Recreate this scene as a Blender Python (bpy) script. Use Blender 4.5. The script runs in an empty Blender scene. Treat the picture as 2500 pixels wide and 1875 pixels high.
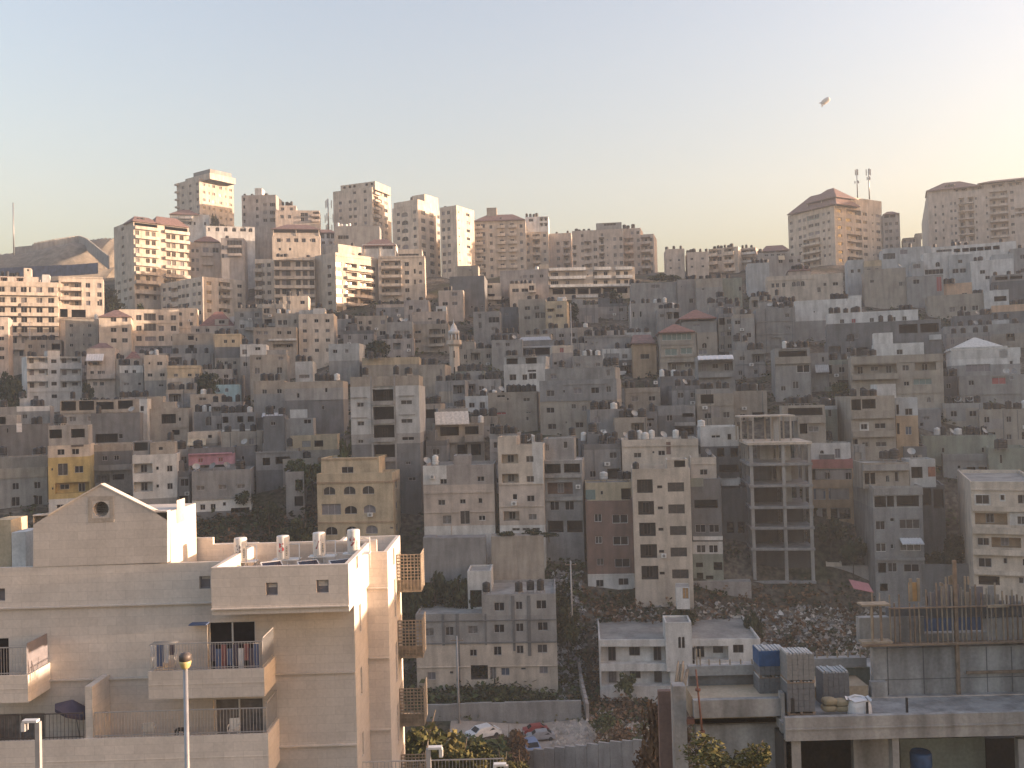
import bpy, math, random
from mathutils import Vector, Matrix
random.seed(11)
sc = bpy.context.scene
COL = sc.collection
R_ = math.radians
PI = math.pi
# ---------------------------------------------------------------- camera, sky, sun, exposure
F, CX, CY = 2250.0, 1250.0, 937.5          # focal length and centre of the 2500 x 1875 photograph
CAMZ = 45.0
PITCH, ROLL = math.atan(42.5 / F), 0.026
cam = bpy.data.objects.new('camera', bpy.data.cameras.new('camera'))
COL.objects.link(cam)
RM = Matrix.Rotation(PI / 2 + PITCH, 3, 'X') @ Matrix.Rotation(-ROLL, 3, 'Z')
cam.matrix_world = Matrix.Translation((0, 0, CAMZ)) @ RM.to_4x4()
cam.data.sensor_width = 36.0
cam.data.lens = 36.0 * F / 2500.0
cam.data.clip_start, cam.data.clip_end = 0.5, 9000
sc.camera = cam
SUN_EL, SUN_AZ = 6.0, 90.3                  # azimuth measured from the view direction (+Y) towards +X
w_ = bpy.data.worlds.new('World'); sc.world = w_; w_.use_nodes = True
nt = w_.node_tree
sky = nt.nodes.new('ShaderNodeTexSky'); sky.sky_type = 'NISHITA'; sky.sun_disc = False
sky.sun_elevation = R_(SUN_EL); sky.sun_rotation = R_(SUN_AZ)
sky.altitude = 700; sky.air_density = 1.5; sky.dust_density = 9.5; sky.ozone_density = 1.5
bg = nt.nodes['Background']; bg.inputs['Strength'].default_value = 0.15
wb = nt.nodes.new('ShaderNodeMix'); wb.data_type = 'RGBA'; wb.blend_type = 'MULTIPLY'; wb.inputs[0].default_value = 1.0
wb.inputs[7].default_value = (1.065, 0.94, 1.02, 1)          # the camera's white balance
nt.links.new(sky.outputs[0], wb.inputs[6]); nt.links.new(wb.outputs[2], bg.inputs['Color'])
sl = bpy.data.lights.new('sun', 'SUN'); sl.energy = 3.5; sl.angle = R_(0.5); sl.color = (1.0, 0.73, 0.52)
so = bpy.data.objects.new('sun', sl); COL.objects.link(so)
sd = Vector((math.sin(R_(SUN_AZ)) * math.cos(R_(SUN_EL)), math.cos(R_(SUN_AZ)) * math.cos(R_(SUN_EL)), math.sin(R_(SUN_EL))))
so.rotation_euler = sd.to_track_quat('Z', 'Y').to_euler()
so.location = (300, 0, 150)
sc.view_settings.view_transform = 'Standard'; sc.view_settings.look = 'None'
sc.view_settings.exposure = 2.1; sc.view_settings.gamma = 1.0
# ---------------------------------------------------------------- pixel <-> place
ZF = [0.0, 0.0, 1.0]
def Z(ox, oy, s): ZF[:] = [ox, oy, s]
def nat(x, y): return ZF[0] + x / ZF[2], ZF[1] + y / ZF[2]
def ray(x, y):
    px, py = nat(x, y)
    return RM @ Vector(((px - CX) / F, -(py - CY) / F, -1.0))
def P(x, y, d):
    v = ray(x, y)
    return Vector((0, 0, CAMZ)) + v * (d / v.y)
# ---------------------------------------------------------------- materials
MATS = {}
def lnk(t, a, b): t.links.new(a, b)
def wallmat(name, c, var=0.2, streak=0.26, rough=0.92, fine=1.0, course=0.0):
    m = bpy.data.materials.new(name); m.use_nodes = True; t = m.node_tree
    p = t.nodes['Principled BSDF']; p.inputs['Roughness'].default_value = rough
    p.inputs['Specular IOR Level'].default_value = 0.2
    tc = t.nodes.new('ShaderNodeTexCoord')
    n1 = t.nodes.new('ShaderNodeTexNoise'); n1.inputs['Scale'].default_value = 0.35; n1.inputs['Detail'].default_value = 6; n1.inputs['Roughness'].default_value = 0.65
    lnk(t, tc.outputs['Object'], n1.inputs['Vector'])
    mp = t.nodes.new('ShaderNodeMapping'); mp.inputs['Scale'].default_value = (1.3, 1.3, 0.22)
    lnk(t, tc.outputs['Object'], mp.inputs['Vector'])
    n2 = t.nodes.new('ShaderNodeTexNoise'); n2.inputs['Scale'].default_value = 0.9; n2.inputs['Detail'].default_value = 5
    lnk(t, mp.outputs[0], n2.inputs['Vector'])
    n3 = t.nodes.new('ShaderNodeTexNoise'); n3.inputs['Scale'].default_value = 7.0; n3.inputs['Detail'].default_value = 3
    lnk(t, tc.outputs['Object'], n3.inputs['Vector'])
    def ramp(src, lo, hi, a, b):
        r = t.nodes.new('ShaderNodeMapRange'); r.inputs['From Min'].default_value = lo; r.inputs['From Max'].default_value = hi
        r.inputs['To Min'].default_value = a; r.inputs['To Max'].default_value = b; lnk(t, src, r.inputs['Value']); return r.outputs[0]
    a = ramp(n1.outputs['Fac'], 0.3, 0.7, 1 - var, 1 + var)
    b = ramp(n2.outputs['Fac'], 0.33, 0.6, 1 - streak, 1.0)
    f = ramp(n3.outputs['Fac'], 0.3, 0.7, 1 - 0.10 * fine, 1 + 0.10 * fine)
    oi = t.nodes.new('ShaderNodeObjectInfo')
    g = ramp(oi.outputs['Random'], 0, 1, 0.92, 1.08)
    def mul(x, y):
        q = t.nodes.new('ShaderNodeMath'); q.operation = 'MULTIPLY'; lnk(t, x, q.inputs[0]); lnk(t, y, q.inputs[1]); return q.outputs[0]
    k = mul(mul(a, b), mul(f, g))
    if course:
        sx = t.nodes.new('ShaderNodeSeparateXYZ'); lnk(t, tc.outputs['Object'], sx.inputs[0])
        ad = t.nodes.new('ShaderNodeMath'); ad.operation = 'ADD'; lnk(t, sx.outputs[0], ad.inputs[0]); lnk(t, sx.outputs[1], ad.inputs[1])
        cx = t.nodes.new('ShaderNodeCombineXYZ'); lnk(t, ad.outputs[0], cx.inputs[0]); lnk(t, sx.outputs[2], cx.inputs[1])
        br = t.nodes.new('ShaderNodeTexBrick'); br.inputs['Scale'].default_value = 1.0
        br.inputs['Brick Width'].default_value = course * 2.2; br.inputs['Row Height'].default_value = course
        br.inputs['Mortar Size'].default_value = 0.012; br.inputs['Mortar Smooth'].default_value = 0.3
        br.inputs['Color1'].default_value = (0.95, 0.95, 0.95, 1); br.inputs['Color2'].default_value = (1.04, 1.04, 1.04, 1); br.inputs['Mortar'].default_value = (0.86, 0.86, 0.86, 1)
        lnk(t, cx.outputs[0], br.inputs['Vector'])
        rb = t.nodes.new('ShaderNodeRGBToBW'); lnk(t, br.outputs['Color'], rb.inputs[0]); k = mul(k, rb.outputs[0])
    vm = t.nodes.new('ShaderNodeVectorMath'); vm.operation = 'SCALE'; vm.inputs[0].default_value = c; lnk(t, k, vm.inputs['Scale'])
    lnk(t, vm.outputs[0], p.inputs['Base Color'])
    bp = t.nodes.new('ShaderNodeBump'); bp.inputs['Strength'].default_value = 0.12 if course else 0.25; bp.inputs['Distance'].default_value = 0.03 if course else 0.05
    lnk(t, n3.outputs['Fac'], bp.inputs['Height']); lnk(t, bp.outputs[0], p.inputs['Normal'])
    MATS[name] = m
def plain(name, c, rough=0.6, metal=0.0, spec=0.5, var=0.12, scale=3.0):
    m = bpy.data.materials.new(name); m.use_nodes = True; t = m.node_tree
    p = t.nodes['Principled BSDF']; p.inputs['Roughness'].default_value = rough; p.inputs['Metallic'].default_value = metal
    p.inputs['Specular IOR Level'].default_value = spec
    tc = t.nodes.new('ShaderNodeTexCoord'); n = t.nodes.new('ShaderNodeTexNoise'); n.inputs['Scale'].default_value = scale; n.inputs['Detail'].default_value = 4
    lnk(t, tc.outputs['Object'], n.inputs['Vector'])
    r = t.nodes.new('ShaderNodeMapRange'); r.inputs['From Min'].default_value = 0.3; r.inputs['From Max'].default_value = 0.7
    r.inputs['To Min'].default_value = 1 - var; r.inputs['To Max'].default_value = 1 + var; lnk(t, n.outputs['Fac'], r.inputs['Value'])
    vm = t.nodes.new('ShaderNodeVectorMath'); vm.operation = 'SCALE'; vm.inputs[0].default_value = c; lnk(t, r.outputs[0], vm.inputs['Scale'])
    lnk(t, vm.outputs[0], p.inputs['Base Color'])
    MATS[name] = m
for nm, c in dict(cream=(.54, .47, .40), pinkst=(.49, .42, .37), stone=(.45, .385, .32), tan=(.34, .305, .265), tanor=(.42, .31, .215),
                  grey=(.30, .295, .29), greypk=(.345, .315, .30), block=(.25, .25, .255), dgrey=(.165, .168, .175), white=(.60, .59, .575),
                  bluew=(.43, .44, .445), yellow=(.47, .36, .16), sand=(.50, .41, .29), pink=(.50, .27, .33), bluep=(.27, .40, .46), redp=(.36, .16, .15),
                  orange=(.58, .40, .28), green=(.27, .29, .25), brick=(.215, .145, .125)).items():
    wallmat(nm, c)
wallmat('roofc', (.31, .30, .285), 0.3, 0.15)
wallmat('room', (.085, .08, .078), 0.2, 0.2)  # room interiors: bare concrete darkened to stand in for unlit depth
wallmat('fgstone', (.63, .565, .505), 0.06, 0.08, fine=0.6, course=0.40)
wallmat('rawconc', (.37, .36, .35), 0.22, 0.45)
plain('tile', (.21, .105, .085), 0.85, var=0.3, scale=1.5)
plain('tiledull', (.17, .105, .095), 0.85, var=0.3, scale=1.5)
plain('glass', (.018, .018, .022), 0.15, spec=0.25, var=0.3)
plain('glassmid', (.055, .05, .05), 0.3, var=0.35)
plain('curtain', (.17, .155, .15), 0.6, var=0.3)
plain('shutter', (.20, .185, .20), 0.6)
plain('blueglass', (.10, .13, .19), 0.25)
plain('greenglass', (.17, .23, .22), 0.3)
plain('redcurtain', (.35, .10, .10), 0.7)
plain('frame_white', (.62, .61, .60), 0.5)
plain('frame_dark', (.09, .075, .07), 0.5)
plain('frame_grey', (.34, .33, .33), 0.5)
plain('tank_black', (.022, .022, .024), 0.5, var=0.3)
plain('tank_white', (.60, .59, .575), 0.45)
plain('steel', (.30, .30, .31), 0.45, 0.6)
plain('dish', (.37, .365, .35), 0.5)
plain('dishdark', (.20, .20, .20), 0.5)
plain('metalroof', (.34, .34, .35), 0.5, 0.3, var=0.25)
plain('awning', (.55, .53, .50), 0.8, var=0.2)
plain('blue_tarp', (.03, .085, .20), 0.6, var=0.25)
plain('red_cloth', (.26, .10, .10), 0.8)
plain('pink_cloth', (.34, .15, .17), 0.8)
plain('blue_cloth', (.09, .13, .24), 0.8)
plain('white_cloth', (.62, .61, .62), 0.8)
plain('wood', (.23, .17, .125), 0.8, var=0.3)
plain('woodpale', (.29, .235, .175), 0.8, var=0.25)
plain('plywood', (.48, .28, .12), 0.75, var=0.2)
plain('rust', (.22, .10, .07), 0.7, 0.3, var=0.3)
plain('bark', (.10, .075, .055), 0.95, var=0.3)
def M(n): return MATS[n]
# ---------------------------------------------------------------- mesh builder
class MB:
    def __init__(s): s.v = []; s.f = []; s.m = []; s.mats = []; s.sm = set()
    def mi(s, n):
        if n not in s.mats: s.mats.append(n)
        return s.mats.index(n)
    def face(s, pts, m, smooth=False):
        i = len(s.v); s.v += [tuple(p) for p in pts]; s.f.append(tuple(range(i, i + len(pts)))); s.m.append(s.mi(m))
        if smooth: s.sm.add(len(s.f) - 1)
    def box(s, o, ex, ey, ez, m):
        o, ex, ey, ez = Vector(o), Vector(ex), Vector(ey), Vector(ez)
        if ex.cross(ey).dot(ez) < 0: o, ex = o + ex, -ex
        a, b, c, d = o, o + ex, o + ex + ey, o + ey
        e, f, g, h = a + ez, b + ez, c + ez, d + ez
        i = len(s.v); s.v += [tuple(p) for p in (a, b, c, d, e, f, g, h)]; k = s.mi(m)
        for q in ((0, 3, 2, 1), (4, 5, 6, 7), (0, 1, 5, 4), (1, 2, 6, 5), (2, 3, 7, 6), (3, 0, 4, 7)):
            s.f.append(tuple(i + j for j in q)); s.m.append(k)
    def abox(s, x0, x1, y0, y1, z0, z1, m): s.box((x0, y0, z0), (x1 - x0, 0, 0), (0, y1 - y0, 0), (0, 0, z1 - z0), m)
    def tube(s, a, b, ra, rb, m, n=8, caps=True):
        a, b = Vector(a), Vector(b); ax = (b - a).normalized()
        u = ax.orthogonal().normalized(); w = ax.cross(u); i = len(s.v); k = s.mi(m)
        for c, r in ((a, ra), (b, rb)):
            for j in range(n):
                t = 2 * PI * j / n; s.v.append(tuple(c + u * (r * math.cos(t)) + w * (r * math.sin(t))))
        for j in range(n):
            s.f.append((i + j, i + (j + 1) % n, i + n + (j + 1) % n, i + n + j)); s.m.append(k); s.sm.add(len(s.f) - 1)
        if caps:
            s.f.append(tuple(i + n - 1 - j for j in range(n))); s.m.append(k)
            s.f.append(tuple(i + n + j for j in range(n))); s.m.append(k)
    def lathe(s, prof, m, n=12, c=(0, 0, 0), smooth=True):
        i = len(s.v); k = s.mi(m)
        for r, z in prof:
            for j in range(n):
                t = 2 * PI * j / n; s.v.append((c[0] + r * math.cos(t), c[1] + r * math.sin(t), c[2] + z))
        for q in range(len(prof) - 1):
            for j in range(n):
                s.f.append((i + q * n + j, i + q * n + (j + 1) % n, i + (q + 1) * n + (j + 1) % n, i + (q + 1) * n + j)); s.m.append(k)
                if smooth: s.sm.add(len(s.f) - 1)
        s.f.append(tuple(i + n - 1 - j for j in range(n))); s.m.append(k)
        s.f.append(tuple(i + (len(prof) - 1) * n + j for j in range(n))); s.m.append(k)
    def mesh(s, name):
        me = bpy.data.meshes.new(name); me.from_pydata(s.v, [], s.f)
        for n in s.mats: me.materials.append(MATS[n])
        me.polygons.foreach_set('material_index', s.m)
        if s.sm: me.polygons.foreach_set('use_smooth', [i in s.sm for i in range(len(s.f))])
        me.update(); return me
    def build(s, name, parent=None, loc=(0, 0, 0), rz=0.0):
        return put(s.mesh(name), name, parent, loc, rz)
def put(me, name, parent=None, loc=(0, 0, 0), rz=0.0):
    o = bpy.data.objects.new(name, me); COL.objects.link(o)
    o.parent = parent; o.location = loc; o.rotation_euler = (0, 0, rz); return o
def thing(name, label, cat, loc=(0, 0, 0), rz=0.0, group=None):
    o = bpy.data.objects.new(name, None); COL.objects.link(o); o.empty_display_size = 0.5
    o.location = loc; o.rotation_euler = (0, 0, rz); return tag(o, label, cat, group)
def tag(o, label=None, cat=None, group=None, kind=None):
    if label: o['label'] = label
    if cat: o['category'] = cat
    if group: o['group'] = group
    if kind: o['kind'] = kind
    return o
# ---------------------------------------------------------------- terrain
TY = [-60, 30, 48, 60, 75, 90, 100, 115, 125, 137, 150, 170, 200, 235, 270, 300, 345, 400, 470, 600, 1600]
TL = [-20, -21, -22, -27, -35, -40, -38, -32, -26, -21, -17, -12, -7, -1, 10, 30, 46, 58, 62, 40, -20]
TM = [-20, -21, -22, -27, -35, -41, -42, -41, -39, -28, -18, -6, 2, 12, 24, 34, 47, 50, 48, 40, -20]
TR = [-20, -21, -22, -27, -35, -41, -42, -42, -40, -29, -18, -3, 6, 17, 27, 36, 48, 50, 48, 40, -20]
def interp(xs, ys, x):
    if x <= xs[0]: return ys[0]
    for i in range(len(xs) - 1):
        if x <= xs[i + 1]: return ys[i] + (ys[i + 1] - ys[i]) * (x - xs[i]) / (xs[i + 1] - xs[i])
    return ys[-1]
def sstep(a, b, x):
    t = min(1, max(0, (x - a) / (b - a))); return t * t * (3 - 2 * t)
def terr(x, y):
    a = x / max(y, 60.0)
    l, m, r = interp(TY, TL, y), interp(TY, TM, y), interp(TY, TR, y)
    z = m + (l - m) * sstep(-0.12, -0.42, a) if a < 0 else m + (r - m) * sstep(0.1, 0.42, a)
    s = sstep(0.62 * y + 15, 0.62 * y + 150, x) * sstep(75, 120, y) * (1 - sstep(345, 480, y))  # unseen spur on the right, added to keep low sun off the hillside
    z = z + max(0, 66 - z) * s
    z += 0.5 * math.sin(x * 0.11 + y * 0.07) + 0.35 * math.sin(x * 0.31 - y * 0.23)
    return CAMZ + z
# ---------------------------------------------------------------- ground
def make_ground():
    def axis(a, b, st, outs):
        r = [a + i * st for i in range(int((b - a) / st) + 1)]
        return sorted([o for o in outs if o < a]) + r + sorted([o for o in outs if o > b])
    xs = axis(-320, 480, 5, [-3000, -1500, -800, -500, -400, 560, 700, 1000, 1600, 3000])
    ys = axis(-40, 520, 5, [-800, -300, -120, 560, 620, 700, 900, 1300, 2000, 4000])
    vs = [(x, y, terr(x, y) + random.uniform(-.25, .25)) for y in ys for x in xs]
    n = len(xs); fs = [(j * n + i, j * n + i + 1, (j + 1) * n + i + 1, (j + 1) * n + i) for j in range(len(ys) - 1) for i in range(n - 1)]
    me = bpy.data.meshes.new('ground'); me.from_pydata(vs, [], fs)
    me.polygons.foreach_set('use_smooth', [True] * len(fs))
    m = bpy.data.materials.new('earth'); m.use_nodes = True; t = m.node_tree; p = t.nodes['Principled BSDF']; p.inputs['Roughness'].default_value = 1
    p.inputs['Specular IOR Level'].default_value = 0.05
    tc = t.nodes.new('ShaderNodeTexCoord')
    def noise(s, d=6):
        q = t.nodes.new('ShaderNodeTexNoise'); q.inputs['Scale'].default_value = s; q.inputs['Detail'].default_value = d; lnk(t, tc.outputs['Object'], q.inputs['Vector']); return q.outputs['Fac']
    cr = t.nodes.new('ShaderNodeValToRGB'); lnk(t, noise(0.10), cr.inputs[0]); e = cr.color_ramp.elements
    e[0].position, e[0].color = 0.36, (.055, .06, .038, 1); e[1].position, e[1].color = 0.62, (.155, .138, .118, 1)
    x = cr.color_ramp.elements.new(0.48); x.color = (.085, .076, .062, 1)
    c2 = t.nodes.new('ShaderNodeValToRGB'); lnk(t, noise(1.3, 4), c2.inputs[0]); e = c2.color_ramp.elements
    e[0].position, e[0].color = 0.35, (.5, .5, .5, 1); e[1].position, e[1].color = 0.68, (1.5, 1.45, 1.4, 1)
    mx = t.nodes.new('ShaderNodeMix'); mx.data_type = 'RGBA'; mx.blend_type = 'MULTIPLY'; mx.inputs[0].default_value = 1
    lnk(t, cr.outputs[0], mx.inputs[6]); lnk(t, c2.outputs[0], mx.inputs[7]); lnk(t, mx.outputs[2], p.inputs['Base Color'])
    b = t.nodes.new('ShaderNodeBump'); b.inputs['Strength'].default_value = 0.6; b.inputs['Distance'].default_value = 0.6; lnk(t, noise(0.9, 5), b.inputs['Height']); lnk(t, b.outputs[0], p.inputs['Normal'])
    me.materials.append(m); MATS['earth'] = m
    tag(put(me, 'ground'), kind='structure')
make_ground()
# ---------------------------------------------------------------- shared small meshes
CACHE = {}
def q05(v): return max(0.1, round(v * 20) / 20)
GL = ['glass'] * 6 + ['glassmid'] * 3 + ['curtain'] + ['shutter']
def pane_mesh(w, h, gl):
    w, h = q05(w), q05(h); k = ('p', w, h, gl)
    if k not in CACHE:
        b = MB(); b.box((-w / 2 + .02, .062, .02), (w - .04, 0, 0), (0, .012, 0), (0, 0, h - .04), gl); CACHE[k] = b.mesh('pane')
    return CACHE[k]
def window_mesh(w, h, fr, gl, arch=False):
    w, h = q05(w), q05(h); k = ('w', w, h, fr, gl, arch)
    if k in CACHE: return CACHE[k]
    b = MB(); t = min(0.07, w * .12); x = w / 2
    if arch:
        pts = arch_pts(w, h)
        b.face([(px, .06, pz) for px, pz in pts], gl)
        inn = [(px * (1 - 2 * t / w), t + pz * (1 - 2 * t / h)) for px, pz in pts]
        for i in range(len(pts)):
            j = (i + 1) % len(pts)
            b.face([(pts[i][0], 0, pts[i][1]), (pts[j][0], 0, pts[j][1]), (inn[j][0], 0, inn[j][1]), (inn[i][0], 0, inn[i][1])], fr)
            b.face([(inn[i][0], 0, inn[i][1]), (inn[j][0], 0, inn[j][1]), (inn[j][0], .06, inn[j][1]), (inn[i][0], .06, inn[i][1])], fr)
        b.abox(-t / 2, t / 2, .005, .055, t, h - t, fr)
    else:
        if gl: b.face([(-x, .06, 0), (x, .06, 0), (x, .06, h), (-x, .06, h)], gl)
        b.abox(-x, -x + t, 0, .055, 0, h, fr); b.abox(x - t, x, 0, .055, 0, h, fr)
        b.abox(-x + t, x - t, 0, .055, 0, t, fr); b.abox(-x + t, x - t, 0, .055, h - t, h, fr)
        n = 1 if w < 0.8 else (2 if w < 2.2 else max(2, round(w / 1.1)))
        for i in range(1, n):
            c = -x + w * i / n; b.abox(c - t / 2, c + t / 2, .005, .05, t, h - t, fr)
    CACHE[k] = b.mesh('window'); return CACHE[k]
def arch_pts(w, h, n=8):
    r = min(w / 2, h * .5); z0 = h - r; x = w / 2
    return [(-x, 0), (x, 0)] + [(x * math.cos(PI * i / n), z0 + r * math.sin(PI * i / n)) for i in range(n + 1)]
def balcony_mesh(w, h, d, m):
    w, h, d = q05(w), q05(h), q05(d); k = ('b', w, h, d, m)
    if k in CACHE: return CACHE[k]
    b = MB(); x = w / 2; t = .12
    b.abox(-x, x, -d, .02, 0, .18, m)
    if h > .35:
        b.abox(-x, x, -d, -d + t, .18, h, m)
        b.abox(-x, -x + t, -d + t, .02, .18, h, m); b.abox(x - t, x, -d + t, .02, .18, h, m)
    CACHE[k] = b.mesh('balcony'); return CACHE[k]
def tank_mesh(kind, v):
    k = ('t', kind, v)
    if k in CACHE: return CACHE[k]
    b = MB(); r, h = [(.55, 1.25), (.65, 1.1), (.5, 1.45), (.75, 1.5)][v]; m = 'tank_' + kind
    for sx in (-1, 1):
        for sy in (-1, 1): b.abox(sx * r * .7 - .04, sx * r * .7 + .04, sy * r * .7 - .04, sy * r * .7 + .04, 0, .45, 'steel')
    b.abox(-r * .85, r * .85, -r * .85, r * .85, .45, .52, 'steel')
    pr = [(r * .97, .52)]
    for i in range(3):
        z = .56 + h * (.25 * i + .06); pr += [(r, z), (r, z + h * .16), (r * .955, z + h * .19), (r * .955, z + h * .23)]
    pr += [(r, .52 + h * .84), (r * .8, .52 + h * .95), (r * .3, .52 + h), (r * .3, .58 + h), (r * .05, .6 + h)]
    b.lathe(pr, m, 10)
    CACHE[k] = b.mesh('water_tank'); return CACHE[k]
def dish_mesh(dark):
    k = ('d', dark)
    if k in CACHE: return CACHE[k]
    b = MB(); m = 'dishdark' if dark else 'dish'; n = 12
    b.tube((0, 0, 0), (0, 0, 1.0), .04, .04, 'steel', 6)
    ax = Vector((0, -.8, .6)).normalized(); u = Vector((1, 0, 0)); w = ax.cross(u); c = Vector((0, -.12, 1.15)); rings = []
    for r, o in ((.0, 0), (.25, .03), (.45, .10), (.6, .19)):
        rings.append([c + ax * o + u * (r * math.cos(2 * PI * j / n)) + w * (r * math.sin(2 * PI * j / n)) for j in range(n)])
    for i in range(3):
        for j in range(n): b.face([rings[i][j], rings[i][(j + 1) % n], rings[i + 1][(j + 1) % n], rings[i + 1][j]], m, True)
    b.tube(c - w * .55 + ax * .15, c + ax * .6, .02, .02, 'steel', 5); b.tube(c + ax * .55, c + ax * .7, .05, .05, 'steel', 6)
    b.tube((0, 0, .95), c, .04, .04, 'steel', 5)
    CACHE[k] = b.mesh('satellite_dish'); return CACHE[k]
ORD = ['leftmost', 'second', 'third', 'fourth', 'fifth', 'sixth', 'seventh', 'eighth', 'ninth', 'tenth', 'eleventh', 'twelfth']
# ---------------------------------------------------------------- buildings
class Box: pass
def solve(O, n, x, y):
    r = ray(x, y); t = (O.x * n.x + O.y * n.y) / (r.x * n.x + r.y * n.y)
    return r, t
def mkbox(root, C, xC, yt, ztop, zbase, phi, wL, wR, front, mat, bands, items, par, roofm, fr, name='wall', bmat=None):
    B = Box(); B.root, B.C, B.xC, B.ztop, B.zbase, B.front, B.mat, B.yt = root, C, xC, ztop, zbase, front, mat, yt
    eL, eR = Vector((-math.cos(phi), math.sin(phi), 0)), Vector((math.sin(phi), math.cos(phi), 0))
    fr_ = {'L': (C, eL, -eR, wL, -phi), 'R': (C, eR, -eL, wR, PI / 2 - phi)}
    B.frames = fr_; B.eL, B.eR, B.wL, B.wR, B.phi = eL, eR, wL, wR, phi
    zr = ztop - par; B.zr = zr; B.fr = fr
    def zat(y): return P(xC, y, C.y).z
    zb = [(1e9, mat)] + [(zat(y), m) for y, m in bands]
    def matz(z):
        r = mat
        for q, m in zb:
            if z < q: r = m
        return r
    ops = {'L': [], 'R': []}; kids = []; extra = MB(); R0 = root.location
    thick = min(wL, wR)
    for it in items:
        k = it[0]; fl = front
        if k[:2] == 'S:': k = k[2:]; fl = 'R' if front == 'L' else 'L'
        O, e, n, W, rot = fr_[fl]
        xs = it[1] if isinstance(it[1], (list, tuple)) else [it[1]]
        ys = it[2] if isinstance(it[2], (list, tuple)) else [it[2]]
        w, h = it[3], it[4]; opt = it[5] if len(it) > 5 else None
        if C.y > 240 and k == 'w' and w > 12: w, h = w * 1.25, h * 1.18
        for x in xs:
            def sx(px):
                r, t = solve(O, n, px, yt); return (Vector((r.x * t, r.y * t, 0)) - Vector((O.x, O.y, 0))).dot(e)
            sa, sb = sorted((sx(x - w / 2), sx(x + w / 2)))
            for y in ys:
                za, zb_ = zat(y + h / 2), zat(y - h / 2)
                a, b_ = max(sa, .12), min(sb, W - .12)
                if k in 'walo':
                    if b_ - a < .25 or za < zbase: continue
                    zz = min(zb_, ztop - .05)
                    if zz - za < .25: continue
                    dep = {'w': .16, 'a': .18, 'l': min(1.4, thick * .4), 'o': min(3.2, thick * .6)}[k]
                    ops[fl].append((a, b_, za, zz, dep, k, opt))
                else: kids.append((k, fl, max(sa, 0), min(sb, W), za, zb_, opt))
    wall = MB()
    def seg(fl):
        O, e, n, W, rot = fr_[fl]; oz = ops[fl]
        S = sorted(set([0, W] + [round(v, 3) for o in oz for v in o[:2]]))
        Zs = sorted(set([zbase, ztop] + [round(v, 3) for o in oz for v in o[2:4]] + [z for z, _ in zb[1:] if zbase < z < ztop]))
        def pt(s, z, d=0): q = O + e * s - n * d; return (q.x - R0.x, q.y - R0.y, z - R0.z)
        flip = fl == 'L'
        def quad(p, m): wall.face(p[::-1] if flip else p, m)
        for i in range(len(S) - 1):
            if S[i + 1] - S[i] < 1e-4: continue
            sc_ = (S[i] + S[i + 1]) / 2
            run = None
            for j in range(len(Zs) - 1):
                zc = (Zs[j] + Zs[j + 1]) / 2
                hole = any(o[0] < sc_ < o[1] and o[2] < zc < o[3] for o in oz)
                m = None if hole else matz(zc)
                if run and run[2] == m: run = (run[0], Zs[j + 1], m)
                else:
                    if run and run[2]: quad([pt(S[i], run[0]), pt(S[i + 1], run[0]), pt(S[i + 1], run[1]), pt(S[i], run[1])], run[2])
                    run = (Zs[j], Zs[j + 1], m)
            if run and run[2]: quad([pt(S[i], run[0]), pt(S[i + 1], run[0]), pt(S[i + 1], run[1]), pt(S[i], run[1])], run[2])
        for a, b, c, d, dep, k, opt in oz:
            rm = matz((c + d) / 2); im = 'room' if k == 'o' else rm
            if k == 'l' and opt in MATS: im = opt
            if k == 'a':
                ap = arch_pts(b - a, d - c); mid = (a + b) / 2; top = ap[2:]
                for q in range(len(top) - 1):
                    cx_ = b if q < (len(top) - 1) / 2 else a
                    p = [pt(mid + top[q][0], c + top[q][1]), pt(cx_, d), pt(mid + top[q + 1][0], c + top[q + 1][1])]
                    wall.face(p if not flip else p[::-1], rm)
                cy = [(mid + px, c + pz) for px, pz in ap]
                for q in range(len(cy)):
                    u, v = cy[q], cy[(q + 1) % len(cy)]
                    wall.face([pt(u[0], u[1]), pt(v[0], v[1]), pt(v[0], v[1], dep + .07), pt(u[0], u[1], dep + .07)], rm)
            else:
                D = dep + (.07 if k == 'w' else 0)
                for u, v in (((a, c), (b, c)), ((b, c), (b, d)), ((b, d), (a, d)), ((a, d), (a, c))):
                    wall.face([pt(u[0], u[1]), pt(v[0], v[1]), pt(v[0], v[1], D), pt(u[0], u[1], D)], im)
                if k in 'lo': quad([pt(a, c, D), pt(b, c, D), pt(b, d, D), pt(a, d, D)], im)
            sm = (a + b) / 2
            def wpos(s, z, d): q = O + e * s - n * d; return (q.x - R0.x, q.y - R0.y, z - R0.z)
            if k in 'wa':
                gl = opt if opt in MATS else random.choice(GL)
                f_ = fr if not (opt or '').startswith('F') else {'Fw': 'frame_white', 'Fd': 'frame_dark'}[opt]
                near = C.y < 146 and k == 'w'
                o_ = put(window_mesh(b - a, d - c, f_, None if near else gl, k == 'a'), 'window', root, wpos(sm, c, dep), rot)
                if near: put(pane_mesh(b - a, d - c, gl), 'pane', o_)
            elif k == 'l' and opt != 'empty':
                nn = max(1, int((b - a) / 2.6 + .4)); st = (b - a) / nn
                for q in range(nn):
                    door = (q % 2 == 0); hh = (d - c) * (.82 if door else .5); zz = c + .06 if door else c + (d - c) * .32
                    ww = min(st * .55, 1.0 if door else 1.4)
                    put(window_mesh(ww, hh, fr, random.choice(GL)), 'door' if door else 'window', root, wpos(a + st * (q + .5), zz, dep - .07), rot)
            elif k == 'o' and (b - a) > 2.2 and random.random() < .5 and opt != 'bare':
                put(window_mesh(.9, (d - c) * .7, 'frame_dark', 'glassmid'), 'door', root, wpos(a + (b - a) * random.uniform(.25, .75), c + .05, dep - .08), rot)
    seg('L'); seg('R')
    A, Bq, D_ = C + eL * wL, C + eL * wL + eR * wR, C + eR * wR
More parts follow.
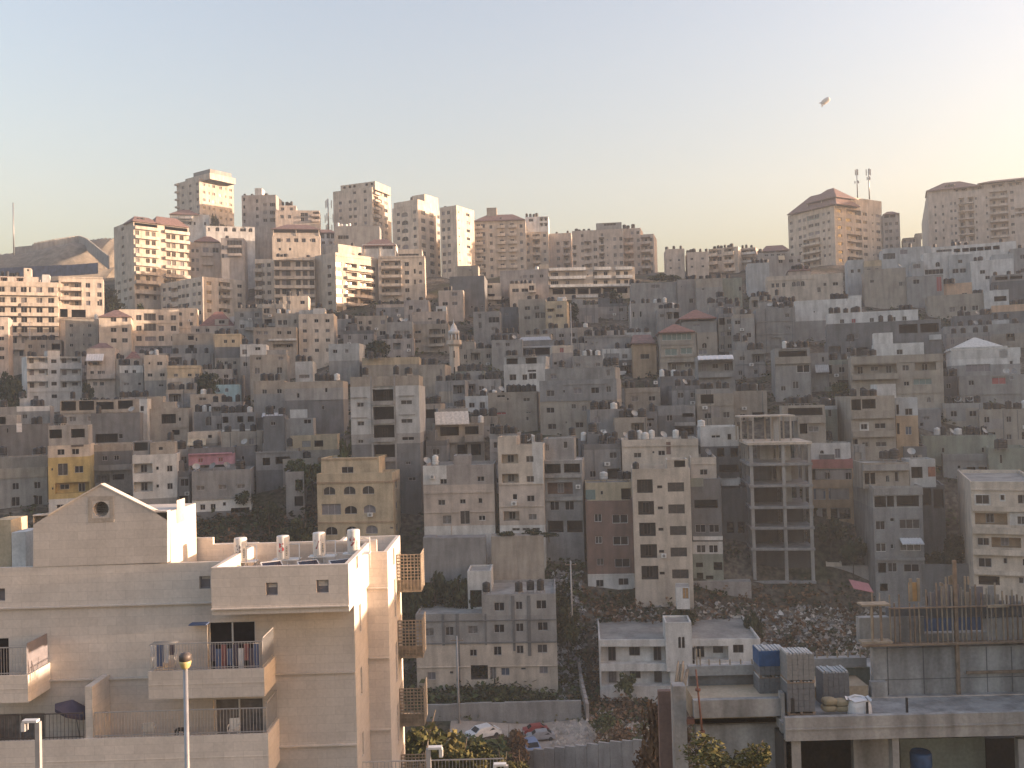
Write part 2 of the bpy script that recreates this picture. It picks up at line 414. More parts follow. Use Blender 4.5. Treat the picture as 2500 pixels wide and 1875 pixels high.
    def lo(p, z): return (p.x - R0.x, p.y - R0.y, z - R0.z)
    for u, v in ((Bq, A), (D_, Bq)):
        zz = [zbase] + sorted(z for z, _ in zb[1:] if zbase < z < ztop) + [ztop]
        for i in range(len(zz) - 1): wall.face([lo(u, zz[i]), lo(v, zz[i]), lo(v, zz[i + 1]), lo(u, zz[i + 1])], matz((zz[i] + zz[i + 1]) / 2))
    t = .2; c4 = [C, D_, Bq, A]; ctr = (C + Bq) / 2
    inn = [C + (eL + eR) * t, D_ + (eL - eR) * t, Bq - (eL + eR) * t, A + (eR - eL) * t]
    if par > .05:
        for i in range(4):
            j = (i + 1) % 4
            wall.face([lo(c4[i], ztop), lo(c4[j], ztop), lo(inn[j], ztop), lo(inn[i], ztop)], matz(ztop - .01))
            wall.face([lo(inn[i], ztop), lo(inn[j], ztop), lo(inn[j], zr - .02), lo(inn[i], zr - .02)], matz(ztop - .01))
    wall.build(name, root)
    rb = MB()
    q4 = inn if par > .05 else c4
    rb.face([lo(p, zr) for p in q4], roofm); rb.build('roof' if name == 'wall' else 'upper_roof', root)
    for k, fl, a, b, za, zb_, opt in kids:
        O, e, n, W, rot = fr_[fl]
        def gpos(s, z, d=0): q = O + e * s + n * d; return (q.x - R0.x, q.y - R0.y, z - R0.z)
        mid = (a + b) / 2
        if k == 'b':
            m_, d_ = (bmat or mat), 1.1
            if isinstance(opt, tuple): m_, d_ = opt
            put(balcony_mesh(b - a, zb_ - za, d_, m_), 'balcony', root, gpos(mid, za), rot)
        elif k in 'svp':
            d_, m_ = {'s': .14, 'v': .06, 'p': .02}[k], opt or matz((za + zb_) / 2)
            g = MB(); cut = [o for o in ops[fl] if o[0] < b and o[1] > a and o[2] < zb_ and o[3] > za] if k != 'b' else []
            S_ = sorted(set([a, b] + [v for o in cut for v in o[:2] if a < v < b])); Z_ = sorted(set([za, zb_] + [v for o in cut for v in o[2:4] if za < v < zb_]))
            for i in range(len(S_) - 1):
                for j in range(len(Z_) - 1):
                    sm_, zm_ = (S_[i] + S_[i + 1]) / 2, (Z_[j] + Z_[j + 1]) / 2
                    if not any(o[0] < sm_ < o[1] and o[2] < zm_ < o[3] for o in cut):
                        g.box(gpos(S_[i], Z_[j], -.03), e * (S_[i + 1] - S_[i]), n * (d_ + .03), (0, 0, Z_[j + 1] - Z_[j]), m_)
            if not g.f: continue
            g.build({'s': 'ledge', 'v': 'pilaster', 'p': 'painted_panel'}[k], root)
        elif k == 'c':
            g = MB(); ww = max(.7, b - a); g.box(gpos(mid - ww / 2, za, .03), e * ww, n * .35, (0, 0, .6), 'frame_white')
            g.tube(gpos(mid, za + .3, .38), gpos(mid, za + .3, .40), .22, .22, 'dishdark', 10); g.build('air_conditioner', root)
        elif k == 'n':
            g = MB(); m_ = opt or 'awning'; hh = zb_ - za
            p = [gpos(a, zb_, .02), gpos(b, zb_, .02), gpos(b, za, 1.6), gpos(a, za, 1.6)]
            nn = 14; up = Vector((0, 0, .06))
            for q in range(nn):
                f0, f1 = q / nn, (q + 1) / nn; L_ = lambda u, v, f: Vector(u) * (1 - f) + Vector(v) * f
                o0, o1 = up * (q % 2), up * ((q + 1) % 2)
                g.face([L_(p[0], p[1], f0) + o0, L_(p[0], p[1], f1) + o1, L_(p[3], p[2], f1) + o1, L_(p[3], p[2], f0) + o0], m_)
                g.face([L_(p[3], p[2], f0) + o0 - up * 2, L_(p[3], p[2], f1) + o1 - up * 2, L_(p[0], p[1], f1) + o1 - up * 2, L_(p[0], p[1], f0) + o0 - up * 2], m_)
            g.build('awning', root)
    return B
BUILT = []
ROOFTOP = []
SHORTS = {}
USED = {}
def bld(label, xL, xC, xR, yt, d, phi, mat, items=(), bands=(), front='L', t=None, par=.55, huts=(), hips=(), tk=(), wt=(), ds=(), dd=(), kind='house', cat=None, fr='frame_grey', roofm='roofc', inset=(1.0, 2.6), zb=None, bmat=None, group=None):
    """corner building: xL, xC, xR are the photo columns of its left end, nearest corner and right end"""
    phi = R_(phi)
    c = P(xC, yt, d); C = Vector((c.x, c.y, 0))
    eL, eR = Vector((-math.cos(phi), math.sin(phi), 0)), Vector((math.sin(phi), math.cos(phi), 0))
    def ext(e, n, x):
        r, tt = solve(C, n, x, yt); return (Vector((r.x * tt, r.y * tt, 0)) - C).dot(e)
    wL = t or 9; wR = t or 9
    if xL is not None: wL = ext(eL, -eR, xL)
    if xR is not None: wR = ext(eR, -eL, xR)
    assert .3 < wL < 90 and .3 < wR < 90, (label, wL, wR)
    cs = [C, C + eL * wL, C + eR * wR, C + eL * wL + eR * wR]
    zbase = (min(terr(p.x, p.y) for p in cs) - .8) if zb is None else P(xC, zb, d).z
    zbase = min(zbase, c.z - 3)
    root = thing(kind, label, cat or {'house': 'house', 'tower_block': 'tower block', 'apartment_building': 'apartment building'}.get(kind, kind.replace('_', ' ')), (C.x, C.y, zbase))
    if group: root['group'] = group
    B = mkbox(root, C, xC, yt, c.z, zbase, phi, wL, wR, front, mat, bands, items, par, roofm, fr, bmat=bmat)
    nf = B.frames[front][2]; ef = B.frames[front][1]; O = C
    B.subs = []
    for hu in huts:
        x0, x1, hy, ins, dep, hm = hu[:6]; hit = hu[6] if len(hu) > 6 else (); hk = hu[7] if len(hu) > 7 else {}
        if abs(ins) < .05: ins = -.025
        fc = hk.get('face', front); nh, eh = B.frames[fc][2], B.frames[fc][1]
        O2 = C - nh * ins
        def s_(x):
            r, tt = solve(O2, nh, x, hy); return (Vector((r.x * tt, r.y * tt, 0)) - O2).dot(eh), CAMZ + tt * r.z
        (sa, z1), (sb, z2) = s_(x0), s_(x1)
        xa = x0 if sa < sb else x1
        C2 = O2 + eh * min(sa, sb); wd = abs(sb - sa)
        zt = P(xa, hy, C2.y).z
        zbs = hk.get('zb'); zbs = B.zr - .03 if zbs is None else P(xa, zbs, C2.y).z
        B.subs.append(mkbox(root, C2, xa, hy, max(zt, zbs + .6), zbs, phi, wd if fc == 'L' else dep, dep if fc == 'L' else wd, fc, hm, hk.get('bands', ()), hit, hk.get('par', .2), hk.get('roofm', roofm), fr, name='upper_storey' if wd > 4 else 'roof_hut'))
    for hp in hips:
        x0, x1, yb, ya, ins, dep = hp[:6]; hm = hp[6] if len(hp) > 6 else 'tile'; rf = hp[7] if len(hp) > 7 else .25
        O2 = C - nf * ins
        def s2(x, y, O3):
            r, tt = solve(O3, nf, x, y); return (Vector((r.x * tt, r.y * tt, 0)) - O3).dot(ef), CAMZ + tt * r.z
        (sa, za), (sb, _) = s2(x0, yb, O2), s2(x1, yb, O2)
        if sa > sb: sa, sb = sb, sa
        za = P(xC, yb, C.y).z
        zap = s2((x0 + x1) / 2, ya, O2 - nf * (dep / 2))[1]; za = min(za, zap - .4)
        g = MB(); R0 = root.location
        def pp(s, dd_, z): q = O2 + ef * s - nf * dd_; return (q.x - R0.x, q.y - R0.y, z - R0.z)
        b4 = [pp(sa, 0, za), pp(sb, 0, za), pp(sb, dep, za), pp(sa, dep, za)]
        m1, m2 = sa + (sb - sa) * (.5 - rf / 2), sa + (sb - sa) * (.5 + rf / 2)
        r1, r2 = pp(m1, dep / 2, zap), pp(m2, dep / 2, zap)
        g.face([b4[0], b4[1], r2, r1], hm); g.face([b4[1], b4[2], r2], hm); g.face([b4[2], b4[3], r1, r2], hm); g.face([b4[3], b4[0], r1], hm)
        l4 = [(x, y, z - .22) for x, y, z in b4]
        for i in range(4): g.face([b4[i], b4[(i + 1) % 4], l4[(i + 1) % 4], l4[i]], hm)
        g.face(l4, 'frame_dark'); g.build('tiled_roof', root)
        zlow = B.zr + .02
        if za - .22 - zlow > .5:
            for s in (sa + .5, (sa + sb) / 2, sb - .5):
                for dd_ in (.5, dep - .5):
                    a = pp(s, dd_, zlow); g = MB(); g.abox(a[0] - .12, a[0] + .12, a[1] - .12, a[1] + .12, a[2], za - .2 - R0.z, mat); g.build('roof_post', root)
    short = label.split(',')[0].split(' ')
    if len(short) > 9:
        short = short[:9]
        while short[-1] in ('of', 'the', 'a', 'in', 'on', 'at', 'with', 'by', 'and', 'to', 'behind', 'below', 'left', 'right', 'beside', 'under', 'two', 'above', 'between', 'its', 'roof', 'white', 'grey', 'small', 'red', 'big', 'blank', 'framed', 'railed', 'heavy', 'mid', 'near'): short.pop()
    short = ' '.join(short)
    SHORTS.setdefault(short, []).append(label)
    BUILT.append((label, B))
    def roofpos(x, ins):
        zref = yt
        best = None
        for Q, isb in [(q, 1) for q in B.subs] + [(B, 0)]:
            Oq = Q.C - nf * ins; r, tt = solve(Oq, nf, x, yt); s = (Vector((r.x * tt, r.y * tt, 0)) - Oq).dot(ef)
            W = Q.frames[front][3]
            if .3 < s < W - .3:
                q = Oq + ef * s; return Vector((q.x, q.y, Q.zr + .02))
        return None
    dep_ = B.frames['R' if front == 'L' else 'L'][3]
    def place(lst, nm, mf, adj, noun, cat_, grp):
        nn = noun.split()[-1]
        lst = sorted(lst); got = []
        for x in lst:
            p = roofpos(x, min(random.uniform(*inset), max(.6, dep_ - 1)))
            if p is not None: got.append(p)
        for i, p in enumerate(got):
            if len(got) == 1: lb = f'{adj} {noun} atop {short}'
            elif i == len(got) - 1: lb = f'rightmost {adj} {nn} atop {short}'
            else: lb = f'{ORD[i]} {adj} {nn}{" from left" if i else ""} atop {short}'
            ROOFTOP.append((nm, mf(), p, random.uniform(0, 6.28) if nm == 'water_tank' else random.uniform(-.5, .9), lb, cat_, grp))
    place(tk, 'water_tank', lambda: tank_mesh('black', random.randrange(4)), 'black', 'water tank', 'water tank', 'black water tanks on the roofs')
    place(wt, 'water_tank', lambda: tank_mesh('white', random.randrange(3)), 'white', 'water tank', 'water tank', 'white water tanks on the roofs')
    place(ds, 'satellite_dish', lambda: dish_mesh(False), 'pale', 'satellite dish', 'satellite dish', 'satellite dishes on the roofs')
    place(dd, 'satellite_dish', lambda: dish_mesh(True), 'dark', 'satellite dish', 'satellite dish', 'satellite dishes on the roofs')
    return B
def f(label, x0, x1, yt, d, mat, items=(), rel=None, xs=None, t=9, **k):
    """front-on building: x0..x1 is its front; rel turns it (degrees) from facing the viewpoint; positive shows its left side"""
    xm, _ = nat((x0 + x1) / 2, yt)
    al = math.degrees(math.atan((xm - CX) / F))
    if rel is None: rel = 6 if al > 3 else -6
    psi = rel - al
    if rel <= 0: return bld(label, x0, x1, xs, yt, d, -psi, mat, items, front='L', t=t, **k)
    return bld(label, xs, x0, x1, yt, d, 90 - psi, mat, items, front='R', t=t, **k)
def r(y0, dy, n): return [y0 + dy * i for i in range(n)]
TB, AB = dict(kind='tower_block', par=.9, t=14), dict(kind='apartment_building', par=.8)

def finish_rooftops():
    """the 290 nearest tanks and every dish become things of their own; the far tanks become one object"""
    tanks = sorted((q for q in ROOFTOP if q[0] == 'water_tank'), key=lambda q: q[2].y)
    for nm, me, p, rz, lb, cat_, grp in tanks[:285] + [q for q in ROOFTOP if q[0] != 'water_tank']:
        tag(put(me, nm, None, p, rz), lb, cat_, grp)
    b = MB()
    for nm, me, p, rz, lb, cat_, grp in tanks[285:]:
        n0 = len(b.v); c, s_ = math.cos(rz), math.sin(rz)
        b.v += [(p.x + v.co.x * c - v.co.y * s_, p.y + v.co.x * s_ + v.co.y * c, p.z + v.co.z) for v in me.vertices]
        mm = [m.name for m in me.materials]
        for q in me.polygons:
            b.f.append(tuple(n0 + i for i in q.vertices)); b.m.append(b.mi(mm[q.material_index]))
            if q.use_smooth: b.sm.add(len(b.f) - 1)
    tag(b.build('far_water_tanks'), kind='stuff')
# ================================================================ skyline and upper hillside (columns and rows read off enlargements of the photograph)
T1, T2, T3, T4, N5 = (0, 400, 3.3184), (560, 400, 3.3184), (1100, 400, 3.3184), (1875, 400, 3.3184), (1600, 580, 5.5307)
Z(*T1)
bld('tallest tower at left of skyline, two faces with small square windows', 1430, 1612, 1890, 112, 355, 35, 'cream', [
    ('w', [1478, 1538, 1598], r(160, 62, 7), 17, 20), ('S:w', [1650, 1728, 1785, 1865], r(160, 62, 8), 18, 20), ('S:w', [1692, 1826], r(160, 62, 8), 8, 22),
    ('b', 1436, r(128, 62, 5), 26, 14)], huts=[(1500, 1700, 72, 1.5, 12, 'cream'), (1566, 1702, 40, 3.5, 10, 'grey')], **TB)
bld('sunlit balcony tower with two red tiled roofs', 920, 1080, 1528, 455, 300, 45, 'cream', [
    ('S:w', 992, r(495, 73, 6), 18, 22), ('S:w', [955, 1005, 1047], r(932, 72, 3), 20, 22),
    ('b', 1181, [515, 590, 663, 737, 810, 882, 955], 192, 26), ('b', 1425, [520, 595, 668, 740, 812, 886], 200, 26),
    ('w', [1108, 1192, 1242], [555, 628, 702, 776, 850, 922], 26, 34), ('w', [1360, 1402, 1468], [558, 632, 705, 779, 853, 925], 26, 34),
    ('o', [1181, 1425], 488, 186, 30), ('l', 1190, [995, 1070], 205, 44), ('w', [1330, 1392], [930, 1000], 22, 26)],
    hips=[(1075, 1300, 462, 436, -.8, 8, 'tiledull', .5), (1256, 1530, 462, 440, -.8, 8, 'tiledull', .6)], front='R', kind='tower_block', par=.6, tk=[1120, 1155], fr='frame_dark', bmat='cream')
f('wide balcony block at left edge, seven floors of balconies', -60, 470, 962, 277, 'cream', [
    ('s', 200, 982, 530, 34), ('b', 205, 1060, 520, 26), ('b', [50, 268, 425], [1146, 1225, 1304, 1384], 190, 28, ('cream', 1.4)),
    ('w', [12, 105, 190, 315, 410], [1026, 1110, 1188, 1264, 1345, 1430], 40, 40), ('w', [240], [1026, 1188], 14, 40), ('l', [120, 330], 1530, 150, 50)],
    rel=-6, huts=[(-60, 310, 918, 2, 7, 'pinkst', [('l', [30, 160], 940, 60, 30)]), (192, 250, 845, 2.2, 4, 'cream', [('w', 226, 862, 14, 16)]), (340, 400, 898, 2, 4, 'white')],
    tk=[20, 60, 100, 140], **AB)
f('cream four-storey block beside the wide balcony block', 475, 836, 932, 283, 'cream', [
    ('s', 655, 925, 361, 10), ('l', 575, [985, 1058, 1128], 165, 44), ('b', 575, [1022, 1096], 180, 26), ('w', [710, 802], [987, 1060, 1130], 30, 32), ('o', 512, 1212, 62, 65), ('o', 632, 1215, 115, 62), ('w', 812, 1125, 20, 44)],
    rel=-3, **AB)
f('plain tan block with scattered small windows', 528, 792, 1257, 263, 'tan', [('w', [575, 725], [1310, 1388, 1468], 24, 22), ('w', 675, [1382, 1462], 9, 16)], rel=-5, wt=[795, 780])
f('cream villa with low red hip roof', 800, 1060, 1236, 256, 'cream', [('w', [918, 1008], [1262, 1345, 1430], 38, 30)], rel=-4, hips=[(800, 1066, 1238, 1184, -.5, 9, 'tiledull', .1)], par=.2)
f('long cream block with three window rows above the red hip roof', 962, 1448, 1182, 268, 'cream', [
    ('w', [1122, 1303, 1403], [1248, 1333, 1415], 36, 36), ('w', 1212, [1242, 1325], 80, 50), ('w', 1215, 1417, 72, 32), ('s', 1205, 1290, 486, 4)], rel=-2, kind='apartment_building', par=.8)
f('low dark building with purple shutters', 1095, 1398, 1474, 252, 'dgrey', [('w', [1168, 1310], 1507, 120, 46, 'shutter')], rel=-5)
bld('cream corner block with sunlit right face under the balcony tower', 1300, 1640, 1985, 912, 288, 38, 'cream', [
    ('w', [1326, 1372, 1450, 1482, 1515, 1570, 1612], r(968, 78, 5), 20, 26), ('l', 1410, r(985, 78, 4), 56, 36),
    ('S:w', [1692, 1940], r(962, 75, 4), 30, 24), ('S:l', 1815, r(960, 73, 4), 92, 38), ('S:b', 1822, [992, 1064], 90, 22)], kind='apartment_building', par=.7, tk=[1680, 1720, 1760, 1860, 1900])
f('pinkish house under a steep red roof beside the balcony tower', 1532, 1792, 640, 318, 'pinkst', [('w', [1560, 1597], [708, 785, 858], 18, 24), ('w', [1665, 1745], [700], 40, 34), ('b', 1680, [740, 812], 90, 24)],
  rel=-2, hips=[(1572, 1782, 632, 588, -.6, 9, 'tiledull', .25)], par=.2, kind='apartment_building')
f('grey house with two glazed balconies below the arched villas', 1790, 1976, 602, 314, 'greypk', [('w', 1898, [642, 706], 98, 38, 'glassmid'), ('w', [1803], [675, 745], 16, 28), ('b', 1900, [672, 738], 105, 20)], rel=-8, tk=[1800, 1840], kind='apartment_building')
f('white villa with a row of arched openings on the crest', 1668, 2064, 512, 334, 'white', [('a', [1760, 1828, 1895, 2028], 536, 32, 36), ('w', 1692, 540, 14, 24), ('a', 1968, 532, 50, 38)], rel=-1)
f('white villa with dark pitched roof in front of tallest tower', 1375, 1692, 412, 346, 'white', [('w', [1540, 1575, 1660], [485], 14, 22), ('b', 1500, 440, 110, 24), ('l', 1500, 482, 110, 24)], rel=-6, hips=[(1370, 1610, 414, 372, -.8, 9, 'tiledull', .3)], par=.2)
f('yellow two-window house near the red pyramid roof', 1736, 1946, 1376, 232, 'sand', [('w', [1825, 1888], 1436, 26, 28), ('w', [1827, 1897], 1610, 26, 28), ('s', 1840, 1384, 210, 10)], rel=-7, bands=[(1482, 'dgrey'), (1570, 'tan')], tk=[1760, 1800, 1850, 1915])
f('tan house with a dark open stair bay', 1394, 1728, 1374, 241, 'tan', [('o', 1546, [1402, 1490, 1562], 46, 46), ('w', 1590, 1420, 14, 26)], rel=-6, bands=[(1465, 'grey')])
f('pink stone house below a red pyramid roof', 1545, 1905, 1312, 256, 'pinkst', [('w', [1600, 1680, 1800, 1850], 1345, 26, 24)], rel=-6, hips=[(1612, 1905, 1310, 1198, .3, 10, 'tile', .2)], par=.3, huts=[(1740, 1850, 1258, .5, 5, 'pinkst', [('w', 1795, 1280, 40, 24)])])
f('slim cream block cut by the left photo edge', -70, 64, 1242, 250, 'pinkst', [('w', 10, [1330, 1415, 1498, 1570], 34, 26)], rel=-8)
# --- T2
Z(*T2)
f('grey tower with roof water tanks right of the tallest tower', 98, 375, 250, 345, 'greypk', [
    ('w', [222], r(298, 62, 4), 18, 26), ('w', [285, 340], r(330, 62, 3), 26, 24), ('l', 355, r(332, 62, 3), 60, 30), ('o', [118], [282, 345, 405, 460], 16, 26, 'bare')], rel=-14, tk=[125, 185, 300], huts=[(205, 262, 196, 3, 5, 'white')], **TB)
f('stepped cream block with sunlit balconies left of the antenna mast', 372, 730, 378, 342, 'pinkst', [('w', [425, 485], [430], 24, 24), ('w', [420], 372, 24, 22), ('w', [590, 620], [412, 450], 24, 26), ('b', 700, [420, 462], 70, 20), ('l', 705, [400, 440], 60, 26)],
  rel=-4, xs=None, huts=[(402, 540, 338, .6, 8, 'pinkst', [('w', [430, 500], 368, 22, 24)])], tk=[435, 470, 490, 505], kind='apartment_building')
f('broad cream building with red roof and a dark roof terrace', 345, 735, 575, 316, 'cream', [('w', [398, 475, 540, 600, 680], 620, 28, 26), ('w', [425, 655], 620, 10, 20), ('w', [405, 488], 692, 16, 18), ('o', [400, 485, 545, 600, 665], 546, 50, 34)],
  rel=-3, hips=[(340, 735, 530, 492, -.6, 11, 'tiledull', .4)], huts=[(350, 730, 560, .1, 10, 'cream')], par=.4, kind='apartment_building')
f('small red roofed villa with white arcade behind the terrace building', 700, 870, 560, 330, 'white', [('w', [755, 800, 835], 585, 22, 34), ('w', [760, 820], 640, 20, 20)], rel=0, hips=[(690, 872, 560, 532, -.5, 8, 'tiledull', .4)], par=.2)
f('grey shed roofed building below the sunlit twelve-storey tower', 850, 1215, 500, 322, 'grey', [('w', [900, 940], 590, 40, 26)], rel=-6, roofm='metalroof', wt=[880, 910, 945, 975])
f('cream block left of the six-balcony block, bay window column', 205, 360, 770, 297, 'cream', [('w', [268, 318], r(820, 73, 5), 24, 26), ('l', 235, r(825, 72, 5), 60, 40), ('b', 232, r(865, 72, 4), 66, 20)], rel=-12, kind='apartment_building')
f('sunlit block with six full-width balconies', 358, 690, 755, 292, 'cream', [('b', 522, [772, 850, 924, 998, 1072, 1140], 330, 26), ('w', [385, 440, 475, 555, 610, 665], [812, 888, 962, 1035, 1105], 30, 36)], rel=-2, fr='frame_dark', tk=[400, 430, 460, 640], **AB)
bld('long cream block with glazed balconies and a roof pergola', 690, 858, 1200, 716, 288, 40, 'cream', [
    ('S:w', 805, r(825, 73, 5), 24, 26), ('w', [885], r(812, 72, 6), 40, 34, 'glassmid'), ('l', [985, 1100], r(808, 72, 6), 92, 34), ('b', 1040, r(842, 72, 6), 210, 24), ('w', 1164, r(812, 72, 6), 26, 26), ('s', 1030, 740, 330, 8),
    ('w', [960, 1000, 1045, 1095, 1140], 1245, 34, 30, 'glassmid')], front='R', kind='apartment_building', par=.9, tk=[830, 1000, 1060], huts=[(880, 1070, 648, 3, 6, 'pinkst', [('S:o', [900, 960, 1020], 668, 44, 34)])])
f('cream block with balconies left of the white sunlit tower', 1205, 1580, 742, 300, 'cream', [('l', [1310], r(800, 72, 4), 150, 40), ('b', 1310, r(836, 72, 4), 160, 22), ('w', 1435, r(810, 70, 4), 28, 28), ('a', 1545, r(806, 72, 3), 26, 28), ('w', 1238, r(806, 72, 4), 18, 24), ('w', 1498, [868, 955], 14, 34), ('s', 1395, 752, 370, 10)],
  rel=-4, huts=[(1075, 1350, 648, 2, 9, 'white', [('w', 1145, 670, 100, 24), ('w', [1262, 1300], 672, 40, 30)]), (1365, 1560, 690, 2, 8, 'cream', [('w', 1440, 735, 150, 14)])], hips=[(1078, 1350, 648, 612, 1.4, 10, 'tiledull', .4)], kind='apartment_building', par=.7)
bld('twelve-storey tower with sunlit right side and balconied corner', 838, 1155, 1305, 186, 350, 22, 'cream', [
    ('w', [895, 975, 1015, 1098], r(286, 62, 5), 19, 22), ('w', [1012, 1096], 215, 19, 22), ('S:w', [1218, 1264], r(215, 62, 7), 22, 24), ('S:l', 1185, r(205, 62, 6), 40, 34), ('S:b', 1183, r(232, 62, 6), 42, 20)],
    huts=[(900, 1180, 140, .8, 12, 'cream', [('o', [930, 975, 1012, 1112, 1155], 160, 20, 20, 'bare')])], wt=[1230, 1255, 1285], **TB)
bld('broad white stone tower with arched windows on shaded left face', 1318, 1525, 1700, 330, 342, 30, 'cream', [
    ('w', [1365, 1498], r(385, 66, 6), 20, 24), ('a', 1418, r(395, 66, 5), 52, 38), ('l', 1415, 322, 46, 30), ('w', 1370, 330, 16, 22), ('S:w', [1568, 1635], r(384, 67, 8), 28, 30), ('S:w', [1692], r(384, 67, 8), 20, 24)],
    huts=[(1330, 1525, 286, .6, 9, 'cream'), (1580, 1690, 244, 1, 6, 'cream', (), dict(face='R'))], tk=[1480], front='L', kind='tower_block', par=.9)
bld('tall sunlit slab wing of the broad white stone tower', 1705, 1838, 1980, 335, 338, 30, 'cream', [('w', [1730, 1772], r(385, 67, 8), 20, 26), ('S:w', 1930, r(386, 66, 7), 22, 20), ('S:w', 1856, r(386, 66, 7), 7, 12)], kind='tower_block', par=.9, tk=[1750])
# --- T3
Z(*T3)
f('red roofed tower with three balcony columns', 190, 606, 452, 356, 'cream', [('b', [225, 408, 500], r(505, 65, 7), 64, 24), ('w', [222, 260, 412, 495], r(492, 65, 7), 26, 26), ('w', [325, 570], r(502, 66, 7), 19, 24), ('v', 325, 700, 75, 500)],
  rel=-3, hips=[(182, 604, 452, 412, -.8, 12, 'tiledull', .5)], huts=[(292, 372, 354, 4, 4, 'tan')], tk=[232, 250, 410], kind='tower_block', t=14, par=.4)
f('cream tower stepping down behind a white penthouse', 605, 790, 548, 364, 'cream', [('w', [625, 760], r(578, 65, 4), 18, 22), ('l', 692, r(565, 65, 5), 56, 36), ('b', 692, r(600, 65, 4), 60, 18)], rel=-4, huts=[(606, 790, 424, 1.5, 9, 'white', [('w', 650, 450, 30, 20), ('l', [735, 770], [445, 490], 28, 28)])], tk=[620, 650, 680, 700], **TB)
f('low pinkish tower left of the mid skyline block', 786, 976, 558, 368, 'pinkst', [('w', [868], r(640, 62, 5), 22, 24), ('l', 935, r(640, 62, 5), 46, 34), ('b', 935, r(672, 62, 4), 50, 16)], rel=-4, tk=[860, 950], **TB)
f('cream mid skyline block with curved window bays', 982, 1395, 525, 346, 'pinkst', [('w', [1064, 1225], r(566, 62, 5), 18, 22), ('w', [1168], r(620, 62, 5), 24, 24), ('l', 1108, r(628, 62, 4), 56, 34), ('l', 1220, r(606, 66, 4), 44, 40), ('w', [1328, 1377], r(606, 65, 5), 20, 26), ('w', 1268, r(606, 65, 4), 10, 14), ('l', 998, r(660, 62, 3), 36, 34)],
  rel=-2, xs=None, huts=[(1178, 1385, 472, 3, 8, 'grey', [('w', 1290, 486, 80, 16)])], tk=[1120, 1045, 1020, 1080], **TB)
f('right wing of the mid skyline block with two balcony columns', 1396, 1645, 566, 350, 'pinkst', [('l', [1440, 1578], r(606, 66, 5), 74, 38), ('b', [1442, 1578], r(636, 66, 5), 76, 20), ('w', [1520, 1624], r(610, 66, 5), 18, 24)], rel=-6, huts=[(1396, 1538, 518, .1, 10, 'pinkst', [('w', [1470, 1515], 555, 18, 22)])], tk=[1410, 1440, 1480], **TB)
f('white hotel with curved bright balconies below the mid skyline block', 795, 1492, 846, 293, 'cream', [
    ('b', [870, 995], r(858, 68, 3), 190, 24, ('white', 1.2)), ('b', [1228, 1400], [858, 926], 135, 24, ('white', 1.2)), ('b', 1130, 995, 660, 22, ('white', 1.5)),
    ('w', [825, 855, 945, 1170, 1255, 1355, 1420], [898, 968], 26, 30), ('w', 1110, 905, 12, 12), ('o', [865, 965, 1070, 1170, 1275, 1385], 1036, 86, 46, 'bare'), ('b', 1105, 1078, 245, 24, ('white', .6))],
  rel=9, kind='apartment_building', par=.6, huts=[(720, 800, 815, 1, 5, 'tan')])
f('plain pinkish block joined to the white hotel', 398, 792, 850, 292, 'greypk', [('w', [600, 655, 735], 906, 26, 22), ('w', [565], 912, 10, 16)], rel=-6, wt=[700, 735, 770], kind='apartment_building')
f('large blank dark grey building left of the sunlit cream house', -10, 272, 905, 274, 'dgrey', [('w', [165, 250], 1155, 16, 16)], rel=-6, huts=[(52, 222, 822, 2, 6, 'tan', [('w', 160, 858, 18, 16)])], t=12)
f('slim sunlit cream house right of the blank grey building', 278, 408, 968, 286, 'cream', [('w', 318, 996, 32, 22), ('b', 345, 1092, 130, 26), ('o', 320, 1065, 70, 22), ('l', 385, 1122, 50, 30)], rel=2)
f('sunlit cream house with rooftop tank row below the white hotel', 478, 690, 972, 284, 'cream', [('w', [525, 600], 1026, 44, 24), ('w', 655, 1015, 34, 44), ('b', 660, 1040, 60, 16)], rel=3, tk=[500, 540, 580, 610, 650])
f('beige house with paired windows under the hotel', 548, 768, 1092, 250, 'tan', [('w', [620, 696], 1164, 36, 26), ('w', [618], 1242, 42, 24), ('w', [700, 745], 1225, 30, 40)], rel=-5, tk=[560, 640, 700])
f('cream house with a pergola roof under the hotel', 768, 940, 1108, 246, 'sand', [('w', 880, 1155, 34, 24), ('w', 880, 1228, 52, 22), ('w', 800, 1235, 26, 20), ('l', 810, 1180, 60, 26)], rel=-5, wt=[880, 905, 925], tk=[800, 830])
f('grey house with two tall slit windows right of the minaret', 182, 398, 1192, 246, 'grey', [('w', 236, [1222, 1302], 22, 44), ('w', 350, 1262, 74, 40), ('w', 350, 1335, 40, 24)], rel=-5, tk=[210, 330])
f('dark blue-grey house behind the slit-window house', 402, 545, 1158, 258, 'dgrey', [('w', 455, 1215, 20, 18)], rel=-4, tk=[430, 520])
f('grey house with slit windows right of hill centre', 1452, 1828, 1132, 246, 'grey', [('w', [1480, 1538], 1220, 13, 40), ('w', 1700, 1180, 22, 22)], rel=4, wt=[1660, 1735], tk=[1480, 1560, 1600, 1690])
f('long grey building under the right-hand gap in the skyline', 1462, 1830, 968, 264, 'grey', [('w', 1660, 1000, 60, 26, 'curtain')], rel=4, tk=[1470, 1520])
